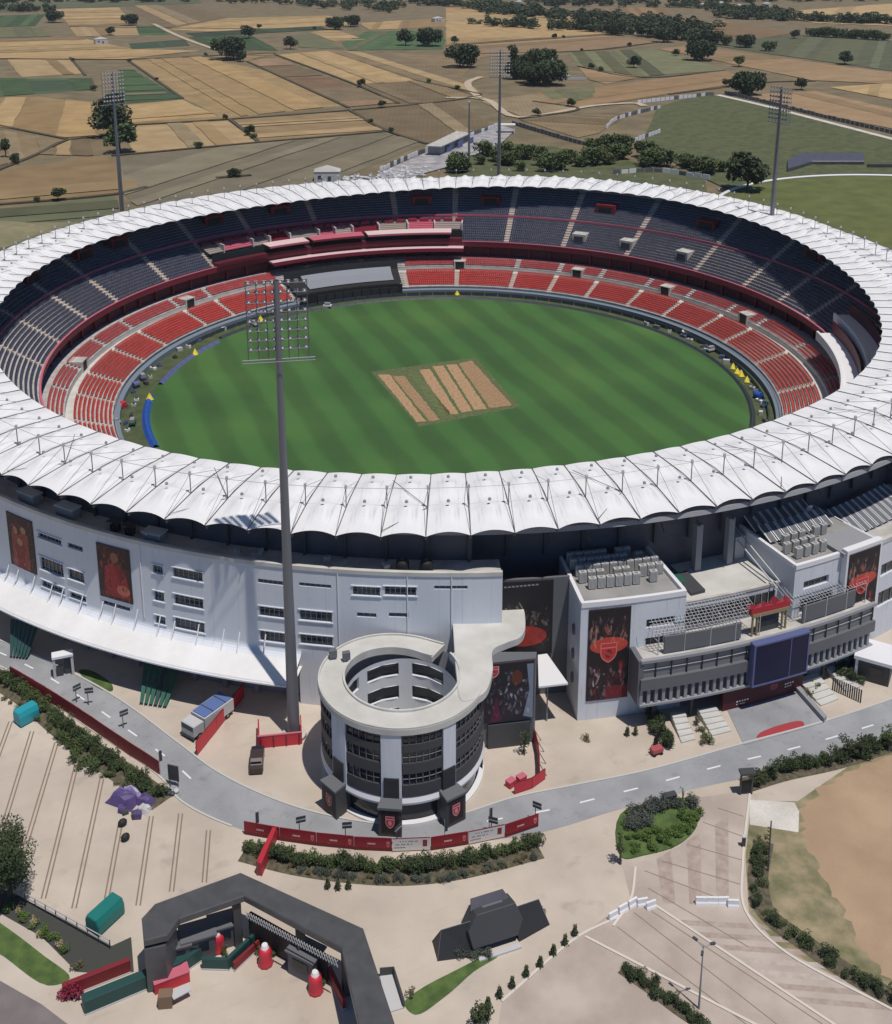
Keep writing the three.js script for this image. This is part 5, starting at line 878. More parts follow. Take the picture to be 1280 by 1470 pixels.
// far trees: five shapes, cloned
const treeProto = {};
function farTree(kind, p, s, turn, label, grp) {
  const specs = { round: [10, 9, 'dark', 12, 20, 0.62], broad: [14, 9, 'dark', 16, 18, 0.66], pale: [10, 9, 'mid', 12, 20, 0.6], tall: [7, 13, 'dark', 12, 24, 0.58], bush: [8, 4.5, 'mid', 10, 26, 0.5] };
  let t;
  if (!treeProto[kind]) { t = treeProto[kind] = thing('tree', label, 'tree', p, turn, grp); treeParts(t, ...specs[kind]); }
  else t = dup(treeProto[kind], p, turn, label, grp);
  t.scale.setScalar(s); return t;
}
{
  const grp = 'trees scattered over the farmland';
  const single = [['round', [-171.64,-339.64], 2.0, 'broad dark tree behind the far floodlight tower'], ['round', [-182.71,-370.93], 1.6, 'dark tree top behind the far floodlight tower'], ['pale', [-156.08,-296.21], 1.7, 'leafy tree at the foot of the far floodlight tower'], ['round', [-193.26,-413.55], 1.5, 'rounded tree in line with the far floodlight tower'],
    ['tall', [-205.96,-283.66], 0.75, 'small slender tree alone by the field bund'], ['round', [-200.37,-930.89], 1.5, 'single rounded tree on the green strip'], ['broad', [-184.82,-725.3], 2.0, 'wide tree beside the furrowed plot'], ['round', [-170.2,-708.55], 1.0, 'small tree beside the wide tree at the furrowed plot'], ['round', [-143.2,-818.45], 1.3, 'rounded tree between the olive plot and the stubble'],
    ['broad', [-124.59,-1049], 1.5, 'tree beside the pale tan strip'], ['broad', [-110.06,-1090.17], 1.4, 'second tree beside the pale tan strip'], ['round', [-38.74,-853.51], 1.7, 'dark tree on the bright green plot'], ['broad', [-15.51,-846.32], 1.8, 'wide dark tree at the edge of the bright green plot'], ['broad', [10.62,-666.53], 1.9, 'dark tree standing left of the lattice behind the floodlight'], ['round', [7.69,-875.66], 0.8, 'small tree above the dark pair on the stubble'],
    ['round', [147.53,-661.53], 1.1, 'tree alone on the olive plot'], ['round', [198.49,-754.52], 0.7, 'little tree on the sandy bank'], ['broad', [213.83,-719.65], 1.8, 'spreading bush tree on the sandy bank'], ['broad', [212.71,-890.91], 1.5, 'tree below the pale bank'], ['broad', [177.44,-973.72], 1.7, 'dark broad tree at the corner of the striped stubble'], ['round', [121.2,-209.35], 1.75, 'dark round tree beside the white boundary of the second oval'], ['broad', [196.77,-504.48], 1.6, 'dark shrubby tree beside the lane corner'], ['round', [239.29,-529.3], 0.9, 'small tree on the lane hedge line'], ['pale', [232.2,-671.58], 1.0, 'pale green tree below the mossy plot'],
    ['broad', [-370.38,-1111.73], 1.4, 'dark tree cluster by the tan corner'], ['round', [-353.14,-973.72], 1.0, 'tree on the bund between tan strips'], ['broad', [-470.69,-1156.98], 1.5, 'tree cluster beside the green corner plot'], ['round', [352.9,-930.89], 1.0, 'tree at the edge of the moss plot'], ['round', [321.61,-687.08], 1.2, 'tree in the hedge row on the right plots'], ['pale', [253.97,-930.89], 1.1, 'pale tree by the scrubby belt']];
  for (const [k, [x, z], s, lab] of single) farTree(k, [x, -0.3, z], s, rr(0, 6), lab, grp);
  bundLines.forEach((l) => { const c = new THREE.CatmullRomCurve3(l.map(([x, z]) => new THREE.Vector3(x, 0, z))); for (let k = 0; k < 3; k++) if (rnd() < 0.55) { const q = c.getPointAt(rnd()); farTree(['bush', 'round', 'pale'][Math.floor(rnd() * 3)], [q.x, -0.3, q.z], rr(0.35, 0.7), rr(0, 6), 'small bush growing on a field bund', 'bushes on the field bunds'); } });
  // grove round the white shrine
  for (const [x, z] of [[52.86,-592.48], [58.71,-567.65], [72.4,-646.85], [62.43,-551.87], [73.15,-592.48], [68.46,-666.53], [61.61,-646.85], [50.83,-646.85], [72.09,-551.87]]) farTree(rnd() < 0.5 ? 'broad' : 'tall', [x, -0.3, z], rr(1.2, 1.8), rr(0, 6), 'dark tree in the grove beside the white shrine', 'grove by the shrine');
  // hedge row and thicket behind the roof
  for (let i = 0; i < 16; i++) { const [x, z] = [[[2.66,-250.7], [15.12,-258.57], [20.54,-278.45], [31.42,-271.66], [36.86,-258.57], [48.98,-255.39], [55.83,-261.78], [66.35,-258.57], [75.97,-271.66], [86.59,-278.45], [90.19,-261.78], [100.17,-265.03], [106.71,-258.57], [112.42,-249.16], [41.48,-278.45], [76.86,-301.76]]][0][i]; for (let k = 0; k < 3; k++) farTree('bush', [x + rr(-9, 9), 0, z + rr(-9, 9)], rr(0.8, 1.5), rr(0, 6), 'low leafy bush tree in the thicket behind the roof', 'thicket behind the roof'); }
  for (let i = 0; i < 14; i++) { const u = i / 13; farTree('bush', [[409.43,-1180.74][0] * 0 + ([378.4,-956.22][0] * (1 - u) + [435.73,-906.58][0] * u), -0.3, [378.4,-956.22][1] * (1 - u) + [435.73,-906.58][1] * u], rr(1.4, 2.2), rr(0, 6), 'bush tree in the belt along the right plots', 'tree belt along the right plots'); }
  for (let i = 0; i < 12; i++) { const u = i / 11, a = [158.72,-1049], b = [290.53,-805.04]; farTree(i % 2 ? 'bush' : 'broad', [a[0] * (1 - u) + b[0] * u, -0.3, a[1] * (1 - u) + b[1] * u + rr(-12, 12)], rr(1.2, 1.9), rr(0, 6), 'bush tree in the scrubby belt below the wood', 'scrub belt below the wood'); }
  // far wood: one mass
  const wood = leaves(crownClumps(16, 11, 0, 7), 2.6, 1.5, 'dark'), spots = [];
  const zones = [[[-413.72,-1707.69], [-59.51,-1403.68], 70, 60], [[-54.9,-1581.56], [117.82,-1403.68], 60, 50], [[57.59,-1372.13], [283.33,-1069.26], 60, 110], [[-749.54,-1601.45], [-421.61,-1663.78], 60, 60], [[371.26,-1436.46], [439.98,-1257.01], 50, 40], [[130.4,-1581.56], [375.97,-1506.05], 70, 60], [[40.91,-1133.99], [183.1,-1029.33], 25, 40], [[204.51,-1069.26], [249,-875.66], 25, 40], [[332.13,-1257.01], [536.67,-1133.99], 22, 60], [[389.38,-1621.77], [756.38,-1707.69], 60, 50], [[-630.9,-1403.68], [-561.01,-1372.13], 20, 16]];
  for (const [a, b, sp, n] of zones) for (let i = 0; i < n; i++) { const u = rnd(); spots.push([a[0] + (b[0] - a[0]) * u + rr(-20, 20), a[1] + (b[1] - a[1]) * u + rr(-sp, sp)]); }
  const im = new THREE.InstancedMesh(wood, leafMat, spots.length), mm = new THREE.Matrix4();
  spots.forEach(([x, z], i) => im.setMatrixAt(i, mm.compose(new THREE.Vector3(x, -0.4, z), new THREE.Quaternion().setFromEuler(new THREE.Euler(0, rr(0, 6), 0)), new THREE.Vector3(rr(0.8, 1.5), rr(0.6, 1.2), rr(0.8, 1.5)))));
  im.name = 'distant_wood'; im.userData = { kind: 'stuff', label: 'dark distant wood along the top of the farmland', category: 'wood' }; im.castShadow = im.receiveShadow = true; scene.add(im);
}
// ---------- far buildings, walls and fences ----------
{
  const q = [80.35,-588.24], t = thing('shrine', 'small white shrine with a pointed spire in front of the dark grove', 'shrine', [q[0], -0.3, q[1]], 0.1);
  obj('hall', box(13, 4, 8, 0, 0, 0), M.white, t); obj('spire', lathe([[2.6, 0], [2.2, 2], [1.6, 5], [0.5, 9], [0.12, 11.5], [0, 12]], 12, -4, 4, 0), M.white, t); obj('low_wall', box(26, 1.8, 0.6, 7, 0, 6), M.paleGrey, t); obj('porch', [box(4, 0.3, 3, 6, 3, 5), box(0.4, 3, 0.4, 4.4, 0, 6), box(0.4, 3, 0.4, 7.6, 0, 6)], M.paleGrey, t);
  const h = [15.36,-567.65];
  const shed = thing('long_shed', 'long grey shed with pale flat roof in the service yard', 'shed', [0, 0, 0]);
  obj('walls', prism([[-8.94,-288.97], [-3.03,-288.97], [10.75,-323.09], [4.85,-325.11]], 0, 4.2), M.grey, shed); obj('roof', prism([[-9.89,-287.19], [-2.68,-285.42], [11.8,-323.09], [4.88,-329.19]], 4.2, 4.6), M.concrete, shed);
  for (let i = 0; i < 3; i++) obj('door', prism([[[-0.4,-294.38][0] + i * 5.5, [-0.4,-294.38][1] - i * 11.2], [[-0.4,-294.38][0] + 2.5 + i * 5.5, [-0.4,-294.38][1] - 5 - i * 11.2], [[-0.4,-294.38][0] + 2.7 + i * 5.5, [-0.4,-294.38][1] - 4.8 - i * 11.2], [[-0.4,-294.38][0] + 0.2 + i * 5.5, [-0.4,-294.38][1] + 0.2 - i * 11.2]], 0, 3), M.slateBlue, shed);
  const cab = thing('yard_canopy', 'small white canopy on posts at the head of the service yard', 'canopy', [...[31.43,-352.67], 0].slice(0, 1).concat([0, [31.43,-352.67][1]]));
  obj('roof', box(9, 0.4, 5, 0, 4), M.white, cab); for (const [x, z] of [[-4, -2], [4, -2], [-4, 2], [4, 2]]) obj('post', box(0.4, 4, 0.4, x, 0, z), M.white, cab);
  // walls of white and grey panels
  const panelWall = (line, label, tone, gapy) => {
    const w = thing('boundary_wall', label, 'wall'); const c = new THREE.CatmullRomCurve3(line.map(([x, z]) => new THREE.Vector3(x, 0, z))), n = Math.round(c.getLength() / 4);
    for (let i = 0; i < n; i++) { const a = c.getPointAt(i / n), b = c.getPointAt((i + 0.86) / n), l = a.distanceTo(b), g = box(l, 1.9 + rnd() * 0.5, 0.3, 0, 0, 0); const o = obj('panel', g, rnd() < tone ? M.white : M.midGrey, w); o.position.set((a.x + b.x) / 2, -0.3, (a.z + b.z) / 2); o.rotation.y = -Math.atan2(b.z - a.z, b.x - a.x); }
  };
  panelWall([[-29.37,-249.16], [-19.61,-275.03], [-7.14,-303.63]], 'white panelled wall along the yard, near the stubble', 0.7);
  panelWall([[6.67,-331.25], [17.9,-352.67], [29.2,-375.67]], 'white panelled wall behind the long shed', 0.7);
  panelWall([[35.92,-380.47], [49,-352.67], [62.54,-325.11], [76.61,-299.9]], 'dark panelled wall round the brown plot', 0.08);
  panelWall([[85.6,-366.26], [95.41,-395.33], [112.63,-421.67], [128.4,-441.39]], 'white and grey wall at the corner of the practice ground', 0.6);
  panelWall([[79.33,-307.42], [94.01,-325.11], [112.3,-352.67]], 'white panelled wall beside the practice ground thicket', 0.75);
  panelWall([[117.98,-462.26], [140.31,-477.94], [174.14,-501.06]], 'long white and grey wall along the head of the practice ground', 0.6);
  panelWall([[182.56,-507.93], [197.62,-462.26], [214.04,-405.62], [236.04,-339.64]], 'dark grey wall running along the pale lane', 0.04);
  panelWall([[71.92,-243.07], [90.81,-247.62], [111.48,-231.31]], 'white speckled wall behind the roof thicket', 0.6);
  const dk = thing('covered_bank', 'long dark covered seating bank beside the second oval', 'cover'); obj('bank', prism([[148.57,-247.62], [164.6,-265.03], [188.17,-265.03], [195.38,-285.42], [166.01,-285.42], [154.55,-268.32]], 0, 1.6, 0.3), M.darkClad, dk); obj('rail', ribbon([[187.44,-258.57], [204.51,-258.57]], 1.2, 0, 1.4), M.charcoal, dk);
  for (const [x, z, lab] of [[...[378.69,-1470.56], 'pale house by the dark wood'], [...[412.56,-1506.05], 'grey house by the dark wood'], [...[421.48,-1436.46], 'low pale house at the wood edge'], [...[475.66,-1488.13], 'flat roofed house at the wood edge'], [...[111.66,-1543.02], 'pale farmhouse beyond the striped stubble'], [...[196.35,-991.72], 'pale quarry hut on the sandy bank'], [...[-334.06,-875.66], 'ruined pale farm hut among the tan plots'], [...[-10.56,-1168.76], 'small dark farm shed on the tan strip'], [...[-50.45,-231.31], 'broken grey hut on the rubble by the roof']]) {
    const t = thing('farm_house', lab, 'house', [x, -0.4, z], rr(0, 1)); const w = rr(10, 16); obj('walls', box(w, 4.5, 7), M.paleGrey, t); obj('roof', new THREE.CylinderGeometry(0.1, 4.6, 2.2, 4, 1).rotateY(Math.PI / 4).scale(w / 6.4, 1, 1.15).translate(0, 5.6, 0), M.concrete, t); obj('door', box(1.4, 2.6, 0.2, 1, 0, 3.55), M.charcoal, t); obj('window', box(1.6, 1.3, 0.2, -3, 1.6, 3.55), M.dark, t);
  }
}

{ // spoil mound and rubble behind the roof
  const g = new THREE.PlaneGeometry(60, 34, 24, 16).rotateX(-Math.PI / 2), P = g.attributes.position, q = [-154.69,-140.78];
  for (let i = 0; i < P.count; i++) { const x = P.getX(i) / 30, z = P.getZ(i) / 17, e = Math.max(0, 1 - x * x - z * z); P.setY(i, 4.2 * e * (0.7 + 0.8 * noise.noise(x * 3, z * 3, 1)) - 0.3); }
  g.computeVertexNormals(); g.translate(q[0] - 6, 0, q[1]); const m = struct('spoil_mound', g, G.scrub);
  const stones = [];
  for (let i = 0; i < 260; i++) { const u = rnd(), a = [-56.39,-206.73], b = [-12.6,-249.16]; const s = rr(0.3, 1.3); stones.push(new THREE.DodecahedronGeometry(s, 0).scale(1, 0.6, 1).translate(a[0] + (b[0] - a[0]) * u + rr(-7, 7), 0.1, a[1] + (b[1] - a[1]) * u + rr(-14, 10))); }
  const o = obj('rubble', stones, M.paleGrey); o.userData = { kind: 'stuff', label: 'pale rubble scattered between the roof and the service yard', category: 'rubble' };
}
// ---------- shrubs, hedges and trees of the forecourt ----------
function shrub(p, w, h, tone, label, grp, per = 90, size = 0.13, name = 'shrub') {
  const t = thing(name, label, 'shrub', [p[0], p[2] ?? 0, p[1]], rr(0, 6), grp), cl = [], n = Math.max(5, Math.round(w * h * 3));
  for (let i = 0; i < n; i++) { const a = rr(0, 6.283), q = Math.sqrt(rnd()) * w * 0.34; cl.push([Math.cos(a) * q, h * rr(0.25, 0.75), Math.sin(a) * q, Math.min(w, h) * rr(0.24, 0.36)]); }
  obj('foliage', leaves(cl, per, size, tone, 0.9), leafMat, t); obj('stem', [bar([0, 0, 0], [0.1, h * 0.5, 0], 0.05, 5), bar([0, 0, 0], [-0.15, h * 0.45, 0.1], 0.04, 5)], M.bark, t);
  return t;
}
function along(line, step, fn) { const c = new THREE.CatmullRomCurve3(line.map(([x, z]) => new THREE.Vector3(x, 0, z))), n = Math.max(1, Math.round(c.getLength() / step)); for (let i = 0; i < n; i++) { const p = c.getPointAt((i + 0.5) / n); fn([p.x, p.z], i, n); } }
const shrubLib = {};
function shrubAt(kind, p, s, label, grp) {
  const spec = { dark: [1.7, 1.5, 'dark'], mid: [1.6, 1.3, 'mid'], lush: [1.5, 1.2, 'lush'], dry: [1.3, 0.9, 'dry'], cool: [1.5, 1.4, 'cool'], flower: [1.3, 0.9, 'flower'] }[kind];
  const list = shrubLib[kind] ??= []; let t;
  if (list.length < 3) { t = shrub(p, ...spec, label, grp, 420, 0.085); list.push(t); } else t = dup(list[Math.floor(rnd() * 3)], [p[0], 0, p[1]], rr(0, 6), label, grp);
  t.scale.set(s * rr(0.85, 1.2), s * rr(0.8, 1.25), s * rr(0.85, 1.2)); return t;
}
const off = (p, d) => [p[0] + rr(-d, d), p[1] + rr(-d, d)];
along([[-61.97,105.11], [-56.8,108.85], [-51.4,113.81], [-45.25,119.12], [-39.67,123.48], [-34.17,127.92]], 0.62, (p) => { shrubAt(rnd() < 0.5 ? 'dark' : 'mid', off(p, 0.5), rr(0.8, 1.25), 'dark leafy shrub in the hedge below the left red hoarding', 'hedge below the left red hoarding'); });
along([[-60.09,108.85], [-51.85,115.18], [-44.31,122.26], [-35.52,128.15]], 1.5, (p) => shrubAt(rnd() < 0.5 ? 'dry' : 'mid', off(p, 0.4), rr(0.6, 0.9), 'small dry shrub at the parking side of the left hedge', 'dry edge of the left hedge'));
along([[-22.96,135.44], [-17.4,137.25], [-11.14,138.23], [-4.99,138.52], [1.14,137.64], [9.99,134.83]], 0.6, (p) => shrubAt(rnd() < 0.6 ? 'dark' : 'mid', off(p, 0.25), rr(0.85, 1.15), 'dark green shrub in the hedge below the curved hoarding', 'hedge below the curved hoarding'));
along([[-18.01,138.42], [-11.01,139.77], [-4.18,140.15], [2.64,139.19], [9.54,136.65]], 0.75, (p) => shrubAt(rnd() < 0.5 ? 'cool' : 'dry', off(p, 0.3), rr(0.5, 0.75), 'low flowering shrub edging the curved hedge', 'flowering edge of the curved hedge'));
along([[20.73,133.06], [23.18,130.38], [27.99,128.71]], 0.32, (p) => shrubAt('cool', off(p, 1.0), rr(0.8, 1.1), 'grey-violet flowering shrub on the planted island', 'flowers on the planted island'));
along([[20.8,135.13], [24.13,134.11], [27.32,132], [28.5,129.83]], 0.3, (p) => shrubAt('lush', off(p, 1.0), rr(0.7, 1.0), 'bright green shrub on the planted island', 'green shrubs on the planted island'));
along([[36.03,125.26], [40.58,123.48], [48.14,121.27], [57.41,117.44]], 0.75, (p) => shrubAt(rnd() < 0.8 ? 'dark' : 'mid', off(p, 0.6), rr(0.8, 1.3), 'dark shrub in the hedge along the right road edge', 'hedge along the right road edge'));
along([[35.32,135.13], [33.47,140.05], [33.26,144.18], [35.89,147.63], [39.27,151.29], [43.13,154.73]], 0.9, (p) => { if (rnd() < 0.85) shrubAt(rnd() < 0.6 ? 'dark' : 'mid', off(p, 0.5), rr(0.6, 1.1), 'green shrub in the ragged hedge beside the scrub ground', 'ragged hedge beside the scrub ground'); });
along([[17.23,151.05], [19.62,153.23], [21.89,155.47], [24.4,157.63]], 0.75, (p) => shrubAt('dark', off(p, 0.3), rr(0.6, 0.9), 'dark shrub in the thin strip across the parking apron', 'thin planted strip on the parking apron'));
along([[-46.57,144], [-43.84,145.49], [-41.1,147.21], [-38.57,148.87]], 0.8, (p, i) => { shrubAt(i % 3 === 1 ? 'flower' : 'lush', off(p, 0.5), rr(0.7, 1.0), i % 3 === 1 ? 'yellow flowering shrub beside the dark ditch' : 'bright green shrub beside the dark ditch', i % 3 === 1 ? 'yellow shrubs beside the dark ditch' : 'green shrubs beside the dark ditch'); });
along([[-49.85,117.17], [-43.52,123.48]], 1.6, (p) => shrubAt('mid', off(p, 0.6), 1.3, 'rounded green shrub behind the parking edge', 'round shrubs by the parking edge'));
for (const [q, lab] of [[[17.57,117.44], 'olive shrub on the forecourt in front of the tall crest banner'], [[32.34,118.22], 'olive shrub at the foot of the steps left of the ramp'], [[48.48,108.85], 'olive shrub in the bed right of the entrance ramp'], [[-37.09,150.89], 'olive shrub between the ditch and the red screen'], [[-3.77,153.98], 'olive shrub at the tip of the lawn strip by the gate']]) shrubAt('dry', q, rr(0.9, 1.2), lab, 'olive shrubs about the forecourt');
for (const q of [[-19.23,149.12], [-17.78,149.44], [-12.54,152.61], [-22.46,147.63], [-22.69,149.44]]) shrubAt('mid', q, 0.7, 'green potted plant beside a red barrel under the gate', 'potted plants under the gate');
for (const q of [[32.24,114.5], [32.49,115.85], [32.74,117.17], [33.1,117.96], [48.86,105.11], [49.49,106.17], [50.07,107.37]]) shrubAt('mid', q, 0.8, 'green planter shrub between the entrance steps', 'planters between the entrance steps');
along([[26.08,113.4], [27.34,116.51], [27.92,119.12]], 0.7, (p) => shrubAt('dark', off(p, 0.5), rr(0.9, 1.2), 'dark spiky shrub left of the entrance steps', 'dark shrubs left of the entrance steps'));
along([[54.28,101.18], [54.92,105.11], [56.78,106.63]], 0.8, (p) => shrubAt('dark', off(p, 0.5), rr(0.9, 1.2), 'dark shrub right of the entrance steps', 'dark shrubs right of the entrance steps'));
// clipped cones along the kerb
{
  const t = thing('cone_shrub', 'small dark clipped cone shrub standing along the pale kerb', 'shrub', [0, 0, 0], 0, 'clipped cone shrubs along the kerb'), cl = [];
  for (let i = 0; i < 9; i++) cl.push([rr(-0.05, 0.05), 0.25 + i * 0.13, rr(-0.05, 0.05), 0.36 - i * 0.025]);
  obj('foliage', leaves(cl, 420, 0.085, 'dark', 0.9), leafMat, t); obj('stem', bar([0, 0, 0], [0, 0.5, 0], 0.05, 6), M.bark, t);
  [[12.83,147.04], [11.71,148.21], [10.4,149.36], [8.96,150.73], [7.5,151.84], [6.05,153.07], [4.78,154.13], [3.6,155.25], [3.49,156.56], [-13.16,140.99], [-12.02,141.18], [-10.9,141.09], [23.94,116.51], [22.84,116.65]].forEach((q, i) => { const lab = i >= 12 ? 'small dark clipped cone shrub on the forecourt by the crest block' : i >= 9 ? 'small dark clipped cone shrub in front of the curved hedge' : null; if (!i) t.position.set(q[0], 0, q[1]); else dup(t, [q[0], 0, q[1]], rr(0, 6), lab, lab && (i >= 12 ? 'cone shrubs by the crest block' : 'cone shrubs before the curved hedge')); });
}
function nearTree(p, w, h, tone, label, n = 20, per = 150, size = 0.12) { const t = thing('garden_tree', label, 'tree', [p[0], 0, p[1]], rr(0, 6)); treeParts(t, w, h, tone, n, per, size); return t; }
nearTree([-46.88,142.38], 6.5, 8.6, 'dark', 'large bushy tree beside the dark ditch and striped parking', 34, 190, 0.12);
nearTree([49.79,121.02], 2.6, 4.2, 'dark', 'young tree with rounded crown in the right road hedge', 10, 160, 0.12);
nearTree([51.44,120.77], 2.2, 3.6, 'dark', 'second young tree in the right road hedge', 9, 160, 0.12);
nearTree([55.3,119.51], 2.4, 4.0, 'mid', 'young tree at the far end of the right road hedge', 9, 160, 0.12);
nearTree([47.13,122.26], 1.8, 3.6, 'dark', 'thin dark sapling in the right road hedge', 8, 160, 0.12);
nearTree([39.63,124.44], 1.6, 3.4, 'dark', 'thin dark sapling near the junction', 8, 160, 0.12);
nearTree([18.86,137.64], 1.5, 4.6, 'dark', 'tall dark columnar tree at the corner of the planted island', 10, 200, 0.12);
nearTree([2.56,156.92], 3.0, 2.8, 'dark', 'dark rounded bush tree at the end of the cone row', 9, 140, 0.14);
nearTree([27.65,128.38], 1.0, 3.2, 'dry', 'bare-looking thin sapling beside the planted island', 5, 80, 0.09);

// ---------- things round the playing field ----------
{
  const t = thing('perimeter_board', 'dark slate advertising board standing round the outfield', 'advertising board', [0, 0, 0], 0, 'advertising boards round the outfield');
  obj('panel', box(3.5, 0.95, 0.12, 0, 0.06), mat([0.05, 0.065, 0.085], 0.45), t);
  obj('strut', [bar([-1.2, 0.8, -0.05], [-1.2, 0, -0.6], 0.04, 4), bar([1.2, 0.8, -0.05], [1.2, 0, -0.6], 0.04, 4)], M.steel, t);
  let first = true;
  for (let th = -66; th < 118; th += 3.05) { const [x, , z] = pt(th, 70.2, 0), a = -th * D + Math.PI + Math.PI; if (first) { t.position.set(x, 0, z); t.rotation.y = -th * D; first = false; } else dup(t, [x, 0, z], -th * D + rr(-0.02, 0.02)); }
  const cover = (a, b, r, m, label, w = 1.5, h = 0.55) => { const c = thing('boundary_cushion', label, 'cushion'); for (let th = a; th < b - 0.5; th += 2.2) obj('cushion', sweep([[r - w / 2, 0.02], [r - 0.15, h], [r + 0.15, h], [r + w / 2, 0.02]], th, Math.min(b, th + 2.12), 2), m, c); };
  cover(-118, -94, 66.4, M.blue, 'bright blue triangular boundary cushions on the left of the outfield', 1.7, 0.7);
  cover(-88, -62, 65.8, M.slateBlue, 'dull blue boundary cushions below the left red seats');
  cover(-60, 112, 67, mat([0.035, 0.045, 0.055], 0.6), 'long dark boundary cushions along the far edge of the grass', 1.2, 0.5);
  const tent = (q, s, m, label, grp) => { const f = thing('field_flag', label, 'flag marker', [q[0], 0, q[1]], rr(0, 3), grp || undefined); obj('cloth', new THREE.ConeGeometry(0.85 * s, 1.5 * s, 4, 1, false).translate(0, 0.95 * s, 0), m, f); obj('pole', bar([0, 0, 0], [0, 1.8 * s, 0], 0.05, 5), M.paleSteel, f); };
  tent([-61.87,-21.44], 1.1, M.yellow, 'yellow marker by the dull blue cushions'); tent([-65.88,6.89], 1.1, M.yellow, 'yellow marker beside the bright blue cushions'); tent([-49.77,-46.64], 1.1, M.yellow, 'yellow marker near the sight screen'); tent([2.79,-69.93], 0.9, M.yellow, 'yellow marker below the middle red seats'); tent([36.23,-64.11], 1.0, M.yellow, 'yellow marker at the foot of the far right seats'); tent([60.71,-36.69], 0.9, mat([0.7, 0.66, 0.4], 0.6), 'pale yellow marker by the right perimeter boards');
  [[67.68,-12.09], [67.9,-8.96], [68.45,-7.2], [68.87,-3.75]].forEach((q, i) => tent(q, 1.0, M.yellow, i === 3 ? 'yellow marker next to the blue drum roller' : 'yellow marker in the close row before the right red seats', i < 3 && 'row of yellow markers'));
  const drum = (q, m, s, label) => { const f = thing('roller_drum', label, 'drum', [q[0], 0, q[1]], rr(0, 3)); obj('barrel', new THREE.CylinderGeometry(0.9 * s, 0.9 * s, 1.8 * s, 18).rotateZ(Math.PI / 2).translate(0, 0.9 * s, 0), m, f); obj('handle', [bar([-1 * s, 0.9 * s, 0], [-1 * s, 1.2 * s, 1.6 * s], 0.05, 5), bar([1 * s, 0.9 * s, 0], [1 * s, 1.2 * s, 1.6 * s], 0.05, 5), bar([-1 * s, 1.2 * s, 1.6 * s], [1 * s, 1.2 * s, 1.6 * s], 0.05, 5)], M.steel, f); };
  drum([-70.68,10.77], M.brightRed, 0.8, 'red drum roller by the left stand wall'); drum([68.94,5.71], M.blue, 0.9, 'blue drum roller by the right stand wall'); drum([-70.98,-0.8], M.slateBlue, 0.8, 'grey blue drum roller by the left boards'); drum([69.79,8.84], M.green, 0.6, 'green drum roller behind the blue one');
  const cart = (q, m, label) => { const c = thing('covers_cart', label, 'cart', [q[0], 0, q[1]], rr(0, 3)); obj('tray', box(2.2, 0.4, 1.2, 0, 0.5), m, c); for (const [x, z] of [[-0.8, 0.6], [0.8, 0.6], [-0.8, -0.6], [0.8, -0.6]]) obj('wheel', new THREE.CylinderGeometry(0.28, 0.28, 0.15, 12).rotateX(Math.PI / 2).translate(x, 0.28, z), M.rubber, c); obj('load', box(1.6, 0.6, 0.9, 0, 0.9), M.grey, c); };
  cart([-66.26,19.97], M.green, 'green cart on the left apron'); cart([-70.59,-5.46], M.slateBlue, 'blue grey cart beside the left boards'); cart([-69.92,19.97], M.paleGrey, 'pale cart under the roof edge on the left'); cart([65.03,-23.87], M.paleGrey, 'pale cart beyond the right perimeter boards'); cart([-33.14,-58.48], M.white, 'white cart at the foot of the sight screen'); cart([-50.89,-43.25], M.paleGrey, 'pale cart between the sight screen and left seats'); cart([11.65,-72.58], M.slateBlue, 'slate cart behind the far boards');
}

{ // kit, cases and chairs along the rope
  const kit = (th, r, m, label, grp) => { const [x, , z] = pt(th, r, 0), t = thing('equipment_case', label, 'equipment case', [x, 0.02, z], rr(0, 3), grp); obj('case', box(rr(0.8, 1.8), rr(0.5, 0.9), rr(0.6, 1)), m, t); obj('lid', box(rr(0.5, 0.8), 0.1, 0.5, 0, 0.7), M.charcoal, t); };
  for (let i = 0; i < 16; i++) kit(-56 - i * 3.6 + rr(-1, 1), rr(68.6, 71), [M.paleGrey, M.charcoal, M.slateBlue, M.white][i % 4], 'small equipment case on the left apron beside the stand wall', 'equipment cases on the left apron');
  for (let i = 0; i < 18; i++) kit(50 + i * 3.3 + rr(-1, 1), rr(68.4, 69.6), [M.paleGrey, M.midGrey, M.white, M.slateBlue][i % 4], 'small equipment case between the right boards and the grass', 'equipment cases by the right boards');
}
// ---------- hoardings along the road ----------
function hoarding(line, h, label, pick, step) {
  const t = thing('hoarding', label, 'hoarding'), c = new THREE.CatmullRomCurve3(line.map(([x, z]) => new THREE.Vector3(x, 0, z))), n = Math.round(c.getLength() / step);
  for (let i = 0; i < n; i++) {
    const a = c.getPointAt(i / n), b = c.getPointAt((i + 0.985) / n), l = a.distanceTo(b), turn = -Math.atan2(b.z - a.z, b.x - a.x), tilt = rr(-0.05, 0.02);
    const p = new THREE.Group(); p.name = 'panel'; p.position.set((a.x + b.x) / 2, 0, (a.z + b.z) / 2); p.rotation.set(0, turn + rr(-0.02, 0.02), 0); t.add(p);
    const f = obj('face', new THREE.PlaneGeometry(l, h - 0.1).rotateX(tilt).translate(0, h / 2 + 0.08, 0.08), pick(i, n), p); obj('backing', box(l, h, 0.1, 0, 0.05), M.deepRed, p);
    obj('brace', bar([0, h * 0.9, -0.05], [0, 0, -0.9], 0.05, 4), M.steel, p);
  }
  return t;
}
hoarding([[-60.49,104.95], [-54.92,108.85], [-48.8,113.4], [-41.81,118.87], [-35.43,123.72]], 1.9, 'long dark red hoarding along the left road edge', () => M.deepRedPrint, 2.6);
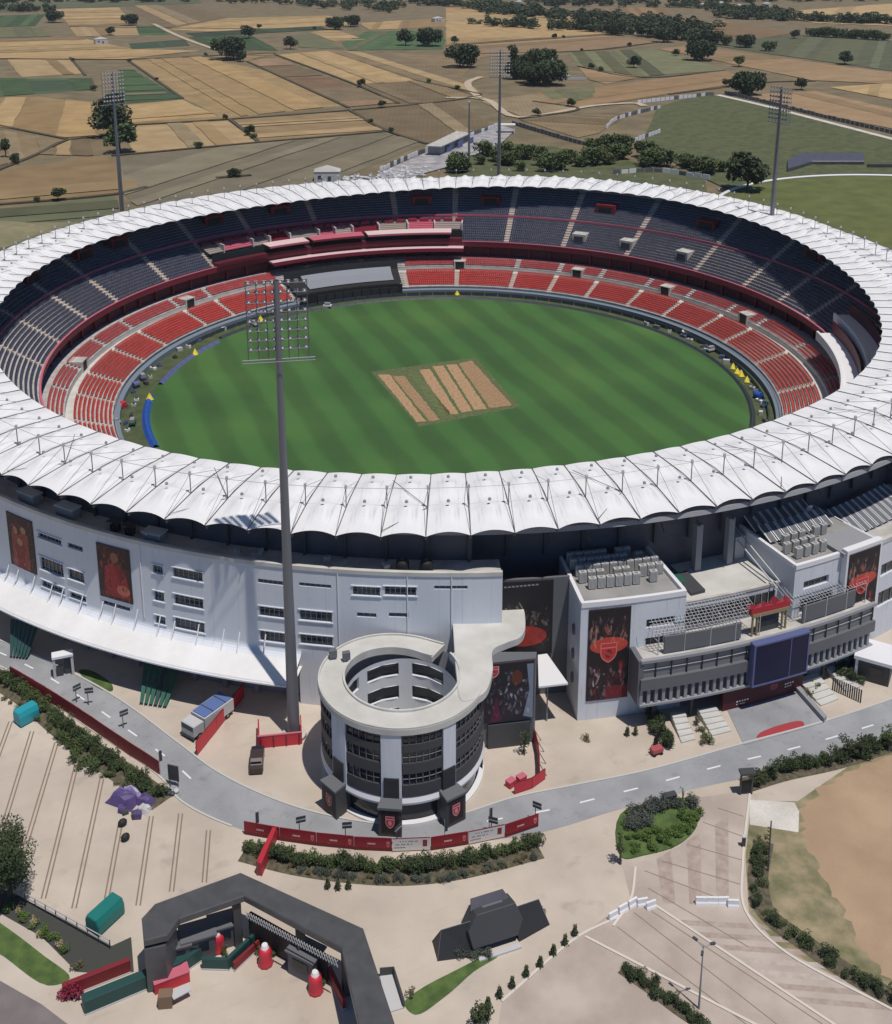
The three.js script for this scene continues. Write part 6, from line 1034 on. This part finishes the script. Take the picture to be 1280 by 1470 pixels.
hoarding([[-23.41,133.27], [-19.37,134.21], [-14.54,135.03], [-9,135.74], [-3.52,135.85], [1.17,135.03], [5.94,133.9], [10.28,132.11]], 1.7, 'curved crimson and white hoarding along the road in front of the ramp tower', (i, n) => { const u = i / n; return (u > 0.42 && u < 0.54) || (u > 0.71 && u < 0.82) ? printM.whiteHoarding : printM.hoarding; }, 4.2);
hoarding([[-31.62,120.39], [-29.6,114.5], [-27.66,108.85]], 2.0, 'bright red hoarding beside the blue topped truck', () => M.brightRed, 2.5);
hoarding([[7.76,127.01], [10.7,125.62], [11.64,124.44]], 1.5, 'short red hoarding on the forecourt right of the ramp tower', () => M.brightRed, 2.4);
{
  const w = thing('red_pennant_wall', 'leaning dark red fabric wing at the end of the curved hoarding', 'banner', [0, 0, 0]);
  obj('cloth', prism([[-20.02,134.11], [-19.55,134.11], [-20.47,139.39], [-21.1,139.19]], 0, 1.7), M.red, w); obj('pole', bar([[-20.94,139.29][0], 0, [-20.94,139.29][1]], [[-20.94,139.29][0], 2.2, [-20.94,139.29][1]], 0.06), M.steel, w);
}
hoarding([[10.69,116.65], [11.11,120.39], [10.93,124.91]], 1.8, 'narrow red screen standing beside the player banner yard', () => M.red, 2.2);
{
  nearTree([6.89,117.44], 2.0, 4.4, 'dark', 'dark slim tree in front of the player banner', 10, 170, 0.12);
  nearTree([9.39,120.01], 1.6, 4.0, 'dark', 'dark slim tree beside the narrow red screen', 9, 170, 0.12);
  const k = thing('junction_box', 'black roadside box at the kerb of the planted island', 'box', [[26,128.38][0], 0, [26,128.38][1]], 0.3); obj('cabinet', box(1.6, 1.1, 0.7), M.black, k); obj('lid', box(1.7, 0.1, 0.8, 0, 1.1), M.charcoal, k);
  for (const [q, lab] of [[[7.42,125.62], 'red crate nearest the kerb by the short red hoarding'], [[8.73,124.91], 'red crate behind the short red hoarding']]) { const c = thing('red_crate', lab, 'crate', [q[0], 0, q[1]], rr(0, 1)); obj('box', box(1.1, 0.8, 0.8), M.brightRed, c); obj('lid', box(1.15, 0.08, 0.85, 0, 0.8), M.rose, c); }
}
// ---------- lamp posts and small signs ----------
{
  const t = thing('lamp_post', 'slim grey lamp post with two arms on the parking apron', 'lamp post', [[23.78,155.32][0], 0, [23.78,155.32][1]], 0.2);
  obj('pole', lathe([[0.12, 0], [0.09, 3], [0.06, 7.4], [0, 7.4]], 8), M.grey, t);
  for (const a of [0, 2.1, 4.2]) { obj('arm', bar([0, 7.2, 0], [0.8 * Math.cos(a), 7.5, 0.8 * Math.sin(a)], 0.04, 5), M.grey, t); obj('lamp', box(0.5, 0.14, 0.25, 0.95 * Math.cos(a), 7.45, 0.95 * Math.sin(a), -a), M.charcoal, t); }
  const flag = (q, turn, label, h = 2.6) => { const s = thing('sign_post', label, 'sign', [q[0], 0, q[1]], turn); obj('post', bar([0, 0, 0], [0, h, 0], 0.06, 6), M.steel, s); obj('board', box(1.1, 0.8, 0.08, 0.2, h - 0.8, 0), M.charcoal, s); obj('board_bar', box(1.12, 0.12, 0.1, 0.2, h - 0.46, 0), M.paleGrey, s); };
  flag([-17.08,133.59], 0.3, 'dark sign on a post above the left crimson hoarding'); flag([-11.77,134.42], 0.1, 'dark sign on a post near the white hoarding panel'); flag([-5.9,135.03], 0.9, 'leaning dark sign beside the white hoarding panel'); flag([4.76,133.59], -0.3, 'dark sign on a post near the second white panel'); flag([9.94,131.25], -0.5, 'dark sign at the right end of the curved hoarding'); flag([-42.19,115.18], 0.6, 'small dark sign on the kerb of the left road'); flag([-48.1,110.59], 0.2, 'small dark road sign nearer the white canopy'); flag([-49.86,110.01], 0.8, 'small dark road sign nearer the red hoarding');
  const pole = (q, h, label) => { const s = thing('flag_pole', label, 'pole', [q[0], 0, q[1]]); obj('pole', bar([0, 0, 0], [0, h, 0], 0.06, 6, 0.03), M.paleSteel, s); obj('pennant', new THREE.PlaneGeometry(0.35, 1.5, 1, 3).rotateY(0.5).translate(0.2, h - 0.9, 0), M.charcoal, s); };
  pole([-22,133.59], 3.4, 'thin pole at the left end of the curved hoarding'); pole([-0.56,134.83], 3.4, 'thin pole behind the crimson panel'); pole([4.54,133.17], 3.6, 'thin pole behind the second white panel'); pole([-35.35,123.72], 3.6, 'thin pole at the end of the left red hoarding');
  const big = thing('notice_board', 'dark notice board standing at the end of the left hedge', 'notice board', [[-33.21,125.62][0], 0, [-33.21,125.62][1]], -0.3); obj('board', box(1.4, 2.1, 0.15, 0, 0.8), M.charcoal, big); for (const x of [-0.55, 0.55]) obj('leg', box(0.1, 0.8, 0.1, x), M.steel, big);
  const bg = thing('rubbish_heap', 'pale litter bags heaped at the end of the left hedge', 'bags', [[-33.3,127.01][0], 0, [-33.3,127.01][1]]); for (let i = 0; i < 5; i++) obj('bag', new THREE.SphereGeometry(rr(0.25, 0.45), 9, 7).scale(1, 0.7, 1).translate(rr(-0.7, 0.7), 0.22, rr(-0.4, 0.4)), i % 2 ? M.paleGrey : M.charcoal, bg);
}
// ---------- vehicles and tents ----------
function truck(p, turn, label, topM, bodyM, L = 6, W = 2.5) {
  const t = thing('truck', label, 'truck', [p[0], 0, p[1]], turn);
  obj('cargo_body', box(W, 1.7, L * 0.72, 0, 0.75, -L * 0.12), bodyM, t); const top = obj('load_cover', box(W - 0.35, 0.12, L * 0.68, 0, 2.46, -L * 0.12), topM, t); obj('cover_strap', [box(W - 0.2, 0.05, 0.1, 0, 2.6, -L * 0.3), box(W - 0.2, 0.05, 0.1, 0, 2.6, 0.1)], M.charcoal, top);
  const cab = obj('cab', prism([[-W / 2 + 0.05, L * 0.26], [W / 2 - 0.05, L * 0.26], [W / 2 - 0.15, L * 0.5], [-W / 2 + 0.15, L * 0.5]], 0.6, 2.3, 0.12), bodyM, t); obj('windscreen', box(W - 0.5, 0.7, 0.06, 0, 1.45, L * 0.5 - 0.02), M.glass, cab); obj('bumper', box(W - 0.2, 0.3, 0.2, 0, 0.4, L * 0.5), M.charcoal, cab);
  for (const z of [-L * 0.33, -L * 0.12, L * 0.37]) for (const s of [-1, 1]) { const w = obj('wheel', new THREE.CylinderGeometry(0.45, 0.45, 0.3, 14).rotateZ(Math.PI / 2).translate(s * (W / 2 - 0.2), 0.45, z), M.rubber, t); obj('hub', new THREE.CylinderGeometry(0.2, 0.2, 0.32, 10).rotateZ(Math.PI / 2).translate(s * (W / 2 - 0.2), 0.45, z), M.grey, w); }
  return t;
}
truck([-31.32,114.5], -0.62, 'grey truck with a blue topped load beside the red hoarding', mat([0.1, 0.16, 0.36], 0.5), M.paleGrey, 7, 2.6);
function tarped(p, turn, label, m, L, W, H) {
  const t = thing('covered_van', label, 'van', [p[0], 0, p[1]], turn);
  const s = new THREE.Shape([[-W / 2, 0.35], [W / 2, 0.35], [W / 2, H * 0.72], [W * 0.36, H], [-W * 0.36, H], [-W / 2, H * 0.72]].map(q => new THREE.Vector2(...q)));
  obj('tarpaulin', new THREE.ExtrudeGeometry(s, { depth: L - 0.3, bevelSize: 0.15, bevelThickness: 0.15, bevelSegments: 2 }).translate(0, 0, -L / 2), m, t); obj('rear_flap', box(W * 0.7, H * 0.5, 0.1, 0, 0.7, -L / 2 - 0.2), M.black, t);
  for (const z of [-L * 0.3, L * 0.3]) for (const q of [-1, 1]) { const w = obj('wheel', new THREE.CylinderGeometry(0.36, 0.36, 0.24, 12).rotateZ(Math.PI / 2).translate(q * (W / 2 - 0.05), 0.36, z), M.rubber, t); obj('hub', new THREE.CylinderGeometry(0.15, 0.15, 0.26, 8).rotateZ(Math.PI / 2).translate(q * (W / 2 - 0.05), 0.36, z), M.grey, w); }
}
tarped([-35.9,145.41], -0.55, 'teal tarpaulin covered van on the striped parking', M.teal, 3.6, 1.7, 1.8);
tarped([-55.32,113.81], -0.7, 'small turquoise covered three-wheeler beside the left hedge', mat([0.02, 0.3, 0.36], 0.45), 2.8, 1.5, 1.9);
function car(p, turn, label, m) {
  const t = thing('parked_car', label, 'car', [p[0], 0, p[1]], turn), side = new THREE.Shape([[-2, 0.3], [2, 0.3], [2.05, 0.75], [1.3, 0.95], [0.7, 1.42], [-0.9, 1.45], [-1.6, 1.0], [-2.05, 0.9]].map(q => new THREE.Vector2(...q)));
  obj('body', new THREE.ExtrudeGeometry(side, { depth: 1.4, bevelSize: 0.1, bevelThickness: 0.12, bevelSegments: 2 }).translate(0, 0, -0.7).rotateY(Math.PI / 2), m, t);
  obj('windscreen', box(1.3, 0.05, 0.75, 0, 0, 0).rotateX(0.66).translate(0, 1.24, -1.06), M.glass, t); obj('rear_window', box(1.3, 0.05, 0.7, 0, 0, 0).rotateX(-0.57).translate(0, 1.28, 1.3), M.glass, t);
  for (const z of [-1.25, 1.25]) for (const s of [-1, 1]) { const w = obj('wheel', new THREE.CylinderGeometry(0.32, 0.32, 0.22, 14).rotateZ(Math.PI / 2).translate(s * 0.72, 0.32, z), M.rubber, t); obj('rim', new THREE.CylinderGeometry(0.18, 0.18, 0.24, 10).rotateZ(Math.PI / 2).translate(s * 0.72, 0.32, z), M.paleGrey, w); }
  for (const s of [-0.55, 0.55]) obj('headlight', box(0.3, 0.12, 0.06, s, 0.68, -2.15), M.white, t);
}
car([-23.81,121.76], 0.1, 'small dark brown car parked near the floodlight foot', mat([0.05, 0.032, 0.028], 0.35));
{ // purple tarps and boxes by the left hedge end
  const q = [-37.75,128.15], t = thing('goods_pile', 'pile of goods under purple and lilac tarpaulins at the parking edge', 'goods', [q[0], 0, q[1]], -0.4);
  const tarp = (w, d, h, x, z, m) => { const g = new THREE.PlaneGeometry(w, d, 6, 5).rotateX(-Math.PI / 2), P = g.attributes.position; for (let i = 0; i < P.count; i++) { const u = P.getX(i) / w * 2, v = P.getZ(i) / d * 2, e = Math.max(Math.abs(u), Math.abs(v)); P.setX(i, P.getX(i) + rr(-0.15, 0.15)); P.setY(i, e > 0.95 ? 0.05 : h * (1 - 0.55 * e) * (0.75 + 0.9 * Math.abs(noise.noise(u * 2.3 + x, v * 2.3 + z, 3)))); } const gf = g.toNonIndexed(); gf.computeVertexNormals(); gf.translate(x, 0, z); obj('tarpaulin', gf, m, t); };
  tarp(3.6, 2.6, 1.5, -0.8, 0.2, M.purple); tarp(2.2, 1.6, 1.3, 1.6, -0.5, M.purple); tarp(3.0, 0.7, 1.9, -0.4, -0.6, M.lilac); tarp(1.5, 1.2, 0.9, 2.4, 0.6, M.paleGrey);
  for (let i = 0; i < 5; i++) obj('carton', box(rr(0.5, 0.9), rr(0.4, 0.8), rr(0.5, 0.8), rr(-1.5, 2.6), 0, 1.7 + rr(-0.2, 0.5), rr(0, 1)), i % 2 ? M.charcoal : M.purple, t);
  const b = (p, label) => { const m = thing('sack', label, 'sack', [p[0], 0, p[1]], rr(0, 3)); obj('sack', new THREE.SphereGeometry(0.55, 10, 8).scale(1, 0.8, 0.8).translate(0, 0.42, 0), M.black, m); obj('knot', new THREE.ConeGeometry(0.15, 0.25, 7).translate(0, 0.9, 0), M.charcoal, m); };
  b([-37.69,132], 'black sack on the parking below the purple goods'); b([-36.77,134.21], 'black sack furthest from the purple goods');
}
function awningTent(poly, h0, h1, m, label) { // sloping cover with a scalloped lower edge
  const [a, b, c, d] = poly, t = thing('striped_awning', label, 'awning'), n = 6, P = [], I = [];
  const L = (p, q, k) => [p[0] + (q[0] - p[0]) * k, p[1] + (q[1] - p[1]) * k];
  for (let i = 0; i < n; i++) { const p0 = L(a, b, i / n), p1 = L(a, b, (i + 0.97) / n), q0 = L(d, c, (i + 0.1) / n), q1 = L(d, c, (i + 0.8) / n); const g = new THREE.BufferGeometry(); g.setAttribute('position', new THREE.Float32BufferAttribute([p0[0], h1, p0[1], q0[0], h0, q0[1], p1[0], h1, p1[1], p1[0], h1, p1[1], q0[0], h0, q0[1], q1[0], h0, q1[1]], 3)); g.computeVertexNormals(); obj('panel', g, i % 4 === 3 ? M.darkTeal : m, t); obj('post', bar([q0[0], 0, q0[1]], [q0[0], h0, q0[1]], 0.05, 5), M.steel, t); }
}
awningTent([[-42.16,102.77], [-36.24,103.09], [-37.39,111.44], [-41.31,110.59]], 0.4, 3.6, M.green, 'dark green sloping awning under the white canopy edge');
awningTent([[-63.62,95.87], [-58.95,97.06], [-59.62,100.86], [-62.37,100.37]], 0.4, 3.4, M.darkTeal, 'dark teal sloping awning at the far left of the canopy');
{ // white gate arch
  const q = [-53.47,104.03], t = thing('gate_arch', 'white framed gate arch on the road under the canopy edge', 'gate', [q[0], 0, q[1]], 0.35); obj('lintel', box(2.8, 0.35, 1.4, 0, 3), M.white, t); for (const s of [-1, 1]) obj('pillar', box(0.35, 3, 1.2, s * 1.2), M.paleGrey, t); obj('gate_leaf', [box(0.9, 2.2, 0.1, 0.6, 0.1, 0), box(0.9, 1.6, 0.1, -0.5, 0.1, 0.2)], M.charcoal, t);
}
{ // white cabin on the right
  const q = [59.16,104.03], t = thing('cabin', 'white roofed dark cabin at the far right of the pavilion', 'cabin', [q[0], 0, q[1]], -0.5); obj('walls', box(4.2, 3.2, 4.2), M.charcoal, t); obj('roof', box(5.2, 0.5, 5.0, 0, 3.2), M.white, t); obj('corner_post', box(0.35, 3.2, 0.35, -2.2, 0, 2.2), M.white, t); obj('window', box(1.6, 1.2, 0.1, 0.4, 1.2, 2.12), M.glass, t);
  const k = thing('steel_screen', 'dark slatted steel screen beside the right steps', 'screen', [[53.65,108.85][0], 0, [53.65,108.85][1]], -0.75); for (let i = 0; i < 14; i++) obj('slat', box(0.18, 2.0, 0.08, -2 + i * 0.3, 0), M.charcoal, k);
  const l = thing('steel_screen', 'dark slatted steel screen left of the entrance steps', 'screen', [[26.81,117.44][0], 0, [26.81,117.44][1]], 1.05); for (let i = 0; i < 14; i++) obj('slat', box(0.18, 1.6, 0.08, -2 + i * 0.3, 0), M.black, l);
  const c = thing('red_cart', 'small red trolley on the forecourt by the entrance steps', 'trolley', [[26,120.01][0], 0, [26,120.01][1]], 0.4); obj('tray', box(1.5, 0.5, 0.9, 0, 0.4), mat([0.4, 0.08, 0.09], 0.6), c); obj('handle', bar([-0.8, 0.7, 0], [-1.3, 1.1, 0], 0.04, 5), M.steel, c); for (const s of [-0.5, 0.5]) obj('wheel', new THREE.CylinderGeometry(0.2, 0.2, 0.1, 10).rotateX(Math.PI / 2).translate(s, 0.2, 0.45), M.rubber, c);
}
// ---------- water barriers on the right apron ----------
{
  const b = thing('plastic_barrier', 'white plastic road barrier in the row across the apron', 'barrier', [0, 0, 0], 0, 'white barriers across the apron');
  const s = new THREE.Shape([[-0.25, 0], [0.25, 0], [0.2, 0.2], [0.1, 0.35], [0.08, 0.8], [-0.08, 0.8], [-0.1, 0.35], [-0.2, 0.2]].map(q => new THREE.Vector2(...q)));
  obj('body', new THREE.ExtrudeGeometry(s, { depth: 1.1, bevelSize: 0.04, bevelThickness: 0.04, bevelSegments: 1 }).translate(0, 0, -0.55).rotateY(Math.PI / 2), M.white, b); obj('band', box(0.2, 0.4, 0.24, 0, 0.42), M.midGrey, b);
  let first = true; const put = (p, turn, lab, grp) => { if (first) { b.position.set(p[0], 0, p[1]); b.rotation.y = turn; first = false; } else dup(b, [p[0], 0, p[1]], turn, lab, grp); };
  for (const q of [[26.64,143.01], [27.82,143.01], [29,143.01], [29.95,143.37]]) put(q, rr(-0.1, 0.1));
  for (const q of [[17.06,144.88], [18.22,144], [19.35,143.28], [20.4,143.19], [21.22,143.55]]) put(q, rr(0.2, 0.6), 'white plastic road barrier by the curved kerb', 'white barriers by the curved kerb');
  const bx = thing('guard_post', 'dark guard post at the junction beside the right hedge', 'guard post', [[35.42,127.01][0], 0, [35.42,127.01][1]], 0.1); obj('frame', [box(0.2, 3.0, 0.2, -0.7), box(0.2, 3.0, 0.2, 0.7), box(1.8, 0.3, 1.0, 0, 3)], M.charcoal, bx); obj('panel', box(1.2, 1.6, 0.1, 0, 0.3), M.black, bx);
  const pk = thing('kerb_post', 'short dark post with pale cap on the right kerb', 'post', [[33.12,135.13][0], 0, [33.12,135.13][1]]); obj('post', box(0.35, 1.3, 0.35), M.charcoal, pk); obj('cap', box(0.45, 0.12, 0.45, 0, 1.3), M.paleGrey, pk);
  const fp = thing('fence_line', 'short dark post fence along the scrub ground', 'fence'); for (let i = 0; i < 12; i++) { const a = [36.9,132.53], c = [34.92,138.62], u = i / 11; obj('post', box(0.12, 1.1, 0.12, a[0] + (c[0] - a[0]) * u, 0, a[1] + (c[1] - a[1]) * u), M.charcoal, fp); }
  const pots = [35.33,134.83]; for (let i = 0; i < 6; i++) shrubAt('dry', [pots[0] + rr(-1, 1), pots[1] + rr(-1, 1)], 0.45, 'low dead shrub on the bare soil by the post fence', 'dead shrubs by the post fence');
}
// ---------- black folding pavilion on the forecourt ----------
{
  const q = [4.69,148.29], t = thing('black_stage_tent', 'black faceted stage tent with two side wings on the forecourt', 'tent', [q[0], 0, q[1]], 0.36);
  const hex = new THREE.Shape([[-2.6, 0], [2.2, 0], [2.9, 1.4], [2.3, 3.1], [-1.9, 3.1], [-2.9, 1.7]].map(p => new THREE.Vector2(...p)));
  obj('centre_body', new THREE.ExtrudeGeometry(hex, { depth: 2.0, bevelSize: 0.08, bevelThickness: 0.12, bevelSegments: 2 }).rotateX(-0.32).translate(0, 0.3, -1.6), M.charcoal, t);
  obj('roof_fold', prism([[-2.2, -1.6], [2.2, -1.6], [2.0, -3.1], [-1.6, -3.1]], 3.3, 3.6, 0.05), M.darkClad, t);
  obj('roof_hatch', box(2.2, 0.15, 1.0, 0.2, 3.55, -1.2), M.midGrey, t);
  for (const s of [-1, 1]) { const g = new THREE.BufferGeometry(), v = [[s * 2.4, 0, 0.4], [s * 6.2, 0, -0.4], [s * 5.9, 0, -2.8], [s * 2.4, 0, -2.6], [s * 2.3, 3.1, -0.9], [s * 5.4, 2.5, -1.5]]; const f = [[0, 1, 5], [0, 5, 4], [1, 2, 5], [2, 3, 4], [2, 4, 5], [0, 4, 3], [0, 3, 2], [0, 2, 1]]; g.setAttribute('position', new THREE.Float32BufferAttribute(f.flat().map(i => v[i]).flat(), 3)); g.computeVertexNormals(); const w = obj('side_wing', g, M.dark, t); obj('wing_seam', [bar(v[4], v[5], 0.05, 4), bar(v[5], v[1], 0.04, 4), bar(v[5], v[2], 0.04, 4)], M.midGrey, w); }
  obj('front_step', box(4.6, 0.2, 0.6, 0, 0, 0.9), M.paleGrey, t);
  for (const p of [[1.84,149.44], [2.54,149.69], [3.11,149.36], [3.8,149.44], [8.58,145.49], [9.18,145.23], [9.64,144.88], [1,149.61]]) shrubAt('cool', p, 0.75, 'grey leafy potted plant in front of the black tent', 'potted plants by the black tent');
}
// ---------- angular entrance gate ----------
{
  const H = 6.3, g = thing('entrance_gate', 'dark grey angular entrance gate canopy bent over booths', 'gate');
  const outer = [[-30.18,151.06], [-29.31,149.31], [-21.49,145.38], [-8.43,152.2], [-4,164.94]], inner = [[-7.36,164.94], [-10.39,154.41], [-20.62,148.37], [-26.43,151.06], [-27.2,153], [-29.31,153.63]];
  const cm = tmat(texture(256, 8, mottle([0.06, 0.062, 0.066], [0.085, 0.087, 0.092], 5, 71, 0.04)), 0.38);
  obj('canopy', prism([...outer, ...inner], H - 0.8, H, 0.08), cm, g);
  obj('left_leg', prism([[-30.18,151.06], [-29.31,149.31], [-26.93,150.65], [-27.43,153.16], [-29.31,153.63]], 0, H - 1.1, 0.05), cm, g);
  obj('right_leg', prism([[-6.25,158.87], [-4.95,162.33], [-6.51,163], [-7.72,159.58]], 0, H - 1.1), cm, g);
  for (const q of [[-21.52,148.03], [-14.71,151.06], [-9.99,153.63]]) obj('column', box(0.8, H - 1.1, 0.8, q[0], 0, q[1], 0.4), M.charcoal, g);
  const lat = [], a = [-20.39,148.89], b = [-10.71,154.57]; for (let i = 0; i < 34; i++) { const u = i / 34, v = (i + 1) / 34, x0 = a[0] + (b[0] - a[0]) * u, z0 = a[1] + (b[1] - a[1]) * u, x1 = a[0] + (b[0] - a[0]) * v, z1 = a[1] + (b[1] - a[1]) * v; lat.push(bar([x0, 5.1, z0 + 0.15], [x1, 4.3, z1 + 0.15], 0.05, 4), bar([x0, 4.3, z0 + 0.15], [x1, 5.1, z1 + 0.15], 0.05, 4)); }
  obj('lattice_trim', lat, M.paleGrey, g);
  obj('rear_wall', prism([[-20.27,147.14], [-11.95,152.25], [-12.19,152.56], [-20.5,147.48]], 0, 3.2), M.dark, g);
  const booth = (p, w, d, h, turn, label, m = M.darkClad) => { const t = thing('ticket_booth', label, 'booth', [p[0], 0, p[1]], turn); obj('body', box(w, h, d), m, t); obj('roof', box(w + 0.4, 0.18, d + 0.4, 0, h), M.midGrey, t); obj('counter_window', box(w * 0.6, h * 0.35, 0.08, 0, h * 0.45, d / 2 + 0.02), M.glass, t); };
  booth([-25.35,149.12], 3.2, 2.0, 2.7, 0.35, 'dark ticket booth under the left of the gate'); booth([-27.23,150.09], 2.4, 1.8, 2.5, 0.35, 'small dark ticket booth beside the gate leg'); booth([-23.14,147.79], 2.4, 1.8, 2.6, 0.35, 'dark ticket booth under the bend of the gate'); booth([-14.2,151.29], 3.0, 2.0, 2.7, -0.5, 'dark ticket booth under the right of the gate');
  const screen = (poly, h, m, label, name = 'gate_screen') => { const t = thing(name, label, 'screen'); obj('panel', prism(poly, 0, h, 0.03), m, t); obj('base', prism(poly.map(([x, z]) => [x, z + 0.06]), 0, 0.14), M.paleGrey, t); };
  screen([[-34.68,156.05], [-26.53,151.68], [-22.43,147.79], [-23.06,147.46], [-27.22,151.05], [-35.22,155.17]], 1.6, M.darkTeal, 'long dark teal screen wall in front of the gate');
  screen([[-24.6,151.05], [-21.96,151.13], [-21.87,150.81], [-24.66,150.73]], 1.3, M.darkTeal, 'short teal screen in front of the booths'); screen([[-21.94,151.21], [-19.79,148.29], [-20.1,148.13], [-22.21,150.89]], 1.4, M.darkTeal, 'slanted teal screen beside the red barrel');
  screen([[-37.24,154.28], [-31.56,151.37], [-31.81,150.97], [-37.52,153.83]], 1.5, M.deepRed, 'dark red fabric screen left of the gate'); screen([[-12.05,152.07], [-10.25,155.47], [-9.93,155.32], [-11.66,151.84]], 1.4, M.deepRed, 'dark red fabric screen under the right arm'); screen([[-21.55,151.05], [-19.36,148.29], [-19.2,148.46], [-21.31,151.29]], 1.0, M.deepRed, 'thin red fabric screen along the slanted teal screen');
  const barrel = (p, label) => { const t = thing('red_barrel', label, 'barrel', [p[0], 0, p[1]], rr(0, 3)); obj('barrel', lathe([[0, 0], [0.8, 0], [0.78, 0.2], [0.66, 0.5], [0.7, 1.3], [0.62, 1.75], [0.4, 2.0], [0, 2.0]], 9), M.brightRed, t); obj('white_top', new THREE.CylinderGeometry(0.3, 0.42, 0.35, 9).translate(0, 2.15, 0), M.white, t); };
  barrel([-23.47,148.63], 'red barrel with white top under the gate bend'); barrel([-18.42,150.33], 'red barrel with white top beside the dark rear wall'); barrel([-13.07,153.38], 'red barrel with white top under the right arm'); 
  const cl = thing('red_counter', 'red draped counter in front of the teal screen', 'counter', [[-27.28,152.61][0], 0, [-27.28,152.61][1]], 0.45); obj('drape', box(3.4, 1.2, 1.2), M.brightRed, cl); obj('top', box(3.5, 0.08, 1.3, 0, 1.2), M.rose, cl);
  const ct = thing('brown_counter', 'dark wooden counter with pale ramp beside the red counter', 'counter', [[-27.28,154.88][0], 0, [-27.28,154.88][1]], 0.1); obj('cabinet', box(1.3, 1.4, 1.0), M.wood, ct); obj('ramp', box(1.8, 0.1, 0.9, 1.4, 0.9, -0.4, 0.5), M.paleGrey, ct);
  const fl = thing('red_flower_bush', 'crimson flowering bush at the end of the red screen', 'bush', [[-36.66,153.98][0], 0, [-36.66,153.98][1]]); obj('blooms', leaves([[0, 0.7, 0, 0.8], [-0.7, 0.5, 0.2, 0.6], [0.7, 0.6, 0.1, 0.6], [0.1, 1.2, 0, 0.5]], 420, 0.11, 'crimson'), leafMat, fl); obj('stem', bar([0, 0, 0], [0.1, 0.8, 0], 0.06, 6), M.bark, fl);
  const ub = thing('utility_box', 'pale grey fenced utility pen beside the gate arm', 'pen', [0, 0, 0]); obj('floor', prism([[-6.92,151.84], [-5.56,151.68], [-4.4,155.32], [-5.97,155.83]], 0, 0.15), M.paleGrey, ub); obj('rail', [ribbon([[-6.92,151.84], [-5.56,151.68], [-4.4,155.32]], 0.12, 0.15, 0.9)], M.charcoal, ub);
}
// dark ditch with railing beside the striped parking
struct('ditch_bed', sheet([[-50.19,140.34], [-46.23,141.92], [-39.5,145.49], [-34.36,148.29], [-32.67,147.21], [-31.31,151.29], [-32.37,151.68], [-36.97,151.29], [-41.81,147.21], [-49.05,143.28]], 0.01), mat([0.05, 0.052, 0.045], 0.9));
{
  const t = thing('railing', 'pale double pipe railing along the dark ditch', 'railing'), a = [-46.42,142.01], b = [-34.41,148.63];
  for (const y of [0.55, 1.05]) obj('rail', bar([a[0], y, a[1]], [b[0], y, b[1]], 0.06, 6), M.paleSteel, t); for (let i = 0; i <= 9; i++) { const u = i / 9; obj('post', bar([a[0] + (b[0] - a[0]) * u, 0, a[1] + (b[1] - a[1]) * u], [a[0] + (b[0] - a[0]) * u, 1.1, a[1] + (b[1] - a[1]) * u], 0.06, 6), M.steel, t); }
}
// soil beds under the hedges
const soil = tmat(texture(256, 5, mottle([0.06, 0.055, 0.03], [0.15, 0.125, 0.08], 9, 72, 0.2)), 0.95);
for (const [l, w] of [[[[-64.5,103.56], [-56.64,109.29], [-51.26,114.23], [-45.14,119.51], [-39.58,123.84], [-33.89,128.38]], 3.2], [[[-23.05,135.85], [-17.35,137.64], [-11.09,138.81], [-4.97,139.19], [1.13,138.32], [10.1,135.44]], 3.0], [[[35.6,125.62], [40.51,123.72], [48.06,121.52], [58.3,117.44]], 2.4], [[[35.59,134.42], [33.47,140.05], [33.26,144.18], [35.89,147.63], [39.27,151.29], [43.68,155.03]], 2.2], [[[17.05,150.89], [19.62,153.23], [21.89,155.47], [24.95,158.05]], 1.4]]) struct('planting_bed', ribbon(smooth(l, 40), w, 0.024), soil);
renderer.render(scene, camera);
